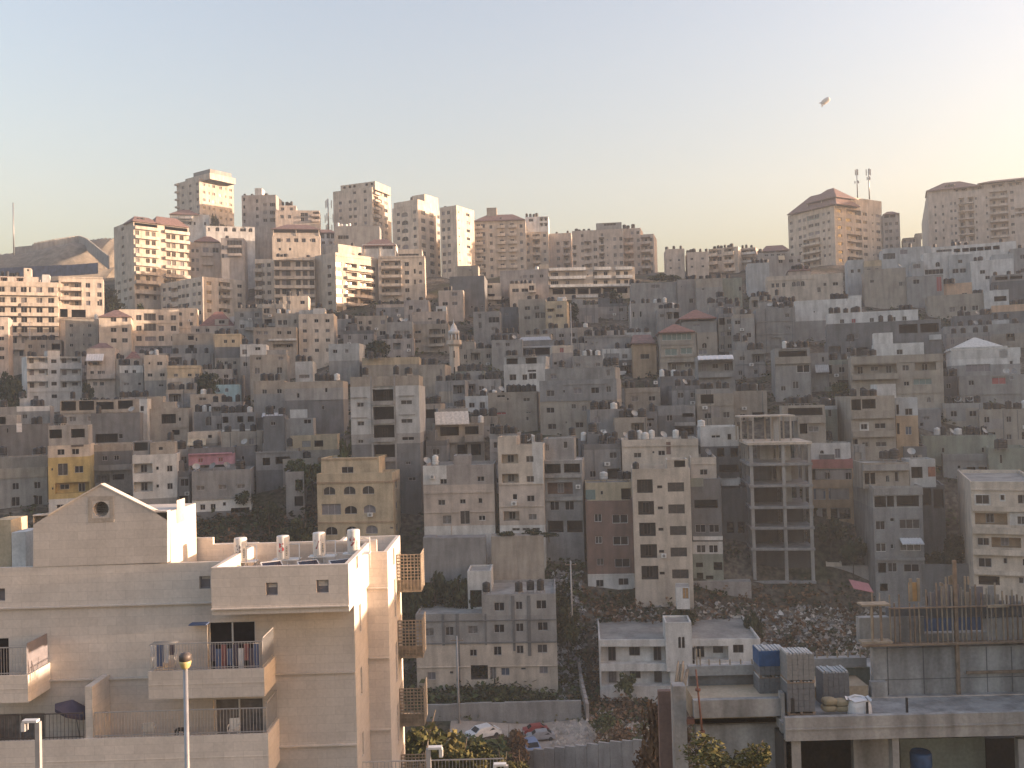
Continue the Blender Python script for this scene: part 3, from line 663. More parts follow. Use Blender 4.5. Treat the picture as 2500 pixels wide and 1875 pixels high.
# --- N5
Z(*N5)
f('pinkish flat-roofed block left of the lit balcony block', 140, 392, 158, 330, 'pinkst', [('w', [200, 316], [310, 414], 24, 26)], rel=5, xs=None, tk=[155, 250, 345], kind='apartment_building', t=9)
f('beige block between pinkish block and lit balcony block', 428, 716, 200, 328, 'pinkst', [('w', [490, 636], [290, 396], 30, 26)], rel=5, tk=[440, 480, 520, 610, 690], kind='apartment_building')
f('lit balcony block with clutter of dark tanks on top', 716, 1115, 118, 333, 'cream', [('l', [780, 990], [155, 262, 370], 120, 60), ('b', [770, 990], [205, 315, 425], 140, 46), ('v', 905, 280, 40, 300), ('w', [860], [170, 265], 50, 50)], rel=-14, tk=[730, 800, 850, 890, 940, 990, 1030], kind='apartment_building')
f('pink-topped block with white balcony right of the lit balcony block', 1132, 1352, 130, 336, 'pinkst', [('l', 1240, [175, 275], 200, 44), ('b', 1240, [205, 315], 205, 30, ('white', 1.0))], rel=-10, tk=[1180, 1230, 1300], kind='apartment_building')
f('long grey house with dull tiled roof left of the right-hand tower', 1380, 1810, 215, 330, 'grey', [('w', [1500, 1580, 1660, 1730], 245, 40, 20)], rel=4, hips=[(1432, 1812, 180, 106, 1, 9, 'tiledull', .6)], tk=[1400, 1420], par=.3)
f('low beige house with yellow awning below the tiled roof', 1450, 1960, 268, 312, 'greypk', [('n', 1700, 290, 80, 60, 'sand'), ('w', [1690, 1830, 1945], 335, 46, 40)], rel=4)
f('plain pale wall house with blank front', 1240, 1535, 350, 285, 'bluew', [], rel=4, bands=[(590, 'bluew')], tk=[1320, 1380, 1440, 1500], inset=(.5, 1.5))
f('grey-brown house with dark rooftop boxes above the red pyramid', 545, 905, 560, 258, 'tan', [('w', 640, 700, 30, 20)], rel=4, bands=[(680, 'grey')], tk=[620, 700, 740, 860, 890])
f('blank olive-grey house right of the brown roof boxes', 905, 1165, 552, 260, 'green', [('w', 1140, 700, 30, 50)], rel=4, tk=[980])
f('pale pink house at the right of the green thicket', 292, 545, 570, 262, 'greypk', [('w', 350, 665, 20, 24), ('w', 475, 860, 44, 50)], rel=4, tk=[440, 480, 520])
f('grey house with oval rooftop object at right of hill centre', 720, 1140, 885, 240, 'grey', [('w', [780, 900], 930, 30, 30)], rel=4, tk=[740, 780, 850, 960, 1100], inset=(.4, 1.2))
# --- T4
Z(*T4)
bld('right-hand tower with two-tier red pyramid roof', 158, 535, 918, 338, 346, 58, 'cream', [
    ('w', [182, 252, 290], r(400, 68, 6), 19, 24), ('w', [342, 392], r(392, 68, 3), 32, 24), ('w', [446, 488], r(388, 68, 6), 16, 20), ('l', 345, [590, 655, 715, 775], 140, 42), ('b', 345, [618, 684, 745], 145, 16), ('w', 360, 395, 80, 34, 'greenglass'),
    ('S:w', [577, 782, 888], r(375, 67, 7), 26, 22), ('S:w', 842, r(375, 67, 7), 10, 14), ('S:w', [650, 728], [442, 510], 34, 24), ('S:l', 693, [372, 575, 635, 700, 762], 118, 40), ('S:w', [700, 780, 840, 885], 312, 24, 22)],
    hips=[(150, 552, 328, 262, -1.2, 14, 'tiledull', .5), (300, 552, 264, 222, .2, 12, 'tiledull', .2)], kind='tower_block', par=.3, front='L', huts=[(672, 918, 268, 0, 13, 'cream', (), dict(face='R'))] )
f('small tower with dull hip roof behind the right-hand tower', 930, 1066, 408, 360, 'greypk', [('w', [955, 990, 1040], r(490, 60, 4), 20, 24), ('o', [960, 1010], 428, 40, 26)], rel=4, hips=[(928, 1064, 412, 386, -.4, 10, 'tiledull', .3)], kind='tower_block', par=.2)
f('broad skyline block with long red hip roof at right edge', 1290, 2320, 215, 362, 'pinkst', [
    ('w', [1350, 1412], r(355, 64, 5), 14, 20), ('w', [1480, 1512], r(340, 60, 6), 16, 20), ('l', [1565, 1638], r(322, 62, 6), 46, 38), ('b', [1600], r(350, 62, 5), 130, 10), ('w', [1682, 1768], r(318, 63, 6), 13, 18),
    ('l', 1866, r(300, 62, 6), 145, 42), ('b', 1866, r(328, 62, 6), 150, 16), ('w', 1975, r(297, 63, 6), 24, 20), ('l', [1560, 1690, 1860, 2000], 232, 110, 34), ('l', 2040, [440, 480], 90, 26), ('v', [1415, 1715, 1938], 450, 26, 480)],
  rel=5, xs=1235, hips=[(1280, 1725, 222, 146, -1, 14, 'tiledull', .3), (1700, 2330, 205, 116, -1.2, 15, 'tiledull', .6)], tk=[1440, 1470, 1500], kind='tower_block', par=.3)
f('low skyline house with arched loggia left of the red hip roof', 1092, 1240, 602, 350, 'tan', [('w', [1105, 1130, 1155, 1180], 625, 18, 28)], rel=4, huts=[(1192, 1246, 565, 1, 5, 'tan')])
f('white terrace row with glass strip below the right skyline', 1325, 2012, 678, 300, 'white', [('o', [1530, 1600, 1660, 1720, 1780, 1850], 718, 54, 30), ('w', [1400, 1450], 712, 60, 18)], rel=5, tk=[1350, 1502, 1548, 1605, 1888])
f('white house with long window strip left of the white terrace row', 922, 1322, 690, 298, 'bluew', [('w', [945, 968, 992, 1016], 752, 22, 40, 'glassmid'), ('w', 1100, 725, 50, 30)], rel=7, tk=[1150])
f('white cube house with one arched door on the right slope', 1255, 1460, 725, 284, 'white', [('a', 1372, 822, 36, 40), ('w', 1340, 880, 120, 34, 'glass')], rel=5)
f('small white house with ribbon windows left of the white cube', 1162, 1262, 795, 282, 'bluew', [('w', [1190, 1220], 832, 24, 30, 'curtain')], rel=5)
f('pale house with round dish right of the white cube', 1462, 1660, 742, 280, 'bluew', [('w', 1555, 797, 28, 24), ('w', [1515, 1575], 872, 40, 30)], rel=5, ds=[1515])
f('white stepped house at the right under the skyline block', 1640, 1990, 790, 276, 'white', [('w', 1735, 882, 34, 26), ('w', 1775, 930, 30, 24)], rel=5, huts=[(1810, 1990, 738, 1, 6, 'bluew')], tk=[1680, 1720])
f('grey house at the right edge under the skyline block', 1960, 2140, 690, 285, 'grey', [('w', [1970, 2060], [870, 760], 34, 30), ('w', 2030, 1000, 40, 30)], rel=5, tk=[2040])
f('pale blue house with two windows below the right-hand tower', 640, 778, 782, 276, 'bluew', [('w', [680, 735], 872, 20, 24)], rel=5, tk=[580, 660])
f('mustard-topped house right of the pale blue house', 778, 920, 788, 273, 'sand', [('w', [815, 880], 868, 24, 30)], rel=5, bands=[(835, 'tan')])
f('long cream house with three arches under a red roof', -10, 606, 915, 266, 'cream', [('w', [38, 75, 125], 988, [0, 20][1], 30), ('a', [208, 243, 280], 984, 32, 42), ('w', 460, 1000, 20, 22), ('w', 545, 1000, 36, 24), ('w', 410, 1040, 22, 34), ('s', 190, 945, 400, 12)],
  rel=5, huts=[(165, 345, 868, 2.5, 8, 'pinkst'), (380, 606, 905, .1, 8, 'cream')], hips=[(160, 350, 868, 812, 2.2, 9, 'tiledull', .2)], tk=[318, 205, 235, 265], inset=(.4, .9))
f('rough tan house with sloping parapet at right mid-slope', 775, 1115, 860, 262, 'tan', [('w', 840, 955, 26, 20), ('w', 1072, 990, 24, 26), ('o', 1130, 940, 30, 40)], rel=5, tk=[1110, 1160, 1175], ds=[1065])
f('grey house with brown tall door on the right slope', 1120, 1420, 915, 258, 'grey', [('w', 1385, 978, 34, 120, 'redcurtain'), ('w', 1200, 960, 40, 30)], rel=5)
f('orange-tinted flat house on the right slope', 1402, 1652, 975, 256, 'orange', [('w', 1590, 1068, 34, 20)], rel=5, tk=[1405, 1445, 1490], inset=(-.2, .3))
f('olive-tan long house below the orange-tinted house', 1290, 1752, 1072, 246, 'tan', [('w', [1580, 1676], 1188, 44, 34, 'Fw'), ('w', 1490, 1190, 40, 34), ('w', 1765, 1095, 16, 46)], rel=5, huts=[], tk=[1680, 1720])
f('house with yellow band wall at the right edge', 1812, 2160, 1150, 236, 'orange', [], rel=5, bands=[(1205, 'dgrey')], huts=[(1750, 1950, 1030, 3, 6, 'white', [('o', 1880, 1100, 100, 40)])], tk=[1850, 1990, 2040, 2070])
f('grey house with dark fence line at right edge upper slope', 1812, 2150, 905, 262, 'grey', [('o', [1890, 2010], 930, 100, 34)], rel=5, bands=[(960, 'dgrey')], tk=[1840, 1950, 2030])
f('white blank-walled house with a small arched stair hut', 215, 756, 1112, 226, 'white', [('w', 372, 1205, 12, 12)], rel=5, bands=[(1278, 'grey')], huts=[(655, 756, 1068, .3, 5, 'white', [('a', 696, 1132, 44, 50)])], tk=[520, 560, 600, 630], inset=(.4, 1))
f('blank grey house left of the white blank-walled house', -20, 216, 1162, 218, 'grey', [('w', 110, 1420, 20, 16)], rel=5, ds=[15, 85], tk=[150, 60])
f('long white house with one red curtain window', 480, 1216, 1214, 206, 'white', [('w', [598, 840, 1016, 1104], 1282, 36, 34, 'glassmid'), ('w', 692, 1282, 34, 34, 'redcurtain')], rel=5, bands=[(1312, 'grey')], tk=[510, 560, 630, 690, 720, 1080, 1120, 1150], t=7)
f('grey open-fronted house under the long white house', 475, 1402, 1300, 197, 'dgrey', [('o', [1136, 1308], 1365, 150, 70, 'bare'), ('w', 700, 1405, 60, 40), ('b', 1350, 1440, 100, 40, ('bluew', .3)), ('l', 690, 1560, 230, 120, 'empty')], rel=5, huts=[(1235, 1402, 1285, .2, 6, 'bluew')], tk=[915, 990, 1420])
f('small white terrace house with a single window, in front of open columns', 855, 1262, 1462, 186, 'white', [('w', 1065, 1532, 50, 40, 'glassmid')], rel=5, huts=[(855, 1010, 1372, 1, 4, 'white')], t=6)
f('grey house with rubble roof at right edge mid-slope', 1420, 2160, 1320, 214, 'grey', [('w', [1490, 1580], 1300, 40, 34), ('o', [1640, 1960], 1430, 70, 60)], rel=5, bands=[(1400, 'tan')], tk=[1560, 1640, 1720, 1790, 2000], ds=[1680])
f('dark brown house beside the yellow band wall', 1500, 1812, 1235, 226, 'dgrey', [('w', [1550, 1640], 1305, 40, 30, 'curtain')], rel=5, tk=[1560, 1620, 1740], ds=[1690])
# ================================================================ middle and lower hillside
M1, M2, M3, M4 = (0, 750, 3.3184), (600, 750, 3.3184), (1200, 750, 3.3184), (1875, 750, 3.3184)
G3, G4, G5, G6, G7 = (980, 1050, 4.148), (980, 1350, 3.16), (1400, 1000, 3.3183), (1900, 1000, 3.3183), (1600, 1350, 2.4578)
Z(*M1)
f('white four-storey house with open balconies on both sides', 216, 660, 397, 236, 'white', [
    ('l', 297, [428, 525, 628], 178, 52), ('l', 570, [425, 525, 628], 170, 52), ('w', 435, [437, 524, 622, 725], 44, 30, 'glass'), ('w', 287, 732, 36, 26), ('s', 438, 686, 445, 5)], rel=10, xs=174, kind='apartment_building', fr='frame_dark', par=.4,
    huts=[(385, 485, 352, .4, 5, 'white')], tk=[240, 275])
f('small pinkish house with white awning beside the white four-storey house', 702, 930, 332, 238, 'pinkst', [('n', 772, 405, 140, 56, 'white_cloth'), ('w', [742, 800, 832], 527, 30, 26), ('b', 815, 560, 230, 40), ('w', [765, 820], 618, 34, 30), ('l', 760, 455, 90, 30)], rel=-8, hips=[(706, 925, 335, 290, 1, 8, 'tiledull')])
f('small house with little red pyramid roof near left mid-slope', 935, 1145, 415, 240, 'tan', [('w', [965, 1110], 425, 24, 20)], rel=-6, hips=[(1012, 1142, 415, 360, .5, 6)], tk=[960, 985])
f('grey house with bright white top floor and paired windows', 968, 1160, 472, 230, 'white', [('w', [1022, 1086], 520, 30, 26, 'glass'), ('w', [1022], 620, 50, 24, 'curtain'), ('w', 1128, 620, 26, 22)], rel=-5, bands=[(530, 'grey')], tk=[985, 1030, 1105], par=.3)
f('cream tower house with two windows per floor at left mid-slope', 1166, 1350, 386, 228, 'cream', [('w', 1292, 455, 46, 30), ('w', 1209, 452, 16, 20), ('w', [1212, 1312], 547, 40, 28), ('w', 1300, 632, 40, 20)], rel=-6, bands=[(592, 'grey')], tk=[1190], ds=[1230], wt=[1270])
f('tan parapet house right of the cream tower house', 1352, 1622, 470, 225, 'sand', [('w', [1422, 1535, 1595], 548, 34, 24), ('s', 1485, 490, 265, 6)], rel=-5, tk=[1385, 1410, 1500, 1570])
f('pale cream low house with a trailing plant on its wall', 1350, 1552, 572, 214, 'cream', [('w', 1388, 636, 26, 22), ('w', 1478, 632, 26, 20), ('w', 1540, 632, 16, 16)], rel=-5, par=.3)
f('turquoise-walled house with two arched windows', 1735, 1932, 625, 206, 'bluep', [('a', [1762, 1836], 668, 28, 34, 'blueglass')], rel=-5, tk=[1750, 1790, 1830, 1870, 1905], wt=[1945])
f('pale house with white stair left of the turquoise-walled house', 1570, 1740, 610, 210, 'greypk', [('w', 1640, 735, 60, 30), ('b', 1650, 745, 70, 14, ('white', .5))], rel=-5, tk=[1600, 1690])
f('grey block house with arched grey door at left of centre slope', 1570, 1796, 842, 186, 'block', [('a', 1692, 918, 60, 80, 'glassmid'), ('v', 1640, 900, 10, 110)], rel=-5, tk=[1600, 1640, 1690, 1740, 1770], wt=[1660, 1720])
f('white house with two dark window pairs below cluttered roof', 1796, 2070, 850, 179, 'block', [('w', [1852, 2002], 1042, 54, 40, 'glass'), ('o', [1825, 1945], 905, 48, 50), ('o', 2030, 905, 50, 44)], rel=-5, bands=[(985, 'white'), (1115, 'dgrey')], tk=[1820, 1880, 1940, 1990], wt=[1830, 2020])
f('cream house with orange awning and a door, next to the arched grey door', 1520, 1762, 1008, 168, 'cream', [('w', 1700, 1045, 34, 30), ('n', 1592, 1085, 160, 50, 'sand'), ('o', 1600, 1125, 130, 24)], rel=-5, bands=[(1100, 'tan')])
f('pink-walled balcony house at left of centre', 1525, 1895, 1132, 158, 'dgrey', [('w', [1622, 1785], 1230, 40, 36, 'redcurtain'), ('o', 1705, 1290, 330, 36), ('b', 1700, 1178, 360, 10, ('pink', .6))], rel=-5, bands=[(1182, 'pink'), (1268, 'block')], ds=[1585])
f('plain grey block house right of the pink-walled balcony house', 1892, 2068, 1120, 162, 'dgrey', [('w', 1965, 1220, 26, 36)], rel=-5, ds=[1985])
f('grey block house over a white lower floor with laundry', 1552, 2030, 1312, 150, 'block', [('w', [1622, 1802, 1950], 1448, 66, 38, 'curtain'), ('w', [1636, 1720], 1602, 42, 46, 'glass'), ('w', 1812, 1585, 26, 30), ('s', 1790, 1535, 480, 20), ('o', 1940, 1640, 150, 40)], rel=-6, bands=[(1535, 'white'), (1640, 'dgrey')], ds=[1590], dd=[1730, 1835], tk=[1950])
f('white painted house with balconies left and a pergola roof', 1072, 1430, 1187, 150, 'white', [('l', 1155, [1295, 1442], 155, 80), ('w', 1272, [1298, 1442], 24, 28, 'glass'), ('w', 1372, [1305, 1448], 46, 50, 'glass')], rel=-6, bands=[(1540, 'grey')], kind='apartment_building', par=.5,
  huts=[(1215, 1415, 1092, 2.2, 5, 'tan', [('w', 1300, 1140, 40, 30)]), (1075, 1210, 1085, 2.5, 4, 'block', [('o', 1140, 1125, 110, 70, 'bare')])], tk=[1385])
f('yellow and white house with loggia above the gable', 386, 726, 1112, 151, 'cream', [('w', [492, 610], 1166, 60, 46, 'glass'), ('s', 628, 1118, 100, 16, 'frame_dark'), ('w', 505, 1305, 82, 96, 'glassmid'), ('w', 636, 1310, 70, 56, 'glass'), ('w', 420, [1300, 1455], 14, 20), ('l', 580, 1455, 280, 86), ('w', 480, 1610, 60, 50), ('o', 640, 1590, 100, 50)], rel=-6,
  bands=[(1207, 'yellow'), (1540, 'white')], kind='apartment_building', bmat='yellow', huts=[(392, 716, 952, .6, 7, 'grey', [('o', [445, 630], 1018, 110, 70), ('v', 540, 1000, 26, 110)])], tk=[480, 510], ds=[380])
f('grey-brown house between the yellow house and the white painted house', 730, 1066, 1105, 160, 'tan', [('b', 900, 1290, 330, 44, ('grey', 1.0)), ('w', [846, 942], 1215, 44, 40), ('o', 955, 1370, 90, 44), ('l', 830, 1380, 110, 60)], rel=-6, bands=[(1160, 'dgrey'), (1300, 'grey')])
f('wide concrete parapet house cut by the left edge below the hill', -60, 382, 1292, 155, 'tan', [('w', [124, 300], 1438, 54, 56, 'glass'), ('w', [122, 305], 1560, 70, 76, 'glass'), ('s', 160, 1370, 450, 8)], rel=-7, bands=[(1372, 'grey')], huts=[(-60, 385, 1205, 3, 6, 'tan')], tk=[20, 300, 345])
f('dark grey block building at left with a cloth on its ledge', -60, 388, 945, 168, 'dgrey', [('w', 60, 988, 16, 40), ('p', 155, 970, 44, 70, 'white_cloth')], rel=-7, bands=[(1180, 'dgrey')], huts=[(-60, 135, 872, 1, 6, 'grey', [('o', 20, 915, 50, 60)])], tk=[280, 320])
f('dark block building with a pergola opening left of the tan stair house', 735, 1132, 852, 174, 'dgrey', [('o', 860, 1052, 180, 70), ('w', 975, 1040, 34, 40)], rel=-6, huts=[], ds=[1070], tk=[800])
f('white framed rooftop frame building with laundry bays', 484, 1182, 742, 196, 'tan', [('o', [555, 700], 785, 120, 74), ('o', 850, 790, 140, 60, 'bare'), ('o', 1015, 785, 120, 66, 'bare'), ('w', [585, 735], 890, 56, 40, 'curtain'), ('w', 500, 915, 60, 50), ('s', 815, 838, 690, 14)], rel=-6, bands=[(850, 'grey')], roofm='roofc', tk=[590, 690, 990, 1015, 1100, 1135], par=.1, t=6)
f('tall narrow white wall house catching light left of centre', 1128, 1192, 742, 181, 'white', [('o', 1150, 820, 26, 40)], rel=-20, t=4)
f('tan house with outdoor stair and dark porch', 1192, 1526, 815, 184, 'tan', [('o', 1365, 900, 116, 76), ('w', 1455, 905, 22, 30), ('s', 1450, 965, 150, 20), ('o', 1420, 1010, 60, 40)], rel=-6, huts=[(1192, 1320, 722, 1, 5, 'tan'), (1320, 1415, 765, 1, 5, 'tan')])
f('long pale house with stained white band at far left', -60, 402, 800, 198, 'grey', [('w', 18, 910, 40, 60), ('p', 300, 820, 330, 40, 'white'), ('w', [60, 200], 880, 40, 36)], rel=-7, tk=[30, 300, 340])
f('cream house cut by the left edge at mid-slope', -60, 35, 592, 232, 'white', [('w', 5, [640, 720, 790], 24, 30)], rel=-7)
f('grey stone house behind the blue hole of dark trees', 1640, 1880, 500, 212, 'grey', [('w', [1690, 1830], 560, 40, 30, 'glass')], rel=-5, tk=[1660, 1700, 1780, 1860])
f('grey roadside house under the tan parapet house', 1540, 1800, 700, 200, 'tan', [('w', [1640], 740, 60, 24)], rel=-5, tk=[1560, 1700], wt=[1650])
# --- M2
Z(*M2)
f('tall cream block with three window columns left of the old stone wall', 426, 712, 52, 240, 'cream', [('w', [475, 570, 660], [108, 188, 266, 346], 34, 28)], rel=-7, kind='apartment_building', huts=[(430, 545, 22, 1, 5, 'bluew'), (545, 640, 8, .8, 5, 'white')], tk=[560, 600, 650, 690], wt=[640])
f('tan wing with small paired windows left of the tall cream block', 236, 424, 48, 242, 'tan', [('w', [275, 317], [122, 200], 26, 34), ('w', 400, [115, 190], 18, 30), ('w', 345, 205, 40, 24)], rel=-7, kind='apartment_building', wt=[270, 345], tk=[300])
f('tan house with white ledges below the tan wing', 60, 410, 160, 236, 'tan', [('b', [250, 360], 262, 130, 16, ('white', .7)), ('w', [100, 160, 270, 350], 205, 36, 28), ('l', 300, 310, 160, 30)], rel=-6, tk=[90, 150])
f('pale blue-white box house with two small windows', 670, 918, 292, 213, 'bluew', [('w', 722, 352, 36, 30), ('w', 816, 352, 28, 30)], rel=-12, bands=[(405, 'bluew'), (430, 'grey')], par=.3, tk=[650, 690])
f('tan double house with white upper room left of the pale box house', 32, 330, 382, 214, 'tan', [('w', 102, 412, 46, 22), ('w', 282, 412, 40, 26), ('w', [90, 270], 510, 44, 50)], rel=-6, huts=[(34, 165, 302, .3, 6, 'white', [('w', 96, 335, 44, 26)]), (170, 328, 345, 1, 6, 'grey')], tk=[345, 375], wt=[372])
f('white roofed low house with dark skylight left of centre', 400, 542, 438, 204, 'bluew', [('w', 470, 560, 90, 30, 'curtain')], rel=-6, tk=[430, 470, 520])
f('long tan house with white awning on the left of the tall grey house', 62, 312, 592, 182, 'tan', [('w', [150, 270], 680, 40, 36), ('n', 215, 868, 170, 30, 'white_cloth'), ('o', 215, 900, 160, 30), ('w', 215, 810, 40, 30)], rel=-6, bands=[(700, 'grey'), (890, 'dgrey')], tk=[150, 200, 260], wt=[60])
f('tall plain grey house with three tiny windows left of the twin-bay tower', 312, 786, 596, 172, 'tan', [('w', 422, 706, 22, 40), ('w', 650, 668, 22, 36), ('w', 622, 810, 22, 34), ('s', 650, 745, 270, 5)], rel=-8, bands=[(650, 'grey'), (745, 'dgrey')], tk=[580, 620, 660, 700], wt=[740], par=.4)
f('old stone hall with blank wall behind the twin-bay tower', 940, 1402, 402, 207, 'sand', [('w', 1290, 545, 30, 20)], rel=-5, bands=[(460, 'tan')], t=12, tk=[1010, 1080], inset=(-1.0, -.6))
f('large stained stone house with roof tank at right of the stone hall', 1400, 1612, 462, 200, 'tan', [('w', [1580], 530, 14, 60), ('w', 1555, 725, 30, 50)], rel=-8, tk=[1440, 1495, 1530], t=11)
f('tan house with two balcony rows beside the minaret', 1352, 1640, 132, 236, 'tan', [('w', [1392], [195, 270], 50, 24), ('l', 1530, [195, 268], 90, 44), ('w', [1600], [195, 268], 30, 40), ('b', 1540, [232, 306], 120, 20)], rel=-5, tk=[1560, 1600])
f('grey house with round dish left of the minaret house', 1140, 1350, 118, 233, 'grey', [('w', [1225, 1302], 215, 50, 50, 'curtain'), ('l', 1280, 290, 110, 30)], rel=-5, ds=[1260, 1300], tk=[1170])
f('pinkish house with a white roof wall and a corner window', 1345, 1622, 32, 252, 'pinkst', [('w', 1572, 25, 34, 24), ('w', 1490, 90, 26, 14), ('w', 1360, 35, 14, 30)], rel=-5, huts=[(1540, 1622, -10, .3, 5, 'white', [('w', 1572, 25, 34, 24)])], tk=[1400], bands=[(110, 'greypk')])
f('small cream house above the pinkish corner-window house', 1560, 1760, -140, 270, 'pinkst', [('w', 1690, -110, 40, 26), ('w', [1612, 1690], -32, 36, 24)], rel=-6, tk=[1620, 1660])
f('beige tall house on the left flank of the blank grey building', 1280, 1480, -60, 262, 'greypk', [('w', 1336, 0, 26, 30), ('w', [1320, 1345], 80, 12, 50)], rel=-5, tk=[1320, 1420])
f('twin-bay grey tower with an open stairwell between its bays', 846, 1402, 632, 150, 'bluew', [
    ('o', 1110, 685, 168, 140), ('o', 1112, [852, 1000, 1160], 168, 106), ('w', 925, [778, 930], 56, 36, 'glassmid'), ('w', 1298, [768, 920], 92, 34, 'glassmid'), ('s', 915, [720, 882], 130, 8, 'grey'), ('s', 1300, [715, 868], 130, 8, 'grey'),
    ('w', 1305, 1062, 100, 30, 'glass'), ('w', 920, 1075, 44, 30), ('w', 1300, [1260], 40, 30), ('w', 1330, 1390, 60, 30, 'glass'), ('b', 1112, [768, 918, 1065, 1225], 176, 36, ('grey', .35)), ('p', 1015, 1000, 14, 900, 'grey'), ('p', 1205, 1000, 14, 900, 'grey')],
  rel=-7, xs=1452, bands=[(1018, 'grey'), (1100, 'dgrey')], kind='apartment_building', par=.5, huts=[(846, 1402, 552, 3, 8, 'tan')], tk=[870, 970, 1220, 1320])
f('tan house with a corrugated lean-to canopy and terrace', 1532, 1930, 948, 162, 'tan', [('n', 1660, 900, 290, 100, 'awning'), ('o', 1650, 1002, 150, 84), ('o', 1830, 1000, 110, 80), ('b', 1625, 1075, 185, 50, ('tan', .9)), ('b', 1842, 1075, 150, 50, ('tan', .9)), ('o', [1600, 1750, 1860], 1165, 80, 90)],
  rel=5, huts=[(1555, 1800, 825, 2, 6, 'roofc')], tk=[1735, 1760], wt=[1905])
f('unfinished grey house behind the yellow arched house', 460, 800, 1150, 163, 'tan', [('o', [510, 590], 1110, 60, 60), ('w', [690], 1110, 90, 60, 'curtain')], rel=-6, huts=[(360, 740, 1030, .5, 5, 'sand', [('o', [490, 590], 1100, 70, 50)])])
f('small green-grey shed house with a dark doorway beside the yellow arched house', 322, 470, 1330, 150, 'greypk', [('o', 430, 1440, 60, 90), ('o', 425, 1570, 70, 80)], rel=-5, bands=[(1420, 'greypk')], ds=[478])
f('grey house over a dark undercroft left of the yellow arched house', 80, 460, 1165, 158, 'block', [('o', 165, 1240, 60, 60), ('o', 300, 1235, 120, 60), ('s', 220, 1165, 300, 14)], rel=-6, huts=[(140, 312, 880, 4, 7, 'dgrey', [('w', 220, 940, 40, 30)]), (312, 545, 900, 5, 7, 'grey', [('w', 500, 925, 60, 36, 'glass'), ('p', 430, 860, 140, 70, 'white')])], tk=[200, 300], bands=[(1310, 'dgrey')])
# --- M3
Z(*M3)
f('white roof-terrace house with lit right parapet near centre', 98, 438, 455, 196, 'white', [('w', 170, 560, 56, 50, 'glass'), ('w', 266, 562, 40, 46, 'glass'), ('w', 325, 512, 70, 18), ('w', 330, 555, 60, 50, 'glass')], rel=-8, huts=[(100, 440, 395, .15, 7, 'bluew', [('o', [165, 320], 430, 90, 46), ('v', 250, 425, 40, 60)])], tk=[140, 190, 300, 335], inset=(-.8, -.3))
f('large weathered grey house with overhanging middle storey', 386, 1012, 578, 166, 'block', [
    ('w', 475, 683, 66, 50), ('w', [695, 836], 668, 66, 50), ('w', 946, 662, 40, 50), ('w', 470, 822, 66, 46), ('w', 660, 795, 36, 40), ('w', [745, 810], 812, 42, 46), ('w', 885, 805, 22, 36), ('w', 480, 957, 70, 46), ('w', 702, 948, 66, 46), ('w', 860, 938, 92, 76, 'redcurtain'), ('w', 968, 946, 18, 42), ('w', 595, 925, 12, 18), ('w', 585, 670, 12, 22),
    ('s', 700, 748, 620, 7), ('s', 760, 612, 360, 12), ('v', 568, 900, 14, 320)], rel=-9, xs=1050, bands=[(748, 'tan')], kind='apartment_building', huts=[(430, 1000, 482, 1.5, 8, 'grey', [('w', 500, 545, 50, 40), ('w', 945, 530, 34, 50)])], tk=[570, 930, 960, 1000], inset=(2, 5))
f('rough tan house left of the large weathered house', -30, 366, 682, 172, 'tan', [('w', 75, 710, 66, 26), ('w', 282, 746, 56, 30), ('w', 130, 738, 18, 20), ('w', [75], 853, 80, 22, 'redcurtain'), ('w', 295, 850, 40, 14), ('w', 285, 900, 22, 30), ('v', 365, 850, 18, 340)], rel=-6, tk=[140, 180, 220, 260, 300, 340], huts=[], ds=[75])
f('tan two-window house with heavy parapet right of the weathered house', 1080, 1366, 655, 174, 'tan', [('w', [1160, 1298], 745, 56, 40), ('s', 1222, 690, 286, 10), ('c', 1330, 620, 20, 20)], rel=5, bands=[(840, 'grey')], tk=[1060, 1100, 1140, 1260, 1330])
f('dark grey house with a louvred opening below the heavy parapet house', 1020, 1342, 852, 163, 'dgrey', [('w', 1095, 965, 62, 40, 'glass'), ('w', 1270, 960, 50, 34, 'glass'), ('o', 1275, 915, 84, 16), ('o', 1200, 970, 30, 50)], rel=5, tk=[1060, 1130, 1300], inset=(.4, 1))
f('dark slate-coloured house with two square windows right of centre', 1368, 1642, 562, 180, 'dgrey', [('w', [1455, 1592], 790, 62, 44), ('w', 1460, 665, 16, 18), ('s', 1505, 745, 274, 6)], rel=5, tk=[1400, 1440, 1500, 1560, 1610], wt=[1380, 1475])
f('grey stone house with rusty lower balcony right of centre', 1345, 1650, 800, 166, 'block', [('o', 1560, 1010, 150, 60), ('w', [1440], 900, 50, 50), ('b', 1560, 950, 170, 30, ('grey', .8)), ('o', 1590, 880, 90, 30)], rel=5, bands=[(880, 'dgrey')])
f('white awning house with blue laundry terrace', 1668, 1970, 395, 187, 'grey', [('l', 1815, 485, 280, 74), ('n', 1810, 412, 290, 34, 'white_cloth'), ('o', 1700, 700, 90, 60), ('p', 1720, 620, 120, 50, 'greypk'), ('w', 1840, 690, 40, 34), ('w', 1720, 828, 40, 40), ('w', 1785, 820, 18, 30), ('b', 1800, 555, 280, 36, ('grey', .8)), ('b', 1690, 765, 90, 26, ('white', .8))], rel=5, huts=[])
f('big tan villa with a red pyramid roof and white glazed windows', 1362, 1658, 200, 206, 'tan', [('w', 1450, 365, 100, 56, 'greenglass'), ('w', 1575, 360, 96, 52, 'greenglass'), ('w', 1500, 245, 240, 54, 'greenglass'), ('s', 1510, 305, 290, 14), ('s', 1510, 405, 290, 10), ('l', 1530, 480, 220, 60)], rel=5, hips=[(1350, 1650, 205, 138, -.8, 10, 'tile', .1)], kind='apartment_building', par=.2, fr='frame_white')
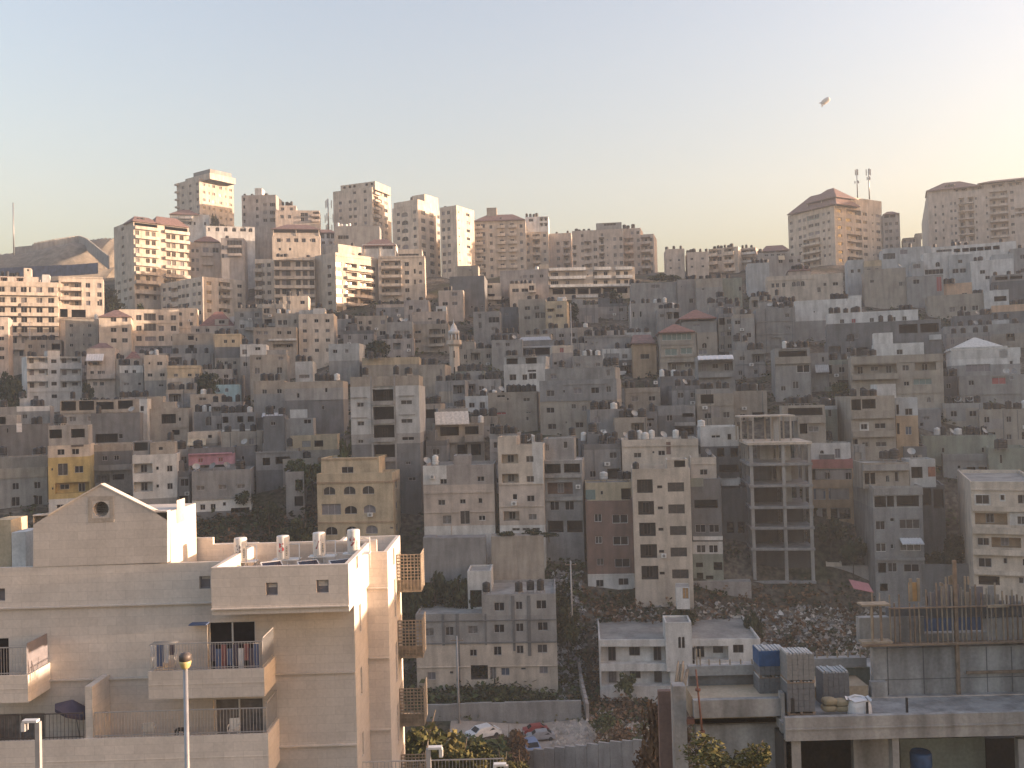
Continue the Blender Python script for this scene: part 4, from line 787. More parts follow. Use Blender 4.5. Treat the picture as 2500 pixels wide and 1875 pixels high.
f('tan wing with dark arched doorway joined to the big villa', 1664, 1828, 205, 205, 'tan', [('a', 1722, 312, 40, 46, 'glass'), ('w', 1708, 362, 70, 44, 'Fw'), ('w', 1750, 252, 16, 22)], rel=5, kind='apartment_building')
f('ochre house with brown shed roof left of the big villa', 1140, 1334, 300, 211, 'tanor', [('w', 1240, 402, 74, 40)], rel=5, hips=[(1132, 1332, 292, 222, -.5, 9, 'tiledull', .7)])
f('grey house with wide red pyramid roof behind the big villa', 1545, 1822, 118, 223, 'grey', [('w', 1660, 150, 60, 20)], rel=5, hips=[(1512, 1826, 96, 22, -.8, 12, 'tile', .1)], par=.2)
f('long grey wall house with blue tarpaulin hanging off its roof', 752, 1132, 232, 216, 'block', [('w', [815, 850], 300, 20, 34, 'curtain'), ('w', 765, 292, 20, 40), ('s', 940, 245, 380, 8)], rel=5, tk=[770, 790, 860, 890, 910, 1010, 1060], wt=[1215, 600], inset=(.3, .9))
f('grey metal-roofed hall with dark open side near centre', 150, 525, 262, 220, 'block', [('o', 330, 350, 330, 60, 'bare')], rel=-4, roofm='metalroof', par=.05, hips=[(150, 530, 318, 240, -.6, 14, 'metalroof', .6)])
f('small cream-topped house with a brown door right of the metal-roofed hall', 490, 662, 312, 204, 'cream', [('w', 568, 350, 34, 40, 'redcurtain'), ('w', [515, 585], 455, 28, 24)], rel=4, bands=[(372, 'greypk')], tk=[530, 570, 690], par=.3)
f('grey house with pipes and water tank stands right of the cream-topped house', 662, 900, 395, 200, 'grey', [('w', [700, 860], 470, 40, 30, 'curtain')], rel=4, tk=[690, 780, 900, 840], wt=[760, 800, 860, 960], inset=(.3, 1.0))
f('grey-green terrace house with white laundry posts near centre', 0, 250, 260, 218, 'grey', [('w', [50, 130], 300, 34, 30)], rel=-4, tk=[20, 60, 160, 110], ds=[75, 180])
f('blue-grey house with barred openings under the centre roofs', 720, 1060, 1085, 152, 'dgrey', [('w', 770, 1180, 60, 70, 'glassmid'), ('w', 880, 1225, 70, 40, 'redcurtain'), ('o', 960, 1175, 180, 60), ('w', 980, 1130, 50, 20, 'white_cloth'), ('o', 900, 1300, 230, 50)], rel=4, tk=[880, 940, 1000, 860], wt=[748, 920, 1070], inset=(.3, 1.2))
f('grey-white flat house with metal stair right of the dark slate house', 1690, 2000, 972, 150, 'white', [('w', 1815, 1050, 74, 26, 'Fw'), ('w', 1925, 1055, 34, 50, 'glass'), ('o', [1850, 1960], 1180, 60, 70), ('o', 1920, 1310, 170, 60), ('b', 1925, 1410, 170, 50, ('white', .6))], rel=5, bands=[(1130, 'dgrey')], wt=[1700])
# --- M4
Z(*M4)
f('tan house with heavy four-part parapet on the right', 668, 1416, 402, 172, 'tan', [
    ('s', 1042, 434, 748, 56), ('l', 865, 508, 350, 74), ('w', 1112, 506, 56, 46, 'glassmid'), ('l', 1275, 500, 172, 64), ('b', 862, 568, 370, 46, ('tan', 1.0)), ('w', 1245, 620, 150, 48, 'greenglass'), ('w', 1115, 632, 46, 34), ('s', 1225, 708, 380, 10), ('a', 1292, 765, 36, 40), ('v', 878, 434, 6, 56), ('v', 1050, 434, 6, 56), ('v', 1215, 434, 6, 56)],
  rel=6, bands=[(720, 'tan'), (830, 'grey')], kind='apartment_building', tk=[610, 690, 790, 850], par=.3)
f('concrete house with railed terrace and framed windows below the heavy parapet', 668, 1025, 722, 150, 'tan', [
    ('o', 665, 790, 170, 90), ('o', 815, 785, 110, 80, 'bare'), ('b', 845, 872, 345, 66, ('tan', .5)), ('w', 771, 970, 52, 46, 'glass'), ('w', 902, 967, 88, 44, 'glass'), ('p', 771, 970, 74, 66, 'white'), ('b', 845, 1030, 345, 50, ('tan', .6)), ('o', 695, 1108, 40, 76), ('w', 776, 1115, 52, 40), ('w', 905, 1115, 88, 40)],
  rel=14, xs=540, bands=[(1050, 'tan')], kind='apartment_building', tk=[770, 790, 850, 690], inset=(2, 3.5), huts=[(880, 1035, 625, 4, 4, 'white')])
f('tan side house with a purple curtain joined to the railed terrace house', 1030, 1210, 735, 151, 'bluew', [('w', 1137, 850, 62, 54), ('o', 1040, 830, 34, 80), ('w', 1130, 1002, 50, 66, 'blueglass'), ('o', 1040, 985, 34, 90)], rel=6, bands=[(880, 'tanor')], wt=[1000])
f('white gable-walled house on the right', 1480, 2042, 420, 179, 'white', [('w', 1970, 465, 26, 28), ('w', 1700, 500, 200, 60, 'shutter')], rel=8, bands=[(445, 'white'), (475, 'grey')], par=.1, huts=[(1482, 1940, 330, -.02, 9, 'white', (), dict(par=.05)), (1870, 2045, 330, -.025, 8, 'white', (), dict(par=.05))], hips=[(1470, 1950, 345, 245, -.05, 9.5, 'awning', .05)])
f('grey terraced house under the white gable, window with red curtains', 1545, 2120, 558, 172, 'grey', [('w', 1645, 615, 46, 40), ('w', 1870, 602, 116, 62, 'redcurtain'), ('w', 1975, 585, 34, 34, 'Fw'), ('s', 1800, 710, 500, 8), ('w', 1760, 600, 12, 24), ('w', [1600, 1780], 800, 40, 34)], rel=7, bands=[(710, 'grey')], ds=[1930], dd=[1985])
f('long grey-green rooftop house with white tanks at the right', 1252, 1850, 1042, 158, 'green', [('w', [1415, 1738], 1160, 22, 40), ('w', 1620, 1150, 12, 24)], rel=6, tk=[1420, 1540, 1640, 1690, 1750, 1820], wt=[1372, 1540], ds=[1480, 1745], t=14, inset=(.5, 4))
f('grey house with framed front window at the left of the heavy parapet', 52, 340, 335, 180, 'grey', [('b', 195, 435, 290, 56, ('tan', .4)), ('w', 282, 505, 108, 62, 'Fw'), ('o', 200, 375, 230, 60), ('w', 215, 635, 50, 60), ('w', [115], 660, 40, 40), ('w', 445, 430, 24, 40)], rel=6, tk=[150, 195, 250, 310, 350, 390], ds=[205], wt=[135], inset=(.5, 2.5))
f('grey corner wall house beside the framed front window', 342, 490, 372, 182, 'grey', [('w', 445, 425, 24, 44), ('n', 430, 500, 110, 60, 'bluew')], rel=6)
f('tan cloth-roofed house above the concrete skeleton', 242, 465, 895, 152, 'tan', [('o', 285, 985, 60, 80), ('w', 365, 990, 84, 46), ('b', 350, 915, 230, 50, ('tan', .4))], rel=6, huts=[(110, 460, 800, 1.5, 5, 'tan', [('o', 300, 850, 280, 60, 'bare')])], tk=[60, 180, 240, 300, 340])
f('white hut house with ruined wall at right edge lower slope', 1785, 2110, 1140, 150, 'green', [('w', 1990, 1355, 66, 46), ('w', 1885, 1230, 20, 70)], rel=6, tk=[1860, 1900], inset=(-.6, -.3))
f('crumbling grey house left of the ruined wall', 1415, 1790, 1190, 155, 'grey', [('w', 1545, 1295, 26, 26), ('o', [1640, 1735], 1340, 70, 90), ('s', 1590, 1225, 350, 50)], rel=7, xs=1340)
f('dark grey house above the long grey-green rooftop', 1215, 1400, 830, 165, 'block', [('w', 1280, 900, 50, 30, 'curtain'), ('w', 1240, 950, 30, 30)], rel=6, dd=[1165])
f('olive house left of the terraced house under the white gable', 1400, 1560, 560, 176, 'dgrey', [('w', 1460, 640, 40, 40), ('w', 1450, 760, 36, 30)], rel=6, tk=[1430, 1500])
f('bluish corner house left of the railed terrace house', 430, 560, 800, 157, 'bluew', [('w', 500, 860, 30, 60, 'glassmid')], rel=6, bands=[(830, 'green')], tk=[460, 480, 520], wt=[485])
# ================================================================ smaller houses packed between the bigger ones
def h(label, x0, x1, yt, d, mat, nx=2, ny=3, rel=None, low=None, nt=0, nd=0, nw=0, skip=.1, **k):
    """small house: nx x ny windows spaced by storey height, some blank, some open bays"""
    rnd = random.Random(int(x0 * 7 + yt * 13)); sp = 3.0 * F / d * ZF[2]; w = x1 - x0; its = []
    for j in range(ny):
        y = yt + sp * (.62 + j)
        for i in range(nx):
            q = rnd.random(); x = x0 + w * (i + .5 + rnd.uniform(-.12, .12)) / nx
            if q < skip: continue
            if q < skip + .12: its.append(('o', x, y, min(w / nx * .7, sp * .9), sp * .55))
            elif q < skip + .2: its.append(('l', x, y, min(w / nx * .8, sp * 1.1), sp * .6))
            else: its.append(('w', x, y + rnd.uniform(-.03, .03) * sp, sp * rnd.uniform(.28, .46), sp * rnd.uniform(.30, .42)))
        if rnd.random() < .35: its.append(('s', (x0 + x1) / 2, yt + sp * (j + 1.02), w, sp * .05))
    if rnd.random() < .4: its.append(('b', x0 + w * rnd.uniform(.3, .7), yt + sp * 1.9, w * .4, sp * .3))
    bands = [(yt + sp * low, rnd.choice(['grey', 'block', 'dgrey', 'greypk']))] if low else ()
    for q in range(rnd.randrange(1, 3)): its.append(('v', x0 + w * rnd.uniform(.05, .95), yt + sp * ny * .5, sp * .04, sp * ny * .95, 'dgrey'))
    if rnd.random() < .6: its.append(('c', x0 + w * rnd.uniform(.15, .85), yt + sp * rnd.uniform(1.0, 1.3), sp * .3, sp * .2))
    if rnd.random() < .45: its.append(('p', x0 + w * rnd.uniform(.2, .8), yt + sp * rnd.uniform(.5, 1.8), w * rnd.uniform(.25, .5), sp * rnd.uniform(.5, 1.0), rnd.choice(['grey', 'greypk', 'tan', 'block', 'bluew'])))
    if not bands and rnd.random() < .5: bands = [(yt + sp * .3, rnd.choice(['grey', 'tan', 'greypk', 'block']))]
    huts = [(x0 + w * .1, x0 + w * .45, yt - sp * .55, 2.0, 3.5, mat)] if rnd.random() < .3 else ()
    pos = lambda n, a, b: [x0 + w * (a + (b - a) * (i + .5 + rnd.uniform(-.2, .2)) / n) for i in range(n)]
    f(label, x0, x1, yt, d, mat, its, rel=rel, bands=bands, huts=huts, tk=pos(nt, .05, .95), ds=pos(nd, .1, .9) if nd else (), wt=pos(nw, .5, .95) if nw else (), inset=(.4, 1.6), t=rnd.uniform(7, 10), **k)
Z(0, 0, 1)
h('small tan house on the bank right of the red pyramid roof', 572, 640, 752, 252, 'tan', 2, 3, nt=3)
h('low grey house with tanks above the tan wing', 640, 690, 742, 249, 'grey', 2, 2, nt=3, nd=1)
h('cream cottage tucked under the six-balcony block', 690, 752, 722, 266, 'cream', 2, 2, nt=2)
h('grey terrace house at the foot of the glazed balcony block', 790, 868, 778, 258, 'grey', 3, 2, nt=4, nw=1)
h('tan terrace house right of the glazed balcony block foot', 866, 945, 770, 256, 'tan', 3, 3, nt=3)
h('dark grey house above the pale blue box house', 838, 912, 806, 240, 'dgrey', 2, 2, nt=4)
h('pinkish house between the blank grey building and glazed block', 918, 990, 742, 262, 'pinkst', 2, 3, nt=3)
h('pale grey house behind the old stone hall', 932, 1010, 826, 232, 'greypk', 3, 2, nt=4, nd=1)
h('olive-grey house with roof tanks at the minaret foot', 1110, 1180, 905, 206, 'green', 2, 3, nt=3)
h('beige house right of the minaret shaft', 1120, 1205, 850, 222, 'tan', 3, 2, nt=4, nw=1)
h('blue-grey house right of the minaret shaft, lower row', 1130, 1222, 925, 196, 'grey', 3, 3, nt=5)
h('white fronted house with tanks under the roof-terrace house', 1135, 1220, 965, 186, 'white', 3, 2, low=1.1, nt=3, nw=2)
h('narrow tan house between twin-bay tower and lean-to canopy', 1035, 1075, 985, 170, 'tan', 1, 4, nt=2)
h('grey house with dark bays right of the twin-bay tower', 1062, 1135, 928, 188, 'block', 2, 4, nt=3)
h('dark house under the lean-to canopy house', 1040, 1090, 1075, 156, 'dgrey', 1, 3)
h('tan house with tanks left of the rough tan house', 1150, 1215, 1015, 170, 'tan', 2, 3, nt=3, nd=1)
h('grey block house above the peach tower house', 1195, 1262, 1058, 154, 'block', 2, 3, nt=4)
h('small grey house below the white hotel terrace', 1392, 1460, 745, 262, 'grey', 2, 2, nt=3)
h('dark grey house right below the hotel terrace', 1455, 1530, 742, 268, 'dgrey', 3, 2, nt=4)
h('tan cottage row under the dark conical trees', 1388, 1450, 800, 240, 'tan', 2, 2, nt=3, nw=1)
h('grey-pink house with four tanks under the slit-window house', 1440, 1530, 808, 232, 'greypk', 3, 2, nt=4)
h('pale flat house above the blue tarpaulin wall', 1528, 1590, 812, 228, 'bluew', 2, 2, nt=3, nd=1)
h('grey house with washing bays over the metal-roofed hall', 1330, 1410, 802, 236, 'grey', 3, 2, nt=4)
h('tan house with a shaded porch near the slope centre', 1275, 1345, 815, 232, 'tan', 2, 2, nt=3)
h('low dark house left of the metal-roofed hall', 1200, 1262, 812, 234, 'dgrey', 2, 2, nt=3, nd=1)
h('grey house behind the cream-topped brown door house', 1392, 1470, 838, 216, 'grey', 3, 2, nt=4, nw=1)
h('white-fronted cottage above the ochre house', 1470, 1545, 852, 214, 'white', 2, 2, low=.9, nt=3)
Z(*N5)
h('tall tan house with stained corner right of the red pyramids', 1052, 1335, 1040, 214, 'tan', 2, 5, rel=5, nt=3, nd=1)
h('broad blank grey house with small vents right of the tall tan house', 1352, 1885, 965, 218, 'grey', 3, 4, rel=5, skip=.55, nt=5)
h('grey house with dark roof boxes left of the tall tan house', 845, 1050, 1030, 222, 'block', 2, 4, rel=4, nt=3)
h('dark bluish house behind the red pyramid roofs', 820, 1060, 900, 238, 'dgrey', 2, 3, rel=4, nt=4)
h('beige house with roof oval under the cream arches house', 1290, 1560, 800, 246, 'tan', 3, 3, rel=4, nt=4, nd=1)
h('grey house with crowded tanks under the cream arches house', 1560, 1900, 880, 236, 'greypk', 3, 3, rel=4, nt=6, nd=1)
h('blue-grey house left of the pale pink house', 0, 290, 660, 268, 'dgrey', 3, 3, rel=4, nt=3, nw=2)
h('grey flat house left of centre thicket with slit openings', 30, 330, 960, 236, 'grey', 3, 2, rel=4, nt=4, nw=1)
Z(0, 0, 1)
h('grey house with deep balcony bays right of the white awning house', 1788, 1868, 855, 198, 'grey', 2, 5, nt=4)
h('tan narrow house above the concrete skeleton pavilion', 1790, 1872, 955, 172, 'tan', 2, 3, nt=4, nw=1)
h('grey house between the skeleton and the framed window house', 1700, 1790, 950, 168, 'grey', 2, 3, nt=4)
h('dark house left of the skeleton pavilion top', 1640, 1712, 942, 172, 'dgrey', 2, 3, nt=3, nd=1)
h('green-grey house left of the heavy parapet house', 2000, 2078, 880, 182, 'green', 2, 4, nt=3)
h('dim grey house behind the heavy parapet house', 2020, 2090, 835, 196, 'dgrey', 2, 4, nt=3)
h('grey house right of the heavy parapet house side', 2302, 2400, 985, 166, 'grey', 2, 3, nt=4, nd=2)
h('tan rooftop house at right edge under the gable house', 2390, 2530, 1000, 162, 'tan', 3, 3, nt=5, nw=1)
h('dark grey house between gable house and heavy parapet house', 2298, 2345, 900, 186, 'dgrey', 1, 4, nt=2)
h('grey house with tanks above the white gable house', 2310, 2420, 815, 206, 'grey', 3, 2, nt=4)
h('bluish flat house at the right edge above the gable house', 2410, 2530, 800, 212, 'bluew', 3, 2, nt=4)
h('dark block house at lower left of the long grey-green rooftop', 2205, 2262, 1090, 150, 'dgrey', 1, 4)
h('grey house filling the gap left of the narrow grey tower', 2078, 2112, 1085, 150, 'grey', 1, 3)
h('blackish house in the gap below the tan stripe house', 1990, 2095, 1135, 148, 'dgrey', 2, 3)
h('tan roof house above the wide cream house', 1500, 1580, 1020, 158, 'tan', 2, 2, nt=3, nd=1)
h('grey house between slab-fronted house and wide cream house', 1440, 1522, 1000, 160, 'block', 2, 3, nt=4, nw=1)
h('dark house with red curtain above the brown brick house', 1425, 1515, 1085, 149, 'dgrey', 2, 3, nt=3, nw=1)
h('tan house behind the pink-walled balcony house', 540, 640, 1052, 166, 'tan', 2, 2, nt=3)
h('grey house above the dark undercroft house', 640, 735, 1080, 164, 'grey', 2, 2, nt=3, nd=1)
h('tan house with dark bays left of the yellow arched house', 690, 775, 1118, 158, 'tan', 2, 3, nt=2)
h('low grey house behind the white painted house roof', 430, 500, 1095, 158, 'grey', 2, 3, nt=2)
h('grey lean house between white painted and pink-walled houses', 432, 462, 1150, 152, 'dgrey', 1, 3)
h('pale house with tanks below the turquoise-walled house', 515, 590, 980, 186, 'greypk', 2, 2, nt=4)
h('tan house beside the cream tower house base', 405, 480, 950, 204, 'tan', 2, 2, nt=3)
h('grey house with tanks under the white four-storey house', 215, 300, 985, 204, 'grey', 3, 2, nt=4)
h('beige house behind the white framed rooftop bays', 300, 372, 968, 208, 'greypk', 2, 2, nt=4)
h('white house at the left under the dark trees', 40, 118, 990, 206, 'bluew', 2, 2, nt=3)
h('dark grey house below the plain tan block', 170, 250, 870, 250, 'greypk', 3, 2, nt=3)
h('pink terrace house below the long cream block', 330, 410, 862, 244, 'pinkst', 3, 2, nt=3)
h('grey house under the dark open stair bay house', 415, 520, 862, 236, 'grey', 3, 2, nt=4)
h('white cottage right of the yellow two-window house', 586, 640, 840, 228, 'white', 2, 2, low=1.0, nt=2)
h('tan house under the yellow two-window house', 500, 590, 915, 218, 'tan', 3, 2, nt=3)
h('cream house between corner block and dark hedge', 395, 480, 752, 280, 'cream', 3, 2, nt=2)
h('tan terrace house at the foot of the wide balcony block', 60, 150, 830, 262, 'tan', 3, 2, nt=3)
h('small house with white front below the wide cream corner block', 560, 625, 772, 262, 'white', 2, 2, low=.8, nt=2)
# ================================================================ lower slope buildings
D1 = (600, 1150, 4.8087)
Z(*D1)
f('yellow house with arched windows and brown cornices', 832, 1722, 14, 142, 'sand', [
    ('a', [975, 1212, 1432], 218, 142, 98, 'glassmid'), ('w', 993, 437, 228, 130, 'shutter'), ('a', 1221, 448, 150, 98, 'glass'), ('a', 1442, 440, 146, 98, 'shutter'), ('a', [990, 1228], 690, 142, 100, 'glass'), ('a', 1463, 682, 142, 100, 'shutter'),
    ('s', 1278, 122, 900, 22, 'tanor'), ('s', 1278, 592, 900, 20, 'tanor'), ('c', 1452, 508, 60, 40), ('w', 1697, 668, 40, 22), ('S:w', 1765, [180, 430, 690], 26, 90), ('S:s', 1760, 122, 76, 22, 'tanor')],
  rel=-13, xs=1808, kind='apartment_building', par=.7, huts=[(882, 1560, -168, 2.5, 7, 'sand', [('w', 1190, -20, 140, 76, 'glass'), ('s', 1200, -150, 680, 16, 'tanor')], dict(par=.3))], tk=[])
f('tall grey side house behind the yellow arched house', 1812, 2085, -80, 156, 'dgrey', [('w', 1930, 80, 80, 50, 'glass'), ('o', 1890, 240, 90, 60)], rel=-6)
Z(*G3)
f('three-storey pink house with a white painted corner and white base', 216, 934, 345, 141, 'greypk', [
    ('w', 422, 510, 70, 52), ('w', 800, 492, 72, 52), ('w', 615, 513, 66, 14), ('w', 398, 722, 74, 56), ('w', 612, 716, 60, 46), ('w', 790, 712, 44, 54), ('w', 447, 896, 92, 88, 'curtain'), ('w', 630, 880, 98, 136, 'glassmid'), ('w', 803, 888, 70, 54, 'Fw'),
    ('s', 575, 620, 716, 20, 'pinkst'), ('p', 336, 442, 238, 190, 'white'), ('s', 575, 822, 716, 10), ('v', 490, 880, 10, 500), ('c', 310, 462, 40, 30)],
  rel=-5, bands=[(545, 'pinkst'), (960, 'white')], kind='apartment_building', par=.5, huts=[(528, 692, 255, .4, 4, 'greypk')], wt=[345], ds=[255])
f('four-storey peach tower house with white painted right edge', 974, 1432, 142, 140, 'cream', [
    ('l', 1095, [285, 482], 168, 92), ('w', 1296, [292, 495, 692], 78, 62), ('w', 1135, 672, 50, 60, 'Fw'), ('c', 1126, 735, 60, 44), ('l', 1096, 866, 160, 96), ('w', 1310, 878, 84, 60, 'curtain'), ('w', [1138, 1240, 1342], 1003, 78, 30, 'glassmid'), ('p', 1376, 330, 108, 420, 'white'),
    ('s', 1200, 770, 456, 8), ('s', 1200, 545, 456, 5)], rel=-5, bands=[(545, 'pinkst'), (960, 'white')], kind='apartment_building', par=.4, huts=[(974, 1166, 66, .05, 5, 'cream')], wt=[1320], tk=[1240, 1290, 1400], ds=[1275])
f('grey slab-fronted house with deep balconies and dark garages', 1436, 1828, 302, 141, 'grey', [
    ('o', 1530, 386, 160, 96), ('o', 1725, 384, 160, 90), ('b', 1632, 460, 385, 34, ('grey', .5)), ('l', 1600, 586, 255, 116, 'brick'), ('b', 1632, 690, 385, 40, ('grey', .4)), ('w', [1540, 1690], 765, 92, 92, 'glass'), ('o', [1545, 1738], 975, 156, 118, 'bare'), ('c', 1782, 572, 40, 40)],
  rel=-4, bands=[(500, 'block')], kind='apartment_building', par=.15, roofm='white', huts=[(1438, 1746, 78, 3, 6, 'grey', [('w', 1660, 148, 44, 70), ('a', 1474, 170, 40, 70, 'curtain')])], tk=[1735])
Z(*G4)
f('unfinished grey four-storey house with bare concrete pillars', 108, 1194, 456, 124, 'grey', [
    ('w', 208, 597, 80, 64, 'curtain'), ('w', 368, 592, 64, 70, 'glassmid'), ('w', 548, 584, 80, 64, 'curtain'), ('w', 752, 577, 80, 68, 'glass'), ('w', 910, 572, 60, 66, 'glass'), ('w', 1088, 565, 80, 68, 'glass'),
    ('w', 547, 762, 54, 52), ('w', 735, 750, 60, 70), ('w', 908, 742, 55, 65), ('w', 1080, 738, 78, 66), ('w', 220, 937, 65, 60), ('w', 375, 912, 30, 20), ('o', 590, 913, 130, 110), ('w', 695, 920, 50, 98), ('w', 790, 912, 66, 60, 'blueglass'), ('w', 1085, 902, 66, 56), ('w', 930, 890, 40, 18),
    ('w', 222, 1062, 60, 55, 'glass'), ('w', 700, 1060, 55, 70, 'glass'), ('v', 320, 580, 20, 240, 'dgrey'), ('v', 430, 800, 26, 690, 'dgrey'), ('v', 648, 580, 14, 240, 'dgrey'), ('v', 865, 600, 18, 300, 'dgrey'), ('v', 982, 620, 26, 340, 'dgrey'), ('s', 650, 684, 1080, 12, 'dgrey'), ('s', 650, 512, 1080, 8, 'dgrey'), ('s', 650, 868, 1080, 5)],
  rel=-4, bands=[(686, 'cream')], kind='apartment_building', par=.3, t=11, huts=[(618, 1190, 312, .0, 10, 'grey', [('w', 752, 408, 80, 68, 'glass'), ('w', 905, 402, 52, 64, 'glass'), ('w', 1077, 398, 80, 68, 'glass'), ('v', 858, 420, 26, 190, 'dgrey'), ('v', 980, 420, 26, 190, 'dgrey')], dict(par=.35)),
  (508, 690, 138, 4, 5, 'white', [('o', 570, 350, 90, 130, 'bare')], dict(zb=450))], tk=[910, 1000, 1078, 660], inset=(.6, 2))
Z(0, 0, 1)
f('white two-storey house with loggias and a stair tower', 1462, 1856, 1562, 122, 'white', [
    ('l', 1550, 1600, 168, 42), ('l', 1734, 1596, 88, 34), ('w', 1802, 1586, 26, 20, 'glass'), ('l', 1550, 1657, 168, 36), ('w', 1523, 1683, 6, 20, 'glass'), ('w', 1690, 1605, 10, 46, 'glass'), ('l', 1745, 1655, 110, 34)],
  rel=6, kind='apartment_building', fr='frame_dark', par=.35, t=13, huts=[(1624, 1688, 1520, -.25, 4, 'white', [('a', [1658, 1667], 1569, 7, 28, 'glass')], dict(zb=1640))])
Z(*G5)
f('brown brick house with white windows on a white base', 100, 488, 742, 138, 'brick', [
    ('w', 196, 880, 60, 64, 'Fw'), ('w', 374, 892, 126, 70, 'Fw'), ('w', 196, 1058, 56, 60, 'Fw'), ('w', 374, 1068, 124, 70, 'Fw'), ('w', 204, 1237, 56, 56, 'glassmid'), ('w', 383, 1248, 124, 70, 'glass'), ('w', 196, 1410, 62, 56, 'glass'), ('w', 388, 1400, 84, 56, 'glass'), ('s', 295, 1338, 392, 8, 'white')],
  rel=3, bands=[(1340, 'white'), (1500, 'grey')], kind='apartment_building', par=.4, huts=[(96, 470, 594, 3.5, 5, 'sand', [('w', 228, 676, 20, 30, 'glass'), ('p', 130, 690, 90, 80, 'greenglass'), ('o', 425, 690, 80, 90)])], tk=[390, 440], wt=[250])
f('five-storey cream block with wide dark loggias', 474, 944, 482, 135, 'cream', [
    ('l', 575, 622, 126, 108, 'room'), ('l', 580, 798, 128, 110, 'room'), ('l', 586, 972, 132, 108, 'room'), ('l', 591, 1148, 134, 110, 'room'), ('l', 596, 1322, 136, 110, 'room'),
    ('w', 695, [630, 800, 973, 1152, 1328], 42, 24, 'glass'), ('w', 826, [633, 810], 134, 74, 'glassmid'), ('w', 834, [985, 1158], 134, 74, 'glassmid'), ('w', 842, 1335, 134, 74, 'glassmid'), ('c', 712, 1186, 40, 30)],
  rel=3, kind='apartment_building', fr='frame_dark', par=1.0, huts=[(755, 925, 405, .6, 4, 'cream', [('o', 860, 440, 90, 56)])], tk=[505], inset=(.5, 1))
f('wide cream house behind the five-storey cream block', 390, 1010, 247, 148, 'cream', [('w', 516, 372, 62, 40, 'glassmid'), ('w', 712, 358, 56, 40), ('w', 645, 350, 18, 18), ('p', 768, 320, 36, 100, 'brick'), ('s', 700, 300, 610, 8)], rel=3, kind='apartment_building', wt=[535, 582, 635, 830], ds=[415, 725], tk=[480, 900])
f('cream annex with one window on the right of the five-storey block', 948, 1156, 388, 142, 'cream', [('w', 1052, 508, 62, 46), ('s', 1050, 440, 205, 8)], rel=3, dd=[1085], bands=[(560, 'tan')])
f('dark grey narrow house right of the five-storey cream block', 948, 1194, 562, 138, 'dgrey', [
    ('o', 1068, 766, 190, 68), ('w', [1018, 1128], 964, 84, 66, 'glass'), ('b', 1080, 1040, 250, 30, ('white', .4)), ('w', [1018, 1118], 1130, 74, 66, 'Fw'), ('o', 1000, 1258, 56, 36), ('o', 1150, 1268, 70, 64), ('o', 1002, 1352, 52, 60), ('o', 1080, 1360, 60, 30), ('p', 1000, 590, 104, 70, 'green')],
  rel=3, bands=[(1070, 'white'), (1170, 'green')], kind='apartment_building', par=.3)
f('dark house under scaffolding shadow left of the concrete skeleton', 1200, 1440, 640, 144, 'dgrey', [('o', [1262, 1350], 955, 56, 92), ('w', [1262, 1290], 1118, 28, 60, 'glass'), ('o', 1318, 1256, 225, 84, 'bare'), ('o', 1318, 1356, 225, 34, 'bare'), ('b', 1260, 590, 160, 50, ('white', .5))], rel=4, bands=[(1300, 'greypk')], huts=[])
f('white balcony hut house behind the dark scaffolding shadow house', 1180, 1345, 560, 150, 'dgrey', [('w', 1260, 640, 100, 30, 'curtain')], rel=4, par=.3, huts=[(1180, 1345, 562, -.3, 4, 'white')])
f('small cream house wall with blue banner right of the brown brick house', 380, 478, 600, 146, 'greypk', [('p', 432, 675, 50, 46, 'blue_cloth')], rel=3)
f('small shed with orange door and tilted white roof', 832, 940, 1440, 128, 'white', [('w', 915, 1490, 66, 90, 'plywood')], rel=3, t=3, par=.05, kind='shed', zb=1530)
f('long low white retaining house base', 945, 1440, 1392, 137, 'greypk', [('w', 1020, 1470, 14, 16)], rel=3, t=3, kind='retaining_wall', cat='wall', par=.05)
# --- G6
Z(*G6)
f('tan house with red parapet stripe and blue glass', 258, 604, 405, 148, 'redp', [
    ('l', 430, 525, 326, 88), ('w', 326, 686, 100, 92, 'blueglass'), ('w', 482, 684, 168, 90, 'blueglass'), ('o', 326, 845, 104, 96), ('o', 492, 840, 160, 90), ('w', 350, 530, 70, 70, 'glass')],
  rel=6, bands=[(478, 'tanor')], kind='apartment_building', huts=[(256, 586, 272, 2.5, 5, 'white', [('a', 352, 345, 32, 30, 'glass'), ('w', 478, 358, 46, 76, 'shutter')])], tk=[240, 300, 340, 380, 420], inset=(2.6, 4))
f('narrow grey tower house with glazed balconies on the right', 764, 1164, 622, 134, 'grey', [
    ('o', 822, 748, 92, 86), ('o', 905, 746, 56, 86), ('o', 1045, 744, 180, 86), ('v', 868, 840, 8, 400), ('b', 965, 665, 395, 56, ('grey', .5)), ('w', 818, 940, 76, 72), ('w', 1055, 930, 164, 76, 'glassmid'), ('w', 915, 895, 36, 30),
    ('w', 818, 1118, 84, 70, 'Fw'), ('w', 1056, 1112, 172, 72, 'Fw'), ('n', 1055, 1060, 175, 34, 'white_cloth'), ('w', 908, 1110, 26, 40, 'Fw'), ('b', 968, 1210, 400, 22, ('block', .3)), ('o', 820, 1282, 64, 80), ('w', 905, 1280, 72, 76, 'glassmid'), ('w', 1060, 1286, 126, 64, 'glass'), ('o', 828, 1440, 62, 60)],
  rel=15, xs=606, bands=[(800, 'block')], kind='apartment_building', par=.5, huts=[(682, 1056, 432, 2, 6, 'tan', [('o', [716, 762], 560, 38, 90), ('a', 882, 562, 30, 56, 'glass'), ('w', 956, 548, 32, 84, 'glass'), ('b', 865, 470, 370, 50, ('grey', .6))]), (1060, 1272, 404, 3, 4, 'bluew', [('o', 1120, 510, 90, 90, 'bare'), ('p', 1240, 505, 60, 80, 'rust')])], tk=[860, 950, 880], ds=[1085], wt=[1020], inset=(2.2, 5))
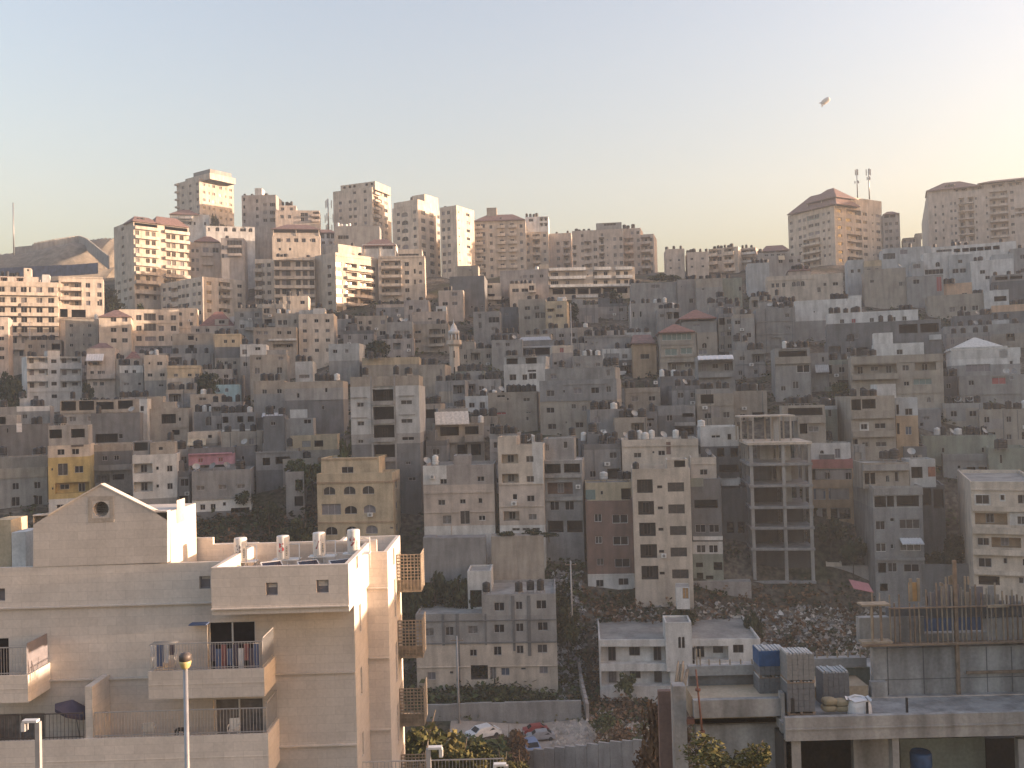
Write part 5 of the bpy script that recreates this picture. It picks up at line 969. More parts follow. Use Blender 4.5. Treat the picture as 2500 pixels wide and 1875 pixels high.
f('dark lean-to building in the gap right of the narrow grey tower', 1160, 1345, 610, 142, 'dgrey', [('o', 1200, 700, 70, 150, 'bare'), ('o', 1295, 720, 80, 150, 'bare')], rel=6)
f('cream apartment house with white framed windows at right edge', 1556, 2140, 582, 125, 'cream', [
    ('w', 1650, 728, 112, 74, 'glass'), ('p', 1650, 728, 130, 92, 'white'), ('w', 1812, 710, 34, 44, 'glass'), ('p', 1812, 710, 46, 60, 'white'), ('w', 1980, 722, 90, 72, 'glass'), ('s', 1850, 648, 590, 10),
    ('l', 1715, 882, 262, 92, 'tanor'), ('w', 1960, 890, 70, 66, 'glassmid'), ('p', 1960, 870, 190, 120, 'white'), ('w', 1645, 1068, 96, 62, 'glass'), ('l', 1830, 1070, 240, 80, 'tanor'), ('w', 1653, 1238, 106, 74, 'glass'), ('w', 1817, 1218, 32, 44, 'glass'), ('w', 1985, 1225, 60, 56, 'glass'),
    ('b', 1850, 800, 590, 40, ('cream', .35)), ('b', 1850, 975, 590, 50, ('cream', .5)), ('b', 1850, 1148, 590, 46, ('cream', .5)), ('b', 1850, 1312, 590, 36, ('cream', .5)), ('o', 1680, 1380, 170, 70), ('w', 1960, 1370, 80, 50, 'glassmid')],
  rel=7, xs=1452, kind='apartment_building', par=.5, ds=[1565], inset=(.4, 1), huts=[])
f('grey courtyard wall with arched dark gateway', 285, 770, 1262, 140, 'greypk', [('w', 478, 1362, 60, 100, 'glass')], rel=5, t=1.2, kind='stone_wall', cat='wall', par=.05, huts=[(388, 515, 1268, -.2, 2, 'cream')])
f('dark undercroft wall between the tan stripe house and the grey tower', 285, 640, 905, 150, 'dgrey', [('o', 430, 1100, 200, 200, 'bare')], rel=5, t=6, kind='house')
# ================================================================ concrete skeleton, minaret, masts, security wall, airship
Z(*G5)
def skeleton():
    d = 138.0
    C = P(1424, 268, d); al = math.degrees(math.atan((nat(1424, 0)[0] - CX) / F)); psi = R_(7 - al)
    ex = Vector((math.cos(psi), math.sin(psi), 0)); ey = Vector((-math.sin(psi), math.cos(psi), 0))
    r0, _ = None, None
    def sx(x):
        r_ = ray(x, 268); n = -ey; t = (C.x * n.x + C.y * n.y) / (r_.x * n.x + r_.y * n.y); return (Vector((r_.x * t, r_.y * t, 0)) - Vector((C.x, C.y, 0))).dot(ex)
    W, D = sx(1916), 11.0
    base = min(terr(C.x, C.y), terr(C.x + W, C.y)) - 1
    root = thing('unfinished_building', 'open concrete skeleton of an unfinished building, bare floor slabs and columns', 'unfinished building', (C.x, C.y, base))
    zs = [P(1424, y, d).z - base for y in (268, 437, 610, 785, 952, 1122, 1388)]
    for i, z in enumerate(zs):
        b = MB(); o = ex * -.25 + ey * -.25
        b.box(o + Vector((0, 0, z - .38)), ex * (W + .5), ey * (D + .5), (0, 0, .38), 'cream' if i == 0 else 'block'); b.build('floor_slab', root)
    zs.append(0)
    cols = [(0, 0), (W * .53, 0), (W - .35, 0), (0, D * .5), (W * .53, D * .5), (W - .35, D * .5), (0, D - .3), (W * .28, D - .3), (W * .53, D - .3), (W * .76, D - .3), (W - .35, D - .3)]
    for i in range(len(zs) - 1):
        for (u, v) in cols:
            b = MB(); b.box(ex * u + ey * v + Vector((0, 0, zs[i + 1])), ex * .48, ey * .4, (0, 0, zs[i] - .38 - zs[i + 1]), 'grey'); b.build('column', root)
        if i > 0:
            b = MB(); hh = zs[i] - .38 - zs[i + 1]; b.box(ex * .5 + ey * (D - .5 if i < 2 else (5.5 if i < 5 else 2.4)) + Vector((0, 0, zs[i + 1])), ex * (W * (.96 if i > 2 else .55)), ey * .18, (0, 0, hh), ('dgrey' if i % 2 else 'tan') if i < 2 else 'room'); b.build('back_wall', root)  # lower walls pulled forward and darkened in place of deep interior shade
            b = MB(); b.box(ex * .02 + ey * .6 + Vector((0, 0, zs[i + 1])), ex * .18, ey * (D * (.85 if i > 2 else .5)), (0, 0, hh * (1 if i > 1 else .4)), 'block'); b.build('side_wall', root)
        if i in (1,):
            b = MB(); h = zs[i] - .38 - zs[i + 1]
            b.box(ex * .4 + ey * (D * .62) + Vector((0, 0, zs[i + 1])), ex * (W * .42), ey * .2, (0, 0, h), 'dgrey'); b.box(ex * (W * .6) + ey * (D * .8) + Vector((0, 0, zs[i + 1])), ex * (W * .36), ey * .2, (0, 0, h), 'tan'); b.build('partition', root)
        if i in (0, 1, 2):
            b = MB(); h = (zs[i] - .38 - zs[i + 1])
            b.box(ex * (W * .3) + ey * (D * .75) + Vector((0, 0, zs[i + 1])), ex * (W * .22), ey * .2, (0, 0, h), 'bluew' if i < 2 else 'grey'); b.box(ex * (W * .62) + ey * (D * .5) + Vector((0, 0, zs[i + 1])), ex * (W * .16), ey * .2, (0, 0, h), 'bluew'); b.build('partition', root)
    # pavilion on top, set back
    z0 = zs[0]; b = MB(); o = ex * -.9 + ey * 3 + Vector((0, 0, z0))
    h = P(1424, 48, d + 6).z - base - z0
    b.box(o + Vector((0, 0, h - .22)), ex * (W * .93), ey * 7, (0, 0, .22), 'cream'); b.build('roof_slab', root)
    for u in (0, .22, .55, .7, .9):
        for v in (0, 6.7):
            b = MB(); b.box(o + ex * (W * .93 * u) + ey * v, ex * .25, ey * .25, (0, 0, h - .22), 'tan'); b.build('column', root)
    b = MB(); b.box(o + ex * (W * .58) + ey * 1.2, ex * (W * .11), ey * .2, (0, 0, h - .22), 'bluew'); b.build('partition', root)
skeleton()
Z(*M2)
def minaret():
    d = 216; c = P(1693, 480, d); zt = P(1668, 128, d).z; g = terr(c.x, c.y); m = 3.3184 * F / d / F
    px = d / F / 3.3184
    root = thing('minaret', 'white stone minaret with domed lantern and ring balcony', 'minaret', (c.x, c.y, g))
    zb = P(1693, 300, d).z - g; H = zt - g
    b = MB(); b.lathe([(42 * px, -2), (40 * px, zb - .6), (40 * px, zb)], 'cream', 8, smooth=False); b.build('shaft', root)
    b = MB(); b.lathe([(42 * px, zb - .5), (62 * px, zb), (62 * px, zb + .9), (58 * px, zb + .9), (58 * px, zb + .15)], 'cream', 8, smooth=False); b.build('ring_balcony', root)
    for k in range(8):
        a = 2 * PI * k / 8 + .39; b = MB(); b.tube((40 * px * math.cos(a), 40 * px * math.sin(a), zb), (40 * px * math.cos(a), 40 * px * math.sin(a), zb + 2.3), .16, .16, 'white', 6); b.build('column', root)
    b = MB(); b.lathe([(26 * px, zb), (26 * px, zb + 2.3)], 'tan', 8, smooth=False); b.build('lantern', root)
    b = MB(); b.lathe([(46 * px, zb + 2.3), (46 * px, zb + 3.0), (42 * px, zb + 3.2), (36 * px, H - 2.2), (22 * px, H - .8), (4 * px, H), (2 * px, H + .9)], 'white', 10); b.build('dome', root)
    for z in (zb - 3.2, zb - 7):
        b = MB(); b.abox(-.14, .14, -41.5 * px, -38 * px, z, z + 1.6, 'glass'); b.build('window', root)
minaret()
Z(*T1)
def mast(label, x, yt, yb, d, rb, rt, antennas=(), name='mast', cat='mast', arms=()):
    a, t = P(x, yb, d), P(x, yt, d); g = min(a.z, 1e9)
    root = thing(name, label, cat, (t.x, t.y, g))
    b = MB(); b.tube((0, 0, -1), (0, 0, t.z - g), rb, rt, 'steel', 8); b.build('pole', root)
    for (dz, w, h) in antennas:
        for k in range(3):
            an = 2 * PI * k / 3 + .4; b = MB(); x_, y_ = math.cos(an) * w, math.sin(an) * w
            b.abox(x_ - .14, x_ + .14, y_ - .14, y_ + .14, t.z - g - dz - h, t.z - g - dz, 'frame_grey'); b.tube((0, 0, t.z - g - dz - h / 2), (x_, y_, t.z - g - dz - h / 2), .04, .04, 'steel', 5); b.build('panel_antenna', root)
    return root, t
mast('tall thin dark pole standing on the bare hill at far left', 106, 315, 722, 390, .32, .22, name='pole', cat='pole')
Z(*T4)
mast('left of two phone masts on the right-hand tower roof', 718, 45, 262, 355, .22, .16, [(.0, .5, 2.2), (4.4, .8, 1.0)])
mast('right of two phone masts on the right-hand tower roof', 814, 42, 266, 355, .26, .2, [(.0, .9, 2.4), (3.0, .6, 1.2)])
Z(*T2)
mast('lattice phone mast left of the twelve-storey tower', 798, 282, 520, 352, .3, .2, [(.6, 1.3, 3), (6, 1.8, 3), (10, 1.3, 2.4)])
Z(*T3)
# concrete security wall climbing the bare hill
Z(*T1)
def panel_wall(label, pts, h, pw, mat, name='security_wall', th=.35, ext=6):
    """wall of upright concrete panels following ground points (world)"""
    root = thing(name, label, 'wall', pts[0]); R0 = Vector(pts[0]); b = MB()
    for i in range(len(pts) - 1):
        a, c = Vector(pts[i]), Vector(pts[i + 1]); L = Vector((c.x - a.x, c.y - a.y, 0)).length; n = max(1, round(L / pw))
        for k in range(n):
            p, q = a.lerp(c, k / n), a.lerp(c, (k + 1) / n); e = Vector((q.x - p.x, q.y - p.y, 0)); e *= (1 - .04 / e.length); nn = Vector((-e.y, e.x, 0)).normalized() * th
            z = (p.z + q.z) / 2 + random.uniform(-.04, .04)
            b.box(Vector((p.x, p.y, z - ext)) - R0, e, nn, (0, 0, h + ext), mat)
    b.build('panels', root); return root
hw = []
for x, y, d in ((120, 735, 420), (262, 720, 420), (275, 700, 420), (420, 672, 422), (560, 650, 425), (640, 640, 428), (700, 665, 415), (760, 715, 400), (830, 775, 385), (880, 815, 375)):
    p = P(x, y, d); hw.append((p.x, p.y, p.z))
panel_wall('grey concrete security wall climbing the bare hill at far left', hw, 3.4, 1.5, 'grey', ext=2)
plain('hoardblue', (.07, .085, .14), .6, var=.4, scale=.5)
# low hoarding along the hill foot
hb = []
for x, y, d in ((-40, 872, 372), (160, 862, 372), (400, 850, 370), (600, 842, 366), (790, 828, 362)):
    p = P(x, y, d); hb.append((p.x, p.y, p.z))
panel_wall('long dark blue hoarding below the security wall on the hill', hb, 1.3, 3.0, 'hoardblue', name='hoarding', ext=3)
wallmat('hillrock', (.19, .165, .135), .35, .1)
def hill_mound():
    vs, fs = [], []; n = 26; m = 9
    c = P(420, 760, 400)
    prof = [(-120, 735), (60, 728), (140, 722), (262, 712), (420, 668), (560, 640), (640, 632), (700, 660), (760, 700), (830, 760), (900, 815), (960, 830)]
    prof2 = [(680, 650), (740, 612), (840, 600), (930, 602), (1000, 640), (1060, 760)]
    def ridge(pr, d0, name):
        vs, fs = [], []
        k = 40
        for j in range(m):
            for i in range(k):
                x = pr[0][0] + (pr[-1][0] - pr[0][0]) * i / (k - 1); y = interp([q[0] for q in pr], [q[1] for q in pr], x)
                t = P(x, y + 3, d0); dd = d0 - 5 * j; s = P(x, y, dd)
                z = t.z - j * j * .55 - 1.3 * j + random.uniform(-.35, .35); vs.append((t.x, dd, z))
        for i in range(k): x = vs[i]; vs.append((x[0], d0 + 30, x[2] - 25))
        for j in range(m - 1):
            for i in range(k - 1): fs.append((j * k + i, (j + 1) * k + i, (j + 1) * k + i + 1, j * k + i + 1))
        for i in range(k - 1): fs.append((m * k + i, i, i + 1, m * k + i + 1))
        me = bpy.data.meshes.new(name); me.from_pydata(vs, [], fs); me.polygons.foreach_set('use_smooth', [True] * len(fs)); me.materials.append(M('hillrock'))
        tag(put(me, name), kind='structure')
    ridge(prof, 418, 'hill'); ridge(prof2, 432, 'hill')
hill_mound()
Z(1960, 200, 10.0545)
def airship():
    d = 420.0; c = P(560, 470, d); k = d / F / 10.0545
    u = Vector((0.80, -.15, .50)).normalized()          # nose direction: right and up
    root = thing('airship', 'small white tethered airship with tail fins floating in the clear sky', 'airship', c)
    b = MB(); prof = []
    L, Rr = 250 * k, 66 * k; n = 14
    side = u.cross(Vector((0, 0, 1))).normalized(); up = side.cross(u)
    rings = []
    for i in range(11):
        t = i / 10; x = (t - .5) * L; r_ = Rr * (max(0.0, 1 - abs((t - .58) / (.60 if t < .58 else .42)) ** 3.2)) ** .5 + .02
        rings.append([u * x + side * (r_ * math.cos(2 * PI * j / n)) + up * (r_ * math.sin(2 * PI * j / n)) for j in range(n)])
    for i in range(10):
        for j in range(n): b.face([rings[i][j], rings[i][(j + 1) % n], rings[i + 1][(j + 1) % n], rings[i + 1][j]], 'white', True)
    b.build('envelope', root)
    for v in (up * .75 - side * .5, -up * .9 - side * .5, -up * .7 + side * .7):
        b = MB(); v = v.normalized(); w2 = u.cross(v).normalized() * (4 * k)
        p = [u * (-L * .30) + v * Rr * .5, u * (-L * .44) + v * Rr * .3, u * (-L * .62) + v * Rr * 1.0, u * (-L * .48) + v * Rr * 1.1]
        b.face([q + w2 for q in p], 'white'); b.face([q - w2 for q in p][::-1], 'white')
        for i in range(4): b.face([p[i] - w2, p[(i + 1) % 4] - w2, p[(i + 1) % 4] + w2, p[i] + w2], 'white')
        b.build('tail_fin', root)
    b = MB(); q = -up * (Rr * .95) + u * (L * .05); b.box(q - side * (10 * k) - u * (25 * k), u * (50 * k), side * (20 * k), up * (16 * k), 'frame_grey'); b.build('payload_pod', root)
airship()
# ================================================================ near apartment building (left foreground)
Z(0, 0, 1)
def railing(root, a, b, h, n, m='frame_grey', nm='railing', bar=.012, mid=True):
    """upright-bar railing from a to b (root space), height h"""
    a, b = Vector(a), Vector(b); g = MB(); up = Vector((0, 0, h)); e = (b - a)
    s = e.cross(Vector((0, 0, 1))).normalized() * .04
    g.box(a + up - s * .5, e, s, (0, 0, .045), m); g.box(a - s * .5 + Vector((0, 0, .08)), e, s, (0, 0, .03), m)
    for i in range(n + 1):
        p = a.lerp(b, i / n); g.tube(p, p + up, bar, bar, m, 5, False)
    return g.build(nm, root)
def near_building():
    phi = R_(-0.5); d0 = 41.0
    c = P(850, 1377, d0); C = Vector((c.x, c.y, 0)); eL, eR = Vector((-math.cos(phi), math.sin(phi), 0)), Vector((math.sin(phi), math.cos(phi), 0)); eX = -eL
    zb = CAMZ - 23.5
    root = thing('apartment_building', 'pale stone apartment building with gable and four white boilers on its roof', 'apartment building', (C.x, C.y, zb))
    R0 = root.location
    def on(px, py, yo):              # photo pixel -> (s to the left of C, z) on the plane yo behind the front
        O = C + eR * yo; r_ = ray(px, py); t = (O.x * eR.x + O.y * eR.y) / (r_.x * eR.x + r_.y * eR.y)
        return (Vector((r_.x * t, r_.y * t, 0)) - Vector((O.x, O.y, 0))).dot(eL), CAMZ + t * r_.z
    def lp(s, z, yo): q = C + eL * s + eR * yo; return Vector((q.x - R0.x, q.y - R0.y, z - R0.z))
    YM = 2.0
    zt = c.z; zv = on(850, 1493, 0)[1]; wV = on(515, 1387, 0)[0]
    sR = on(866, 1500, YM)[0]
    # top storey over the balconies
    mkbox(root, C, 850, 1377, zt, zv, phi, wV, 6.4, 'L', 'fgstone', (), [('w', 662, 1433, 29, 31, 'shutter'), ('w', 786, 1430, 30, 32, 'shutter'), ('S:w', 872, 1392, 4, 40, 'frame_white'), ('s', 682, 1478, 336, 3)], .95, 'roofc', 'shutter')
    g = MB(); g.face([lp(0, zv, 0), lp(wV, zv, 0), lp(wV, zv, 6.4), lp(0, zv, 6.4)][::-1], 'fgstone'); g.build('soffit', root)
    # main body right of the gable (under the top storey) and left of it
    sM = on(478, 1600, YM)[0]; z15 = zv + .02; zt3 = on(518, 1372, YM)[1]
    C2 = C + eR * YM + eL * 0.12
    mkbox(root, C2, 866, 1494, z15, zb, phi, sM - .12, 4.4, 'L', 'fgstone', (), [
        ('w', 564, 1573, 117, 126, 'glass'), ('w', 577, 1760, 122, 124, 'curtain'), ('s', 675, 1639, 380, 3), ('s', 675, 1816, 380, 3), ('S:w', 879, [1530, 1690], 4, 70, 'frame_white'), ('S:w', 879, 1850, 4, 60, 'frame_white')], 0.0, 'roofc', 'frame_white')
    C3 = C + eR * YM + eL * sM
    mkbox(root, C3, 478, 1500, z15, zb, phi, 20.0 - sM, 6.0, 'L', 'fgstone', (), [('s', 250, 1650, 600, 3), ('w', -10, 1600, 60, 110, 'glass'), ('w', 40, 1780, 130, 100, 'curtain')], 0.0, 'roofc', 'frame_grey')
    C4 = C + eR * YM + eL * (wV + .005)
    mkbox(root, C4, 548, 1372, zt3, z15, phi, 20.0 - wV, 6.0, 'L', 'fgstone', (), [('w', 499, 1421, 27, 31, 'shutter'), ('w', 0, 1437, 22, 31, 'shutter'), ('s', 250, 1470, 640, 3)], .8, 'roofc', 'shutter')
    # gable volume
    pts = [(82, 1384), (82, 1260), (118, 1258), (247, 1184), (380, 1251), (409, 1250), (409, 1373)]
    pl = [on(x, y, YM) for x, y in pts]; yo = YM - .03; g = MB(); D = .35
    cx, cz = on(247, 1243, YM); rad = .36; N = 24
    # front face around the round window
    circ = [(cx - rad * math.cos(2 * PI * i / N), cz + rad * math.sin(2 * PI * i / N)) for i in range(N)]
    dense = []
    for i in range(len(pl)):
        a, b = pl[i], pl[(i + 1) % len(pl)]
        for k in range(6): dense.append((a[0] + (b[0] - a[0]) * k / 6, a[1] + (b[1] - a[1]) * k / 6))
    ang = lambda p: math.atan2(p[1] - cz, -(p[0] - cx)) % (2 * PI)
    ev = sorted([(ang(p), 'o', p) for p in dense] + [((2 * PI * i / N) % (2 * PI), 'i', circ[i]) for i in range(N)])
    io, ii = [e for e in ev if e[1] == 'o'], [e for e in ev if e[1] == 'i']
    i = j = 0
    while i < len(io) or j < len(ii):
        o0, o1 = io[i % len(io)], io[(i + 1) % len(io)]; n0, n1 = ii[j % len(ii)], ii[(j + 1) % len(ii)]
        ao = io[i + 1][0] if i + 1 < len(io) else io[0][0] + 2 * PI; an = ii[j + 1][0] if j + 1 < len(ii) else ii[0][0] + 2 * PI
        if i < len(io) and (j >= len(ii) or ao <= an): tri = [o0[2], o1[2], n0[2]]; i += 1
        else: tri = [n1[2], n0[2], o0[2]]; j += 1
        g.face([lp(s, z, yo) for s, z in tri], 'fgstone')
    for k in range(N):
        a, b = circ[k], circ[(k + 1) % N]; g.face([lp(a[0], a[1], yo), lp(b[0], b[1], yo), lp(b[0], b[1], yo + .35), lp(a[0], a[1], yo + .35)], 'fgstone')
    g.face([lp(s, z, yo + .35) for s, z in circ], 'room')
    for k in range(len(pl) - 1):
        a, b = pl[k], pl[k + 1]; g.face([lp(a[0], a[1], yo), lp(b[0], b[1], yo), lp(b[0], b[1], yo + D), lp(a[0], a[1], yo + D)], 'fgstone')
    g.face([lp(s, z, yo + D) for s, z in pl][::-1], 'fgstone')
    g.build('gable', root)
    sa_, za_ = pl[5]; sb_, zb2 = pl[1]
    g = MB(); g.box(lp(sa_ + .003, zt3 - .85, yo + D), eL * (sb_ - sa_ - .01), eR * 3.6, (0, 0, za_ - .02 - zt3 + .85), 'fgstone'); g.build('stair_hut', root)
    # coping on the gable and a square stone surround
    g = MB()
    for a, b in ((pl[2], pl[3]), (pl[3], pl[4]), (pl[1], pl[2]), (pl[4], pl[5])):
        v = lp(b[0], b[1], 0) - lp(a[0], a[1], 0); g.box(lp(a[0], a[1] + .003, yo - .05), v, eR * .45, (0, 0, .06), 'fgstone')
    g.build('coping', root)
    g = MB(); q = .60
    for s0, s1, z0, z1 in ((-q, -.40, -q, q), (.40, q, -q, q), (-.40, .40, .40, q), (-.40, .40, -q, -.40)):
        g.box(lp(cx + s0, cz + z0, yo - .015), eL * (s1 - s0), eR * .015, (0, 0, z1 - z0), 'cream')
    g.build('window_surround', root)
    # lit side wall recess windows of the gable
    g = MB(); sg = pl[5][0]; g.box(lp(sg - .012, cz - .9, yo + 1.2), -eL * .0 + eR * 1.1, -eL * .012, (0, 0, 1.1), 'cream'); g.build('side_panel', root)
    # right wing with the sunlit side
    dW = 47.0; cw = P(945, 1347, dW); CW = Vector((cw.x, cw.y, 0))
    mkbox(root, CW, 945, 1347, cw.z, zb, phi, 3.2, 5.8, 'L', 'fgstone', (), [('s', 918, 1435, 56, 3), ('s', 918, 1605, 56, 3), ('s', 918, 1780, 56, 3), ('S:w', 961, [1380], 4, 44, 'frame_white'), ('S:w', 962, [1490, 1655, 1815], 4, 100, 'frame_white')], .9, 'roofc', 'frame_white')
    # rear part of the building behind the roof terrace: back parapet
    yb = 6.2; s1, z1 = on(520, 1342, yb); s2, z2 = on(900, 1329, yb)
    g = MB(); g.box(lp(s2 - .4, zt - 2.0, yb), eL * (s1 - s2 + .4), eR * .25, (0, 0, 2.0 + .12), 'fgstone'); g.build('back_parapet', root)
    s3, z3 = on(468, 1312, yb + .3)
    g = MB(); g.box(lp(s1, zt - 2.0, yb), eL * (s3 - s1), eR * .25, (0, 0, z3 - zt + 2.0), 'fgstone'); g.build('back_parapet', root)
    # projecting balconies
    def balc(x0, x1, yt, yb_, yo0=0.0, name='balcony'):
        s1, z1 = on(x0, yt, yo0); s0, _ = on(x1, yt, yo0); z0 = on(x1, yb_, yo0)[1]; g = MB(); h = z1 - z0; w = s1 - s0; dp = YM - yo0
        g.box(lp(s0, z0, yo0), eL * w, eR * dp, (0, 0, .25), 'fgstone')
        g.box(lp(s0, z0 + .25, yo0), eL * w, eR * .16, (0, 0, h - .25), 'fgstone')
        g.box(lp(s0, z0 + .25, yo0 + .16), eL * .16, eR * (dp - .16), (0, 0, h - .25), 'fgstone'); g.box(lp(s1 - .16, z0 + .25, yo0 + .16), eL * .16, eR * (dp - .16), (0, 0, h - .25), 'fgstone')
        g.box(lp(s0 - .02, z0 + h * .5, yo0 - .02), eL * (w + .04), eR * .02, (0, 0, .03), 'fgstone')
        g.build(name, root); return s0, s1, z1, z0
    s0, s1, z1, z0 = balc(362, 645, 1640, 1700)
    r_ = railing(root, lp(s0 + .08, z1, .08), lp(s1 - .08, z1, .08), 1.15, 38)
    railing(root, lp(s0 + .08, z1, .12), lp(s0 + .08, z1, YM - .05), 1.3, 14)
    a0, a1, b1, b0 = balc(-80, 68, 1653, 1715)
    railing(root, lp(a0 + .08, b1, .08), lp(a1 - .08, b1, .08), 1.2, 20)
    g = MB(); g.box(lp(a0 + .06, b1 + .03, .1), eL * .02, eR * 1.8, (0, 0, 1.35), 'shutter'); g.build('privacy_screen', root)
    t0, t1, u1, u0 = balc(-80, 655, 1813, 1900)
    sd, _ = on(222, 1830, 0)
    railing(root, lp(t0 + .08, u1, .08), lp(sd - .15, u1, .08), 1.1, 52)
    railing(root, lp(sd + .35, u1, .08), lp(t1 - .1, u1, .08), 1.1, 30, 'frame_dark')
    railing(root, lp(t0 + .08, u1, .12), lp(t0 + .08, u1, YM - .05), 1.3, 14)
    g = MB(); h1 = 2.25; g.box(lp(sd - .02, u1 - .5, .18), eL * .32, eR * 1.8, (0, 0, h1 + .5), 'fgstone')
    g.build('divider_wall', root)
    sh, zh = on(485, 1525, YM - .3); g = MB(); g.box(lp(sh - .4, zh, YM - .5), eL * .8, eR * .5, (0, 0, .05), 'blue_cloth'); g.build('wall_shelf', root)
    # lattice drying boxes on the sunlit side of the wing
    wx = -(Vector((CW.x, CW.y, 0)) - C).dot(eL)
    for y in (1343, 1503, 1668, 1828):
        zz = P(1000, y + 8, 51).z; g = MB(); W, H, Dp = 1.35, 2.05, 2.0; yo1 = (dW - d0) + 3.6
        x0 = wx + .01
        def bx(x_, y_, z_, w_, d_, h_, m='woodpale'): g.box(lp(-x0 - x_, zz - H + z_, yo1 + y_), -eL * w_, eR * d_, (0, 0, h_), m)
        bx(0, 0, 0, W, Dp, .08)
        nx, nz = 7, 11
        for i in range(nx + 1): bx(W * i / nx - (.05 if i == nx else 0), 0, .08, .05, .04, H - .08)
        for i in range(nz + 1): bx(0, .042, .08 + (H - .13) * i / nz, W, .03, .06)
        bx(0, .08, .08, W, .02, .55)
        for i in range(15): bx(W - .04, .08, .1 + (H - .16) * i / 14, .04, Dp - .08, .07)
        bx(0, .08, .08, .02, Dp - .08, H - .1, 'cream')
        g.build('lattice_balcony', root)
    # roof: small boxes on the far left of the roof
    for (xa, xb, ya, yb2, yo2, m_) in ((-20, 26, 1270, 1382, 5.0, 'sand'), (28, 62, 1300, 1382, 4.2, 'white')):
        p0, q0 = on(xa, ya, yo2); p1, _ = on(xb, ya, yo2); g = MB(); g.box(lp(p1, zt3 - .9, yo2), eL * (p0 - p1), eR * 1.6, (0, 0, q0 - zt3 + .9), m_); g.build('roof_box', root)
    zr = zt - .95
    return root, lp, on, R0, eL, eR, C, zr, zt, YM, (s0, s1, z1), (t0, t1, u1), zt3, phi
NB = near_building()
def text_mesh(ch, size):
    cu = bpy.data.curves.new('glyph', 'FONT'); cu.body = ch; cu.size = size; cu.align_x = 'CENTER'; cu.align_y = 'CENTER'; cu.offset = .012
    o = bpy.data.objects.new('glyph', cu); COL.objects.link(o); bpy.context.view_layer.update()
    me = bpy.data.meshes.new_from_object(o.evaluated_get(bpy.context.evaluated_depsgraph_get()))
    bpy.data.objects.remove(o); bpy.data.curves.remove(cu); return me
plain('paint_red', (.42, .03, .04), 0.6); plain('paint_dark', (.10, .09, .10), 0.6); plain('paint_maroon', (.24, .06, .07), 0.6); plain('sticker', (.10, .13, .14), 0.5)
plain('panel_glass', (.025, .022, .04), 0.2)
def roof_things():
    root, lp, on, R0, eL, eR, C, zr, zt, YM, up, lo_, zt3, phi = NB
    def w(p): return p + R0
    for x, yb_, yo, ch, m, lab in ((588, 1370, 4.2, '3', 'paint_dark', 'white boiler painted with a dark 3, leftmost on the near roof'), (692, 1365, 4.2, '5', 'paint_red', 'white boiler painted with a red 5 on the near roof'),
                             (780, 1357, 4.2, '7', 'paint_maroon', 'white boiler painted with a maroon 7 on the near roof'), (864, 1350, 4.2, '9', 'paint_maroon', 'white boiler painted with a 9, at the right roof corner')):
        s, z = on(x, yb_, yo); p = w(lp(s, zr + .02, yo)); zz = z - zr; r_, h = .31, 1.12
        t = thing('water_boiler', lab, 'water boiler', p, -phi, 'numbered white boilers on the near roof')
        b = MB(); b.lathe([(r_ * .9, zz), (r_, zz + .05), (r_, zz + h - .05), (r_ * .93, zz + h), (r_ * .3, zz + h + .03)], 'tank_white', 20); b.build('tank', t)
        b = MB()
        for sx in (-1, 1):
            for sy in (-1, 1): b.tube((sx * .25, sy * .25, 0), (sx * .25, sy * .25, zz), .025, .025, 'frame_white', 6)
        b.box((-.5, -.35, zz - .05), (1.3, 0, 0), (0, .7, 0), (0, 0, .045), 'frame_white'); b.build('stand', t)
        b = MB(); b.tube((.3, 0, zz + h * .62), (.78, 0, zz + h * .62), .03, .03, 'frame_white', 6); b.tube((.78, 0, zz + h * .66), (.78, 0, 0), .03, .03, 'frame_white', 6); b.build('pipe', t)
        me = text_mesh(ch, .62); rr = r_ + .004
        for v in me.vertices:
            a = (v.co.x - .02) / rr; v.co = Vector((rr * math.sin(a), -rr * math.cos(a), zz + h * .50 + v.co.y))
        me.materials.clear(); me.materials.append(M(m)); put(me, 'number', t)
        b = MB()
        for k in range(3):
            a0, a1 = .62 + .1 * k, .62 + .1 * (k + 1); q = lambda a, z_: ((rr) * math.sin(a), -(rr) * math.cos(a), z_)
            b.face([q(a0, zz + .18), q(a1, zz + .18), q(a1, zz + .62), q(a0, zz + .62)], 'sticker')
        rr2 = rr + .003
        for k in range(5):
            q = lambda a, z_: ((rr2) * math.sin(a), -(rr2) * math.cos(a), z_); z_ = zz + .22 + k * .08
            b.face([q(.69, z_), q(.84, z_), q(.84, z_ + .045), q(.69, z_ + .045)], 'tank_white')
        b.build('sticker', t)
    for i, (x, lab) in enumerate(((668, 'tilted dark solar panel, leftmost of three on the near roof'), (758, 'tilted dark solar panel in the middle of the near roof'), (836, 'tilted dark solar panel nearest the right roof corner'))):
        s, z = on(x, 1374, 3.0); p = w(lp(s, zr + .02, 3.0)); t = thing('solar_panel', lab, 'solar panel', p, -phi + .5, 'solar panels on the near roof')
        a, b_ = Vector((1.0, 0, 0)), Vector((0, .9, .38)); o = Vector((-.5, -.3, .12)); n = a.cross(b_).normalized() * .06
        b = MB(); b.box(o + a * .05 + b_ * .05, a * .9, b_ * .9, n, 'panel_glass'); b.build('glass', t)
        b = MB()
        for u, v, x_, y_ in ((0, 0, 1, .05), (0, .95, 1, .05), (0, .05, .05, .9), (.95, .05, .05, .9)): b.box(o + a * u + b_ * v - n * .2, a * x_, b_ * y_, n * 1.5, 'frame_white')
        b.build('frame', t)
        b = MB(); b.tube(o + b_ + a * .1, o + a * .1 + Vector((0, .9, -.1)), .02, .02, 'steel', 5); b.tube(o + b_ + a * .9, o + a * .9 + Vector((0, .9, -.1)), .02, .02, 'steel', 5); b.build('legs', t)
    # balcony things
    s0, s1, z1 = up
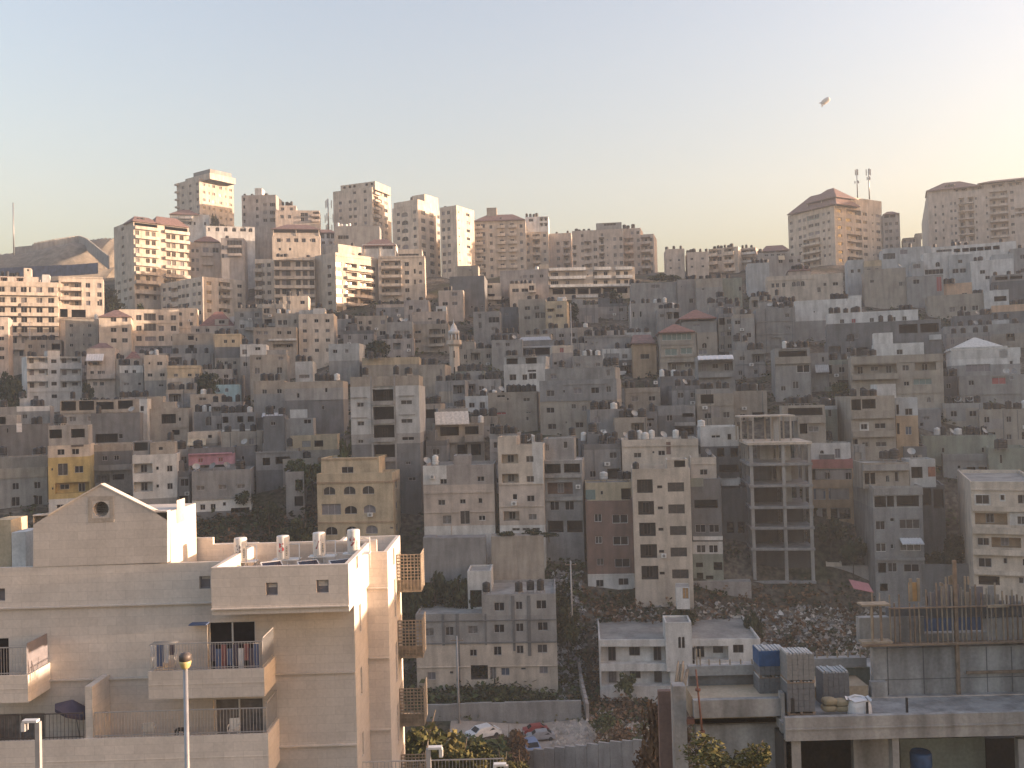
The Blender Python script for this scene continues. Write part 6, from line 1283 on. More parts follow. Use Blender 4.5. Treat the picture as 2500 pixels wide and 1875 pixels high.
    fz = z1 - .85
    def chair(s, yo, rz, lab):
        t = thing('plastic_chair', lab, 'chair', w(lp(s, lo_[2] - .45, yo)), rz, 'white plastic chairs on the lower terrace'); m = 'tank_white'
        b = MB(); b.abox(-.22, .22, -.22, .2, .42, .46, m); b.build('seat', t)
        b = MB(); b.box((-.22, .19, .46), (.44, 0, 0), (0, .04, .0), (0, .1, .42), m); b.build('backrest', t)
        for sx in (-1, 1):
            for sy in (-1, 1): b = MB(); b.tube((sx * .2, sy * .18, .42), (sx * .24, sy * .22, 0), .022, .02, m, 6); b.build('leg', t)
            b = MB(); b.abox(sx * .25 - .025, sx * .25 + .025, -.2, .24, .62, .655, m); b.tube((sx * .25, -.18, .62), (sx * .24, -.2, .44), .02, .02, m, 5); b.build('armrest', t)
    chair(on(365, 1800, .9)[0], .9, PI + .2, 'white plastic chair left of the lamp post on the lower terrace')
    chair(on(571, 1800, .6)[0], .6, .15, 'white plastic chair in front of the terrace door')
    t = thing('side_table', 'small black side table on the lower terrace', 'table', w(lp(on(442, 1800, .7)[0], lo_[2] - .45, .7)), 0)
    b = MB(); b.abox(-.22, .22, -.2, .2, .5, .54, 'tank_black'); b.build('tabletop', t)
    for sx in (-1, 1):
        for sy in (-1, 1): b = MB(); b.abox(sx * .19 - .02, sx * .19 + .02, sy * .17 - .02, sy * .17 + .02, 0, .5, 'tank_black'); b.build('leg', t)
    plain('canopy', (.075, .065, .10), .85)
    s, z = on(180, 1720, .8); t = thing('parasol', 'dark purple parasol tilted beside the terrace divider wall', 'parasol', w(lp(s, lo_[2] - .45, .9)), 0)
    H = z - (lo_[2] - .45); b = MB(); tp = Vector((-.1, 0, H + .2)); n = 8
    rim = [Vector((.85 * math.cos(2 * PI * k / n) - .05, .7 * math.sin(2 * PI * k / n), H - .25 - .28 * math.cos(2 * PI * k / n))) for k in range(n)]
    for k in range(n): b.face([tp, rim[k], rim[(k + 1) % n]], 'canopy'); b.face([rim[k], rim[k] - Vector((0, 0, .14)), rim[(k + 1) % n] - Vector((0, 0, .14)), rim[(k + 1) % n]], 'canopy')
    b.build('canopy', t)
    b = MB(); b.tube((.25, 0, 0), tp, .025, .025, 'steel', 6); b.build('pole', t)
    b = MB(); b.lathe([(.28, 0), (.28, .06), (.05, .1)], 'steel', 10, c=(.25, 0, 0)); b.build('base', t)
    # drying rack with clothes
    s, z = on(400, 1570, .7); t = thing('drying_rack', 'folding drying rack on the upper balcony hung with blue and white clothes', 'drying rack', w(lp(s, fz, .7)), 0)
    Ht = z - fz; b = MB()
    for k in range(5): b.tube((-.55, -.3 + .15 * k, Ht), (.55, -.3 + .15 * k, Ht), .012, .012, 'steel', 5)
    for sx in (-1, 1): b.tube((sx * .5, -.3, 0), (sx * .5, .3, Ht), .014, .014, 'steel', 5); b.tube((sx * .5, .3, 0), (sx * .5, -.3, Ht), .014, .014, 'steel', 5)
    b.build('frame', t)
    for x, wd, h, m in ((-.48, .2, .5, 'white_cloth'), (-.2, .3, .95, 'blue_cloth'), (.14, .22, .8, 'white_cloth'), (.38, .22, .45, 'canopy')):
        b = MB(); nn = 5
        for i in range(nn):
            u0, u1 = x + wd * i / nn, x + wd * (i + 1) / nn; d0, d1 = .03 * (i % 2), .03 * ((i + 1) % 2)
            b.face([(u0, -.33 - d0, Ht), (u1, -.33 - d1, Ht), (u1, -.33 - d1 * 2, Ht - h), (u0, -.33 - d0 * 2, Ht - h)], m); b.face([(u0, -.31, Ht), (u0, -.31, Ht - h * .8), (u1, -.31, Ht - h * .8), (u1, -.31, Ht)], m)
        b.build('garment', t)
    cols = ['canopy', 'blue_cloth', 'red_cloth', 'blue_cloth', 'canopy', 'white_cloth', 'red_cloth', 'canopy', 'blue_cloth']
    labs = ['navy garment', 'bright blue towel', 'red shirt', 'blue trousers', 'dark purple skirt', 'white sheet', 'red towel', 'dark shirt', 'blue cloth']
    xs = (521, 533, 546, 560, 575, 588, 602, 614, 625)
    hb = []
    for i, (x, m, lb) in enumerate(zip(xs, cols, labs)):
        s, _ = on(x, 1600, .45); hgt = .75 + .2 * (i % 3); b = MB(); nn = 4; wd = .24
        zt_ = z1 + 1.0 - .2 * (i % 2)
        for k in range(nn):
            u0, u1 = s + wd * (k / nn - .5), s + wd * ((k + 1) / nn - .5)
            pt = lambda u, z_, dd: lp(u, z_, .45 + dd) - lp(s, zt_, .45)
            d0, d1 = .04 * (k % 2), .04 * ((k + 1) % 2)
            b.face([pt(u0, zt_, 0), pt(u1, zt_, 0), pt(u1, zt_ - hgt, d1), pt(u0, zt_ - hgt, d0)], m); b.face([pt(u0, zt_, .02), pt(u0, zt_ - hgt, d0 + .02), pt(u1, zt_ - hgt, d1 + .02), pt(u1, zt_, .02)], m)
        o = b.build('laundry', None, w(lp(s, zt_, .45))); tag(o, f'{lb} hanging behind the upper balcony railing, {ORD[i] if i else "leftmost"}{" from left" if i else ""}', 'laundry', 'laundry on the upper balcony')
    p0, p1 = lp(on(515, 1600, .45)[0], z1 + 1.0, .45), lp(on(632, 1600, .45)[0], z1 + 1.0, .45)
    b = MB(); b.tube((0, 0, 0), p1 - p0, .008, .008, 'steel', 5); tag(b.build('clothes_line', None, w(p0)), 'clothes line strung behind the upper balcony railing', 'clothes line')
roof_things()
# ---------------------------------------------------------------- street lamps in front
plain('lamp_glow_glass', (.55, .45, .20), 0.35)
def lamp_globe():
    d = 22.0; t = P(452, 1592, d); g = CAMZ - 19.8
    r0 = thing('street_lamp', 'street lamp with round dark-capped head in front of the near balconies', 'street lamp', (t.x, t.y, g)); H = t.z - g
    b = MB(); b.tube((0, 0, 0), (0, 0, H - .38), .075, .055, 'steel', 12); b.build('pole', r0)
    b = MB(); b.lathe([(.05, H - .40), (.10, H - .36), (.135, H - .26), (.14, H - .2)], 'lamp_glow_glass', 16); b.build('globe', r0)
    b = MB(); b.lathe([(.142, H - .2), (.142, H - .08), (.10, H - .02), (.02, H)], 'frame_dark', 16); b.build('cap', r0)
lamp_globe()
def lamp_arm(label, x, yt, d, sgn, g):
    t = P(x, yt, d); r0 = thing('street_lamp', label, 'street lamp', (t.x, t.y, g)); H = t.z - g
    b = MB(); b.abox(-.06, .06, -.06, .06, 0, H, 'frame_grey'); b.build('pole', r0)
    b = MB(); b.abox(min(0, sgn * .38), max(0, sgn * .38), -.09, .09, H, H + .06, 'frame_white'); b.build('arm', r0)
    b = MB(); b.abox(min(sgn * .3, sgn * .4), max(sgn * .3, sgn * .4), -.09, .09, H - .22, H - .003, 'frame_white'); b.build('lamp_head', r0)
lamp_arm('slim grey lamp with flat arm below the left terrace', 93, 1762, 24, -1, CAMZ - 19.8)
lamp_arm('short square lamp right of the lattice drying boxes', 1046, 1828, 26, 1, CAMZ - 19.8)
lamp_arm('lamp head just showing at the bottom edge near the trees', 1236, 1868, 28, -1, CAMZ - 19.8)
def bottom_fence():
    root = thing('metal_fence', 'thin metal rail fence along the bottom edge beside the trees', 'fence', P(900, 1875, 36)); R0 = root.location
    a, b = P(885, 1862, 38) - R0, P(1230, 1853, 40) - R0
    railing(root, a - Vector((0, 0, 1.1)), b - Vector((0, 0, 1.1)), 1.1, 40, nm='rails')
bottom_fence()
# ================================================================ concrete building site (right foreground)
def site():
    Z(*G7)
    d = 37.0; O = P(780, 1040, d); ex, ey = Vector((1, .0, 0)), Vector((0, 1, 0)); zg = CAMZ - 24
    root = thing('unfinished_building', 'raw concrete building site in front with deck, wall and timber formwork', 'unfinished building', (O.x, O.y, zg)); R0 = root.location
    def at(x, y, dd): p = P(x, y, dd); return p
    def bx(name, x0, x1, ya, yb, dd, dep, mat, g=None, ext=0):
        """box whose front face is the pixel rectangle x0..x1, ya..yb at distance dd and dep deep"""
        a, b = at(x0, (ya + yb) / 2, dd), at(x1, (ya + yb) / 2, dd); xm = (x0 + x1) / 2
        zt, zb = at(xm, ya, dd).z, at(xm, yb, dd).z
        if ext: zb = zg
        own = g is None; g = g or MB()
        g.box(Vector((a.x, dd, zb)) - R0, (b.x - a.x, 0, 0), (0, dep, 0), (0, 0, zt - zb), mat)
        if own: g.build(name, root)
    zd = at(1500, 966, d).z                     # deck level
    # deck slab and upstand
    xr = at(2560, 1000, d).x; xl = O.x
    g = MB(); g.box(Vector((xl, d + .25, zd - .75)) - R0, (xr - xl, 0, 0), (0, 9, 0), (0, 0, .35), 'rawconc'); g.build('deck', root)
    zt, zb = at(1500, 978, d).z + .04, at(1500, 1112, d).z
    g = MB(); g.box(Vector((xl, d, zb)) - R0, (xr - xl, 0, 0), (0, .25, 0), (0, 0, zt - zb), 'rawconc'); g.box(Vector((xl, d - .05, zb + (zt - zb) * .48)) - R0, (xr - xl, 0, 0), (0, .05, 0), (0, 0, .05), 'rawconc'); g.build('edge_beam', root)
    # lower storey
    bx('wall', 786, 874, 1112, 1300, d + .3, .3, 'rawconc', ext=1)
    bx('wall', 1190, 1420, 1112, 1300, d + 1.6, .3, 'rawconc', ext=1)
    bx('column', 1424, 1464, 1112, 1300, d + .2, .4, 'rawconc', ext=1)
    bx('wall', 1470, 1980, 1112, 1300, d + 3.0, .3, 'green', ext=1)
    bx('wall', 2180, 2560, 1112, 1300, d + .5, .3, 'rawconc', ext=1)
    zc = at(1500, 1114, d).z
    bx('wall', 1985, 2178, 1112, 1300, d + 7, .3, 'room', ext=1)  # dark sheet added so this opening reads as deep shade
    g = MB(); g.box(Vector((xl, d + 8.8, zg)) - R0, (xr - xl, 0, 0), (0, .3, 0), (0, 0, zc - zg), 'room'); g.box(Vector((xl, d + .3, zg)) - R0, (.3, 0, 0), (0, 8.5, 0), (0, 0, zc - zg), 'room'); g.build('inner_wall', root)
    # tall rough wall behind the deck
    bx('tall_wall', 1312, 2560, 560, 962, d + 3.6, .35, 'rawconc')
    g = MB()
    for x in (1395, 1610, 1815, 1990, 2140): bx('', x, x + 5, 562, 940, d + 3.58, .02, 'dgrey', g)
    for y in (745, 842): bx('', 1315, 2560, y, y + 4, d + 3.585, .015, 'dgrey', g)
    g.build('formwork_marks', root)
    bx('timber_batten', 1870, 2300, 706, 722, d + 3.45, .08, 'wood')
    bx('pier', 1300, 1395, 775, 962, d + 3.3, .3, 'rawconc')
    # upper level behind formwork
    bx('upper_wall', 1225, 1615, 385, 540, d + 3.7, .4, 'rawconc'); bx('upper_wall', 1990, 2560, 385, 540, d + 3.7, .4, 'rawconc'); bx('upper_wall', 1616, 1990, 480, 540, d + 3.7, .4, 'rawconc')
    bx('upper_back_wall', 1400, 2560, 330, 560, d + 8, .3, 'blueglass'); bx('upper_beam', 1400, 2560, 318, 384, d + 3.8, .3, 'dgrey')
    bx('ledge_board', 1245, 2560, 538, 549, d + 3.25, .35, 'wood')
    g = MB()
    x = 1640; i = 0
    while x < 2230:
        w_ = random.uniform(24, 44); bx('', x, x + w_, 195 + random.uniform(-8, 55) + (60 if x > 2060 else 0) + (30 if x < 1700 else 0), 322, d + 3.75 + .05 * (i % 2), .04, random.choice(['shutter', 'greypk', 'tan', 'grey']), g); x += w_ + 2; i += 1
    g.build('shuttering_boards', root)
    for k, (x, y0) in enumerate(((1303, 235), (1348, 240), (1408, 255), (1465, 250), (1528, 300), (1583, 300), (1628, 220), (1690, 180), (1748, 145), (1862, 180), (1925, 190), (1992, 215), (2042, 180), (2086, 228), (2144, 222), (2205, 260), (1436, 300), (1556, 310), (1655, 235), (1720, 205), (1780, 200), (1838, 205), (1893, 215), (1958, 240), (2016, 250), (2112, 255), (2174, 250))):
        bx('formwork_post', x, x + 6, y0, 545, d + 3.4, .08, random.choice(['wood', 'woodpale', 'tan']))
    bx('formwork_post', 1802, 1822, 45, 960, d + 3.38, .12, 'wood')
    for x, y0, y1 in ((1762, 140, 190), (1775, 135, 190), (1855, 140, 190), (1875, 142, 190), (1720, 182, 200), (1710, 178, 200)): bx('timber_stub', x, x + 9, y0, y1, d + 3.6, .08, 'woodpale')
    bx('walkway_rail', 1400, 2560, 316, 324, d + 3.3, .08, 'wood'); bx('walkway_rail', 1995, 2122, 312, 328, d + 3.25, .09, 'woodpale')
    bx('platform_board', 1240, 1412, 310, 320, d + 2.6, .6, 'woodpale'); bx('platform_board', 1245, 1425, 533, 545, d + 2.5, .5, 'woodpale')
    bx('platform_prop', 1297, 1306, 325, 535, d + 2.6, .1, 'woodpale'); bx('platform_prop', 1352, 1362, 325, 535, d + 2.6, .1, 'wood')
    bx('steel_post', 1508, 1517, 872, 976, d + .4, .1, 'tank_black'); bx('steel_post', 820, 836, 878, 962, d + .3, .16, 'tank_black')
    # left part: parapet, recessed wall
    zp = at(480, 880, d + 1).z
    bx('parapet', 232, 778, 880, 985, d + 1.0, .3, 'rawconc'); bx('soffit_board', 190, 775, 990, 1022, d + 1.3, .3, 'rust')
    bx('lower_wall', 245, 778, 1028, 1300, d + 1.6, .3, 'rawconc', ext=1)
    bx('dividing_pier', 760, 782, 842, 1300, d + .9, .4, 'rawconc', ext=1)
    bx('pillar', 112, 190, 800, 1300, d + 1.4, .6, 'rawconc', ext=1)
    bx('yard_wall', 20, 112, 830, 960, d + 3, .3, 'brick', ext=1); 
    # sandy fill behind parapet, far beams with stubs
    a, b = at(232, 880, d + 1.3), at(1300, 880, d + 1.3); zf = zp - .08
    x7 = at(782, 880, d + 1.3).x
    g = MB(); g.box(Vector((a.x, d + 1.3, zf - 1)) - R0, (x7 - a.x, 0, 0), (0, 1.9, 0), (0, 0, 1), 'sandfill'); g.box(Vector((x7 + .3, d + 3.4, zf - 1.25)) - R0, (at(1300, 880, d + 3).x - x7 - .3, 0, 0), (0, 1.55, 0), (0, 0, 1), 'sandfill'); g.build('sand_fill', root)
    bx('far_wall', 205, 790, 734, 900, d + 3.25, .3, 'dgrey'); bx('far_beam', 200, 640, 676, 733, d + 2.95, .4, 'grey')
    bx('far_wall', 945, 1290, 690, 850, d + 5.0, .3, 'green'); bx('far_beam', 940, 1268, 632, 688, d + 4.7, .4, 'grey')
    zs_ = at(2300, 60, 41).z
    g = MB(); g.abox(23.6 - R0.x, 33 - R0.x, 35.5 - R0.y, 40.1 - R0.y, 0, zs_ - R0.z, 'rawconc'); g.build('added_shade_block', root)  # unseen block added right of the view to shade the site
    g = MB(); g.abox(31.5 - R0.x, 40 - R0.x, 40.2 - R0.y, 52 - R0.y, 0, zs_ - R0.z + 1.5, 'rawconc'); g.build('added_shade_block', root)  # second added block out of view, shading the formwork and tall wall
    for x in (246, 266, 320, 385, 446, 510, 578, 598): bx('rebar_stub', x, x + 6, 640 - (60 if x < 270 else 0) , 676, d + 3.05, .08, 'woodpale')
    for x in (967, 1030, 1090, 1155, 1228): bx('rebar_stub', x, x + 6, 575 + random.uniform(0, 25), 632, d + 4.8, .08, 'woodpale')
    g = MB()
    for k in range(7):
        p, q = at(118 + k * 10, 800, d + 2.2), at(140 + k * 9 + random.uniform(-12, 12), 672 + random.uniform(-40, 30), d + 3); g.tube(p - R0, q - R0, .05, .05, 'woodpale', 4)
    t = g.build('stacked_planks'); t.location = R0; tag(t, 'sunlit timber planks leaning at the left end of the site', 'planks')
    g = MB(); p, q = at(243, 700, d + .8), at(292, 1180, d + .8)
    g.tube(p - R0, q - R0, .035, .05, 'rust', 7); m_ = (p + q) / 2
    for f_ in (.25, .78): c = p.lerp(q, f_); g.tube(c - R0 + Vector((0, 0, -.05)), c - R0 + Vector((0, 0, .05)), .11, .11, 'rust', 8)
    t = g.build('scaffold_prop'); t.location = R0; tag(t, 'rusty slanted scaffold prop at the left of the site', 'scaffold prop')
    # block pallets
    plain('blockface', (.15, .155, .165), .9, var=.15, scale=9); plain('blockpale', (.22, .22, .22), .9, var=.15, scale=9)
    def pallet(label, x0, x1, ytop, ybot, dd, m, top=None):
        p = at((x0 + x1) / 2, ybot, dd); p2 = at(x0, ybot, dd); p3 = at(x1, ybot, dd); W = p3.x - p2.x; H = at((x0 + x1) / 2, ytop, dd).z - p.z
        t = thing('block_pallet', label, 'block pallet', p, 0, 'pallets of building blocks on the deck'); D = W * .9; nc = 5; nr = 5
        b = MB(); b.abox(-W / 2, W / 2, 0, D, 0, .04, 'wood')
        for k in range(3): b.abox(-W / 2 + k * (W - .1) / 2, -W / 2 + .1 + k * (W - .1) / 2, 0, D, .04, .12, 'wood')
        b.build('wood_pallet', t)
        bh = (H - .12) / nr; b = MB()
        for r_ in range(nr):
            for c_ in range(nc):
                x_ = -W / 2 + W * c_ / nc; j = random.uniform(-.012, .012)
                b.abox(x_ + .006, x_ + W / nc - .006, .01 + j, D - .01 + j, .12 + r_ * bh + .004, .12 + (r_ + 1) * bh - .004, m)
        b.build('blocks', t)
        b = MB()
        for c_ in range(8): b.abox(-W / 2 + W * c_ / 8 + .01, -W / 2 + W * c_ / 8 + .1, .02, D * .9, H, H + random.uniform(.03, .09), 'bluew')
        b.build('loose_wrapping', t)
        if top:
            b = MB(); b.abox(-W / 2 - .015, W / 2 + .015, -.015, D, H * .45, H + .012, top); b.build('wrap', t)
    zB = lambda y: y
    pallet('lower pallet of dark blocks under the blue-wrapped one', 627, 785, 752, 905, d + 1.9, 'blockface')
    pallet('pallet of grey blocks with blue wrapped top', 627, 788, 590, 752, d + 1.9, 'blockface', 'blue_tarp')
    pallet('lower grey pallet at the deck corner beside the black post', 795, 962, 782, 972, d + .8, 'blockface')
    pallet('upper pale grey pallet stacked at the deck corner', 792, 958, 610, 782, d + .8, 'blockpale')
    pallet('dark pallet of blocks behind the tan sacks', 1012, 1170, 722, 945, d + 2.2, 'blockface')
    plain('sacking', (.30, .245, .16), .95, var=.2)
    for i, (x, y, lb) in enumerate(((1055, 955, 'tan cement sack, bottom left of the pile'), (1130, 955, 'tan cement sack, bottom right of the pile'), (1062, 915, 'tan cement sack on top at the left of the pile'), (1132, 922, 'tan cement sack on top at the right of the pile'))):
        p = at(x, y, d + .9); b = MB(); rx, ry, rz = .30, .26, .135; n = 14; mm = 7
        for a in range(mm):
            t0, t1 = -PI / 2 + PI * a / mm, -PI / 2 + PI * (a + 1) / mm
            for c_ in range(n):
                q = []
                for tt, cc in ((t0, c_), (t0, c_ + 1), (t1, c_ + 1), (t1, c_)):
                    th = 2 * PI * cc / n; se = lambda v, e: math.copysign(abs(v) ** e, v)
                    q.append((rx * se(math.cos(tt), .45) * se(math.cos(th), .5) , ry * se(math.cos(tt), .45) * se(math.sin(th), .5) + .3, rz + rz * se(math.sin(tt), .7) * (1 - .12 * math.cos(th) ** 2)))
                b.face(q, 'sacking', True)
        tag(b.build('cement_sack', None, (p.x, p.y, p.z - .05), random.uniform(-.08, .08)), lb, 'sack', 'pile of cement sacks on the deck')
    p = at(1245, 976, d + .6); t = thing('bulk_bag', 'big white bulk bag with a black strap beside the sacks', 'bag', (p.x, p.y, zd - .4))
    Hh = at(1245, 893, d + .6).z - (zd - .4); b = MB(); n = 16; ring = lambda z, w_, dd_: [(w_ * math.copysign(abs(math.cos(2 * PI * k / n)) ** .6, math.cos(2 * PI * k / n)), .45 + dd_ * math.copysign(abs(math.sin(2 * PI * k / n)) ** .6, math.sin(2 * PI * k / n)), z + .05 * math.sin(k * 2.1)) for k in range(n)]
    rr = [ring(0, .44, .40), ring(Hh * .3, .49, .43), ring(Hh * .7, .46, .42), ring(Hh * .93, .40, .36), ring(Hh, .50, .40)]
    for i in range(4):
        for k in range(n): b.face([rr[i][k], rr[i][(k + 1) % n], rr[i + 1][(k + 1) % n], rr[i + 1][k]], 'white_cloth', True)
    b.face(ring(Hh * .9, .36, .32), 'white_cloth'); b.build('bag', t)
    b = MB(); b.box((.14, -.03, 0), (.09, 0, 0), (0, .03, 0), (0, 0, Hh), 'tank_black'); b.build('strap', t)
    p = at(1595, 1290, d + 1.5); b = MB(); b.lathe([(.40, -1.0), (.42, -.6), (.42, .0), (.40, .05), (.43, .12), (.43, .62), (.38, .70), (.36, .66)], 'blue_tarp', 16)
    tag(b.build('barrel', None, p), 'blue plastic barrel in the dark opening under the deck', 'barrel')
    p = at(1556, 290, d + 4.2); b = MB(); q = at(1522, 290, d + 4.2), at(1590, 290, d + 4.2); w_ = q[1].x - q[0].x; hh = at(1556, 152, d + 4.2).z - p.z
    b.abox(-w_ / 2, w_ / 2, 0, .03, .0, hh * .82, 'plywood'); b.abox(-w_ / 2 + .02, -w_ / 2 + .14, -.06, 0, .0, hh, 'woodpale'); b.abox(w_ / 2 - .14, w_ / 2 - .02, -.06, 0, .0, hh, 'woodpale')
    tag(b.build('formwork_panel', None, p), 'orange plywood formwork panel standing on the upper wall', 'formwork panel')
    p = at(1190, 215, 127); e = at(1310, 240, 127) - p; b = MB(); b.box((0, 0, 0), e, (0, 1.8, .9), (0, 0, .06), 'pink_cloth')
    tag(b.build('corrugated_sheet', None, p), 'pink corrugated sheet lying at the upper edge of the rubble', 'sheet')
wallmat('sandfill', (.42, .34, .25), .25, .1)
site()
# ================================================================ valley floor: wall, yard, rubble, cars, person, poles
def wall_between():
    Z(*G4); pts = []
    for x, y, d in ((380, 1585, 104), (700, 1556, 103), (1180, 1500, 101), (1340, 1490, 100), (1700, 1450, 98), (2130, 1420, 96)):
        p = P(x, y, d); pts.append((p.x, p.y, p.z - 7.0))
    panel_wall('tall grey concrete security wall crossing the valley bottom', pts, 7.0, 1.25, 'greypk', th=.3)
wall_between()
def flat_sheet(name, pts, mat, lift=.08, label=None):
    b = MB(); q = [(x, y, terr(x, y) + lift) for x, y in pts]; b.face(q, mat); o = b.build(name); tag(o, kind='structure'); return o
wallmat('dirt', (.36, .31, .265), .25, .0)
def yard():
    Z(*G4); vs = []; nx, ny = 16, 7
    a, b = P(360, 1300, 112), P(1480, 1300, 112)
    for j in range(ny):
        for i in range(nx):
            x = a.x + (b.x - a.x) * i / (nx - 1); y = 104 + 12.5 * j / (ny - 1); vs.append((x, y, terr(x, y) + .12))
    fs = [(j * nx + i, j * nx + i + 1, (j + 1) * nx + i + 1, (j + 1) * nx + i) for j in range(ny - 1) for i in range(nx - 1)]
    me = bpy.data.meshes.new('dirt_yard'); me.from_pydata(vs, [], fs); me.materials.append(M('dirt')); tag(put(me, 'dirt_yard'), kind='structure')
yard()
def stone_wall(label, pts, h, mat='tan', th=.4, name='stone_wall'):
    root = thing(name, label, 'wall', pts[0]); R0 = Vector(pts[0]); b = MB()
    for i in range(len(pts) - 1):
        a, c = Vector(pts[i]), Vector(pts[i + 1]); n = max(2, int((c - a).length / 1.6))
        for k in range(n):
            p, q = a.lerp(c, k / n), a.lerp(c, (k + 1) / n); e = Vector((q.x - p.x, q.y - p.y, 0)) * .995
            b.box(Vector((p.x, p.y, min(p.z, q.z) - 2)) - R0, e, Vector((-e.y, e.x, 0)).normalized() * th, (0, 0, h + 2 + random.uniform(-.06, .06) + abs(p.z - q.z) * .5), mat)
    b.build('masonry', root)
def gp(x, y, d): p = P(x, y, d); return (p.x, p.y, p.z)
def gt(x, d, dz=0): p = P(x, 1000, d); return (p.x, p.y, terr(p.x, p.y) + dz)
Z(*G4)
stone_wall('low stone retaining wall behind the dirt yard', [gp(180, 1290, 117), gp(700, 1275, 117), gp(1390, 1255, 116.5)], 1.9, 'grey')
stone_wall('long grey boundary wall running down beside the four-storey house', [gp(1290, 640, 140), gp(1340, 800, 132), gp(1380, 1060, 124), gp(1425, 1270, 116)], 1.6, 'greypk')
Z(*G3)
stone_wall('high grey retaining wall under the pink house', [gp(225, 1400, 134), gp(860, 1400, 134)], 4.4, 'block', 3.0, 'retaining_wall')
stone_wall('mottled retaining wall under the peach tower house', [gp(915, 1400, 134.5), gp(1450, 1390, 134.5)], 4.6, 'tan', 3.0, 'retaining_wall')
Z(*G6)
stone_wall('dark retaining wall right of the narrow grey tower', [gp(1165, 1400, 133), gp(1560, 1400, 131)], 2.5, 'dgrey', .8, 'retaining_wall')
def car(label, x, y, d, rz, col, name='parked_car', sc_=1.0):
    p = P(x, y, d); t = thing(name, label, 'car', (p.x, p.y, terr(p.x, p.y) + .12), rz, 'cars parked in the valley'); L, W = 4.2 * sc_, 1.7 * sc_
    m = 'car_' + col
    if m not in MATS: plain(m, {'white': (.62, .62, .62), 'blue': (.16, .22, .36), 'dark': (.05, .055, .06), 'red': (.25, .05, .05), 'grey': (.28, .28, .30)}[col], .3)
    b = MB(); s = sc_
    prof = [(-2.1, .35), (-2.1, .75), (-1.95, .92), (-1.35, .98), (-.75, 1.42), (.85, 1.46), (1.6, 1.0), (2.0, .9), (2.1, .7), (2.1, .35)]
    pl = lambda f_, w_: [(u * s, w_ * (W / 2) * (1 if z < 1.0 else .86), z * s) for u, z in prof]
    A, B = pl(0, -1), pl(0, 1)
    for i in range(len(prof)): j = (i + 1) % len(prof); b.face([A[i], A[j], B[j], B[i]][::-1], m)
    b.face(A, m); b.face(B[::-1], m); b.build('body', t)
    g = MB()
    for sg in (-1, 1): y_ = sg * (W / 2 * .9 + .012); q = [(-1.1 * s, y_, 1.0 * s), (1.3 * s, y_, 1.0 * s), (.75 * s, y_ - sg * .06, 1.38 * s), (-.7 * s, y_ - sg * .06, 1.36 * s)]; g.face(q if sg < 0 else q[::-1], 'glass')
    for (x0, z0, x1, z1) in ((-1.32, 1.02, -.8, 1.40), (1.55, 1.05, .92, 1.43)):
        k = -1 if x0 < 0 else 1; q = [(x0 * s + k * .02, -.68 * s, z0 * s), (x0 * s + k * .02, .68 * s, z0 * s), (x1 * s + k * .02, .62 * s, z1 * s), (x1 * s + k * .02, -.62 * s, z1 * s)]; g.face(q[::-1] if k < 0 else q, 'glass')
    g.build('windows', t)
    for u in (-1.3, 1.35):
        for sg in (-1, 1): w = MB(); w.tube((u * s, sg * W * .36, .32 * s), (u * s, sg * W * .51, .32 * s), .32 * s, .32 * s, 'tank_black', 12); w.build('wheel', t)
    for sg in (-1, 1): w = MB(); w.abox(-2.12 * s, -2.09 * s, sg * .55 - .15, sg * .55 + .15, .68 * s, .82 * s, 'frame_white'); w.build('headlight', t)
Z(*G4)
car('white car with dark windscreen parked under the retaining wall', 630, 1298, 113, .5, 'white')
car('blue car parked nose-on in the dirt yard', 995, 1415, 107.5, PI / 2 + .25, 'blue')
car('small dark red car at the far side of the dirt yard', 1035, 1312, 113.5, .2, 'red', sc_=.75)
car('low grey car half hidden behind the blue car', 1075, 1352, 111, .1, 'grey', sc_=.8)
Z(600, 1150, 4.8087)
car('white car parked left of the yellow arched house, behind the roof boilers', 265, 868, 132, 0.05, 'white')
car('dark car parked right of the yellow arched house', 1930, 890, 131, -.1, 'dark')
Z(480, 1280, 3.814)
car('grey car behind the roof parapet at left of the white car', 225, 205, 131, .0, 'grey')
def person(label, x, y, d, H=1.72):
    p = P(x, y, d); z = terr(p.x, p.y) + .12
    b = bpy.data.meshes.new('body'); k = H / 1.72
    vs = [(0, 0, .95), (0, 0, 1.15), (0, 0, 1.40), (0, .0, 1.52), (0, -.01, 1.62), (.09, 0, .92), (.11, -.06, .50), (.12, .02, .08), (.12, -.12, .04), (-.09, 0, .92), (-.12, .06, .50), (-.12, .14, .10), (-.12, .02, .05), (.19, 0, 1.40), (.25, .02, 1.12), (.22, -.10, .90), (-.19, 0, 1.40), (-.25, -.02, 1.12), (-.22, -.14, .92)]
    es = [(0, 1), (1, 2), (2, 3), (3, 4), (0, 5), (5, 6), (6, 7), (7, 8), (0, 9), (9, 10), (10, 11), (11, 12), (2, 13), (13, 14), (14, 15), (2, 16), (16, 17), (17, 18)]
    rd = [.16, .15, .17, .06, .10, .10, .075, .05, .04, .10, .075, .05, .04, .075, .055, .04, .075, .055, .04]
    b.from_pydata([tuple(c * k for c in v) for v in vs], es, [])
    b.materials.append(M('canopy'))
    t = thing('person', label, 'person', (p.x, p.y, z), .3)
    o = put(b, 'body', t); s = o.modifiers.new('skin', 'SKIN'); o.modifiers.new('sub', 'SUBSURF').levels = 1; o.modifiers['sub'].render_levels = 1
    b.skin_vertices[0].data.foreach_set('radius', [q for r_ in rd for q in (r_ * k, r_ * k)]); b.skin_vertices[0].data[0].use_root = True
    h = MB(); h.lathe([(.04, 1.60), (.085, 1.66), (.09, 1.72), (.06, 1.77), (.01, 1.79)], 'tank_black', 10); h.build('hair', t)
Z(*G4)
person('person in dark clothes walking across the dirt yard', 722, 1416, 107)
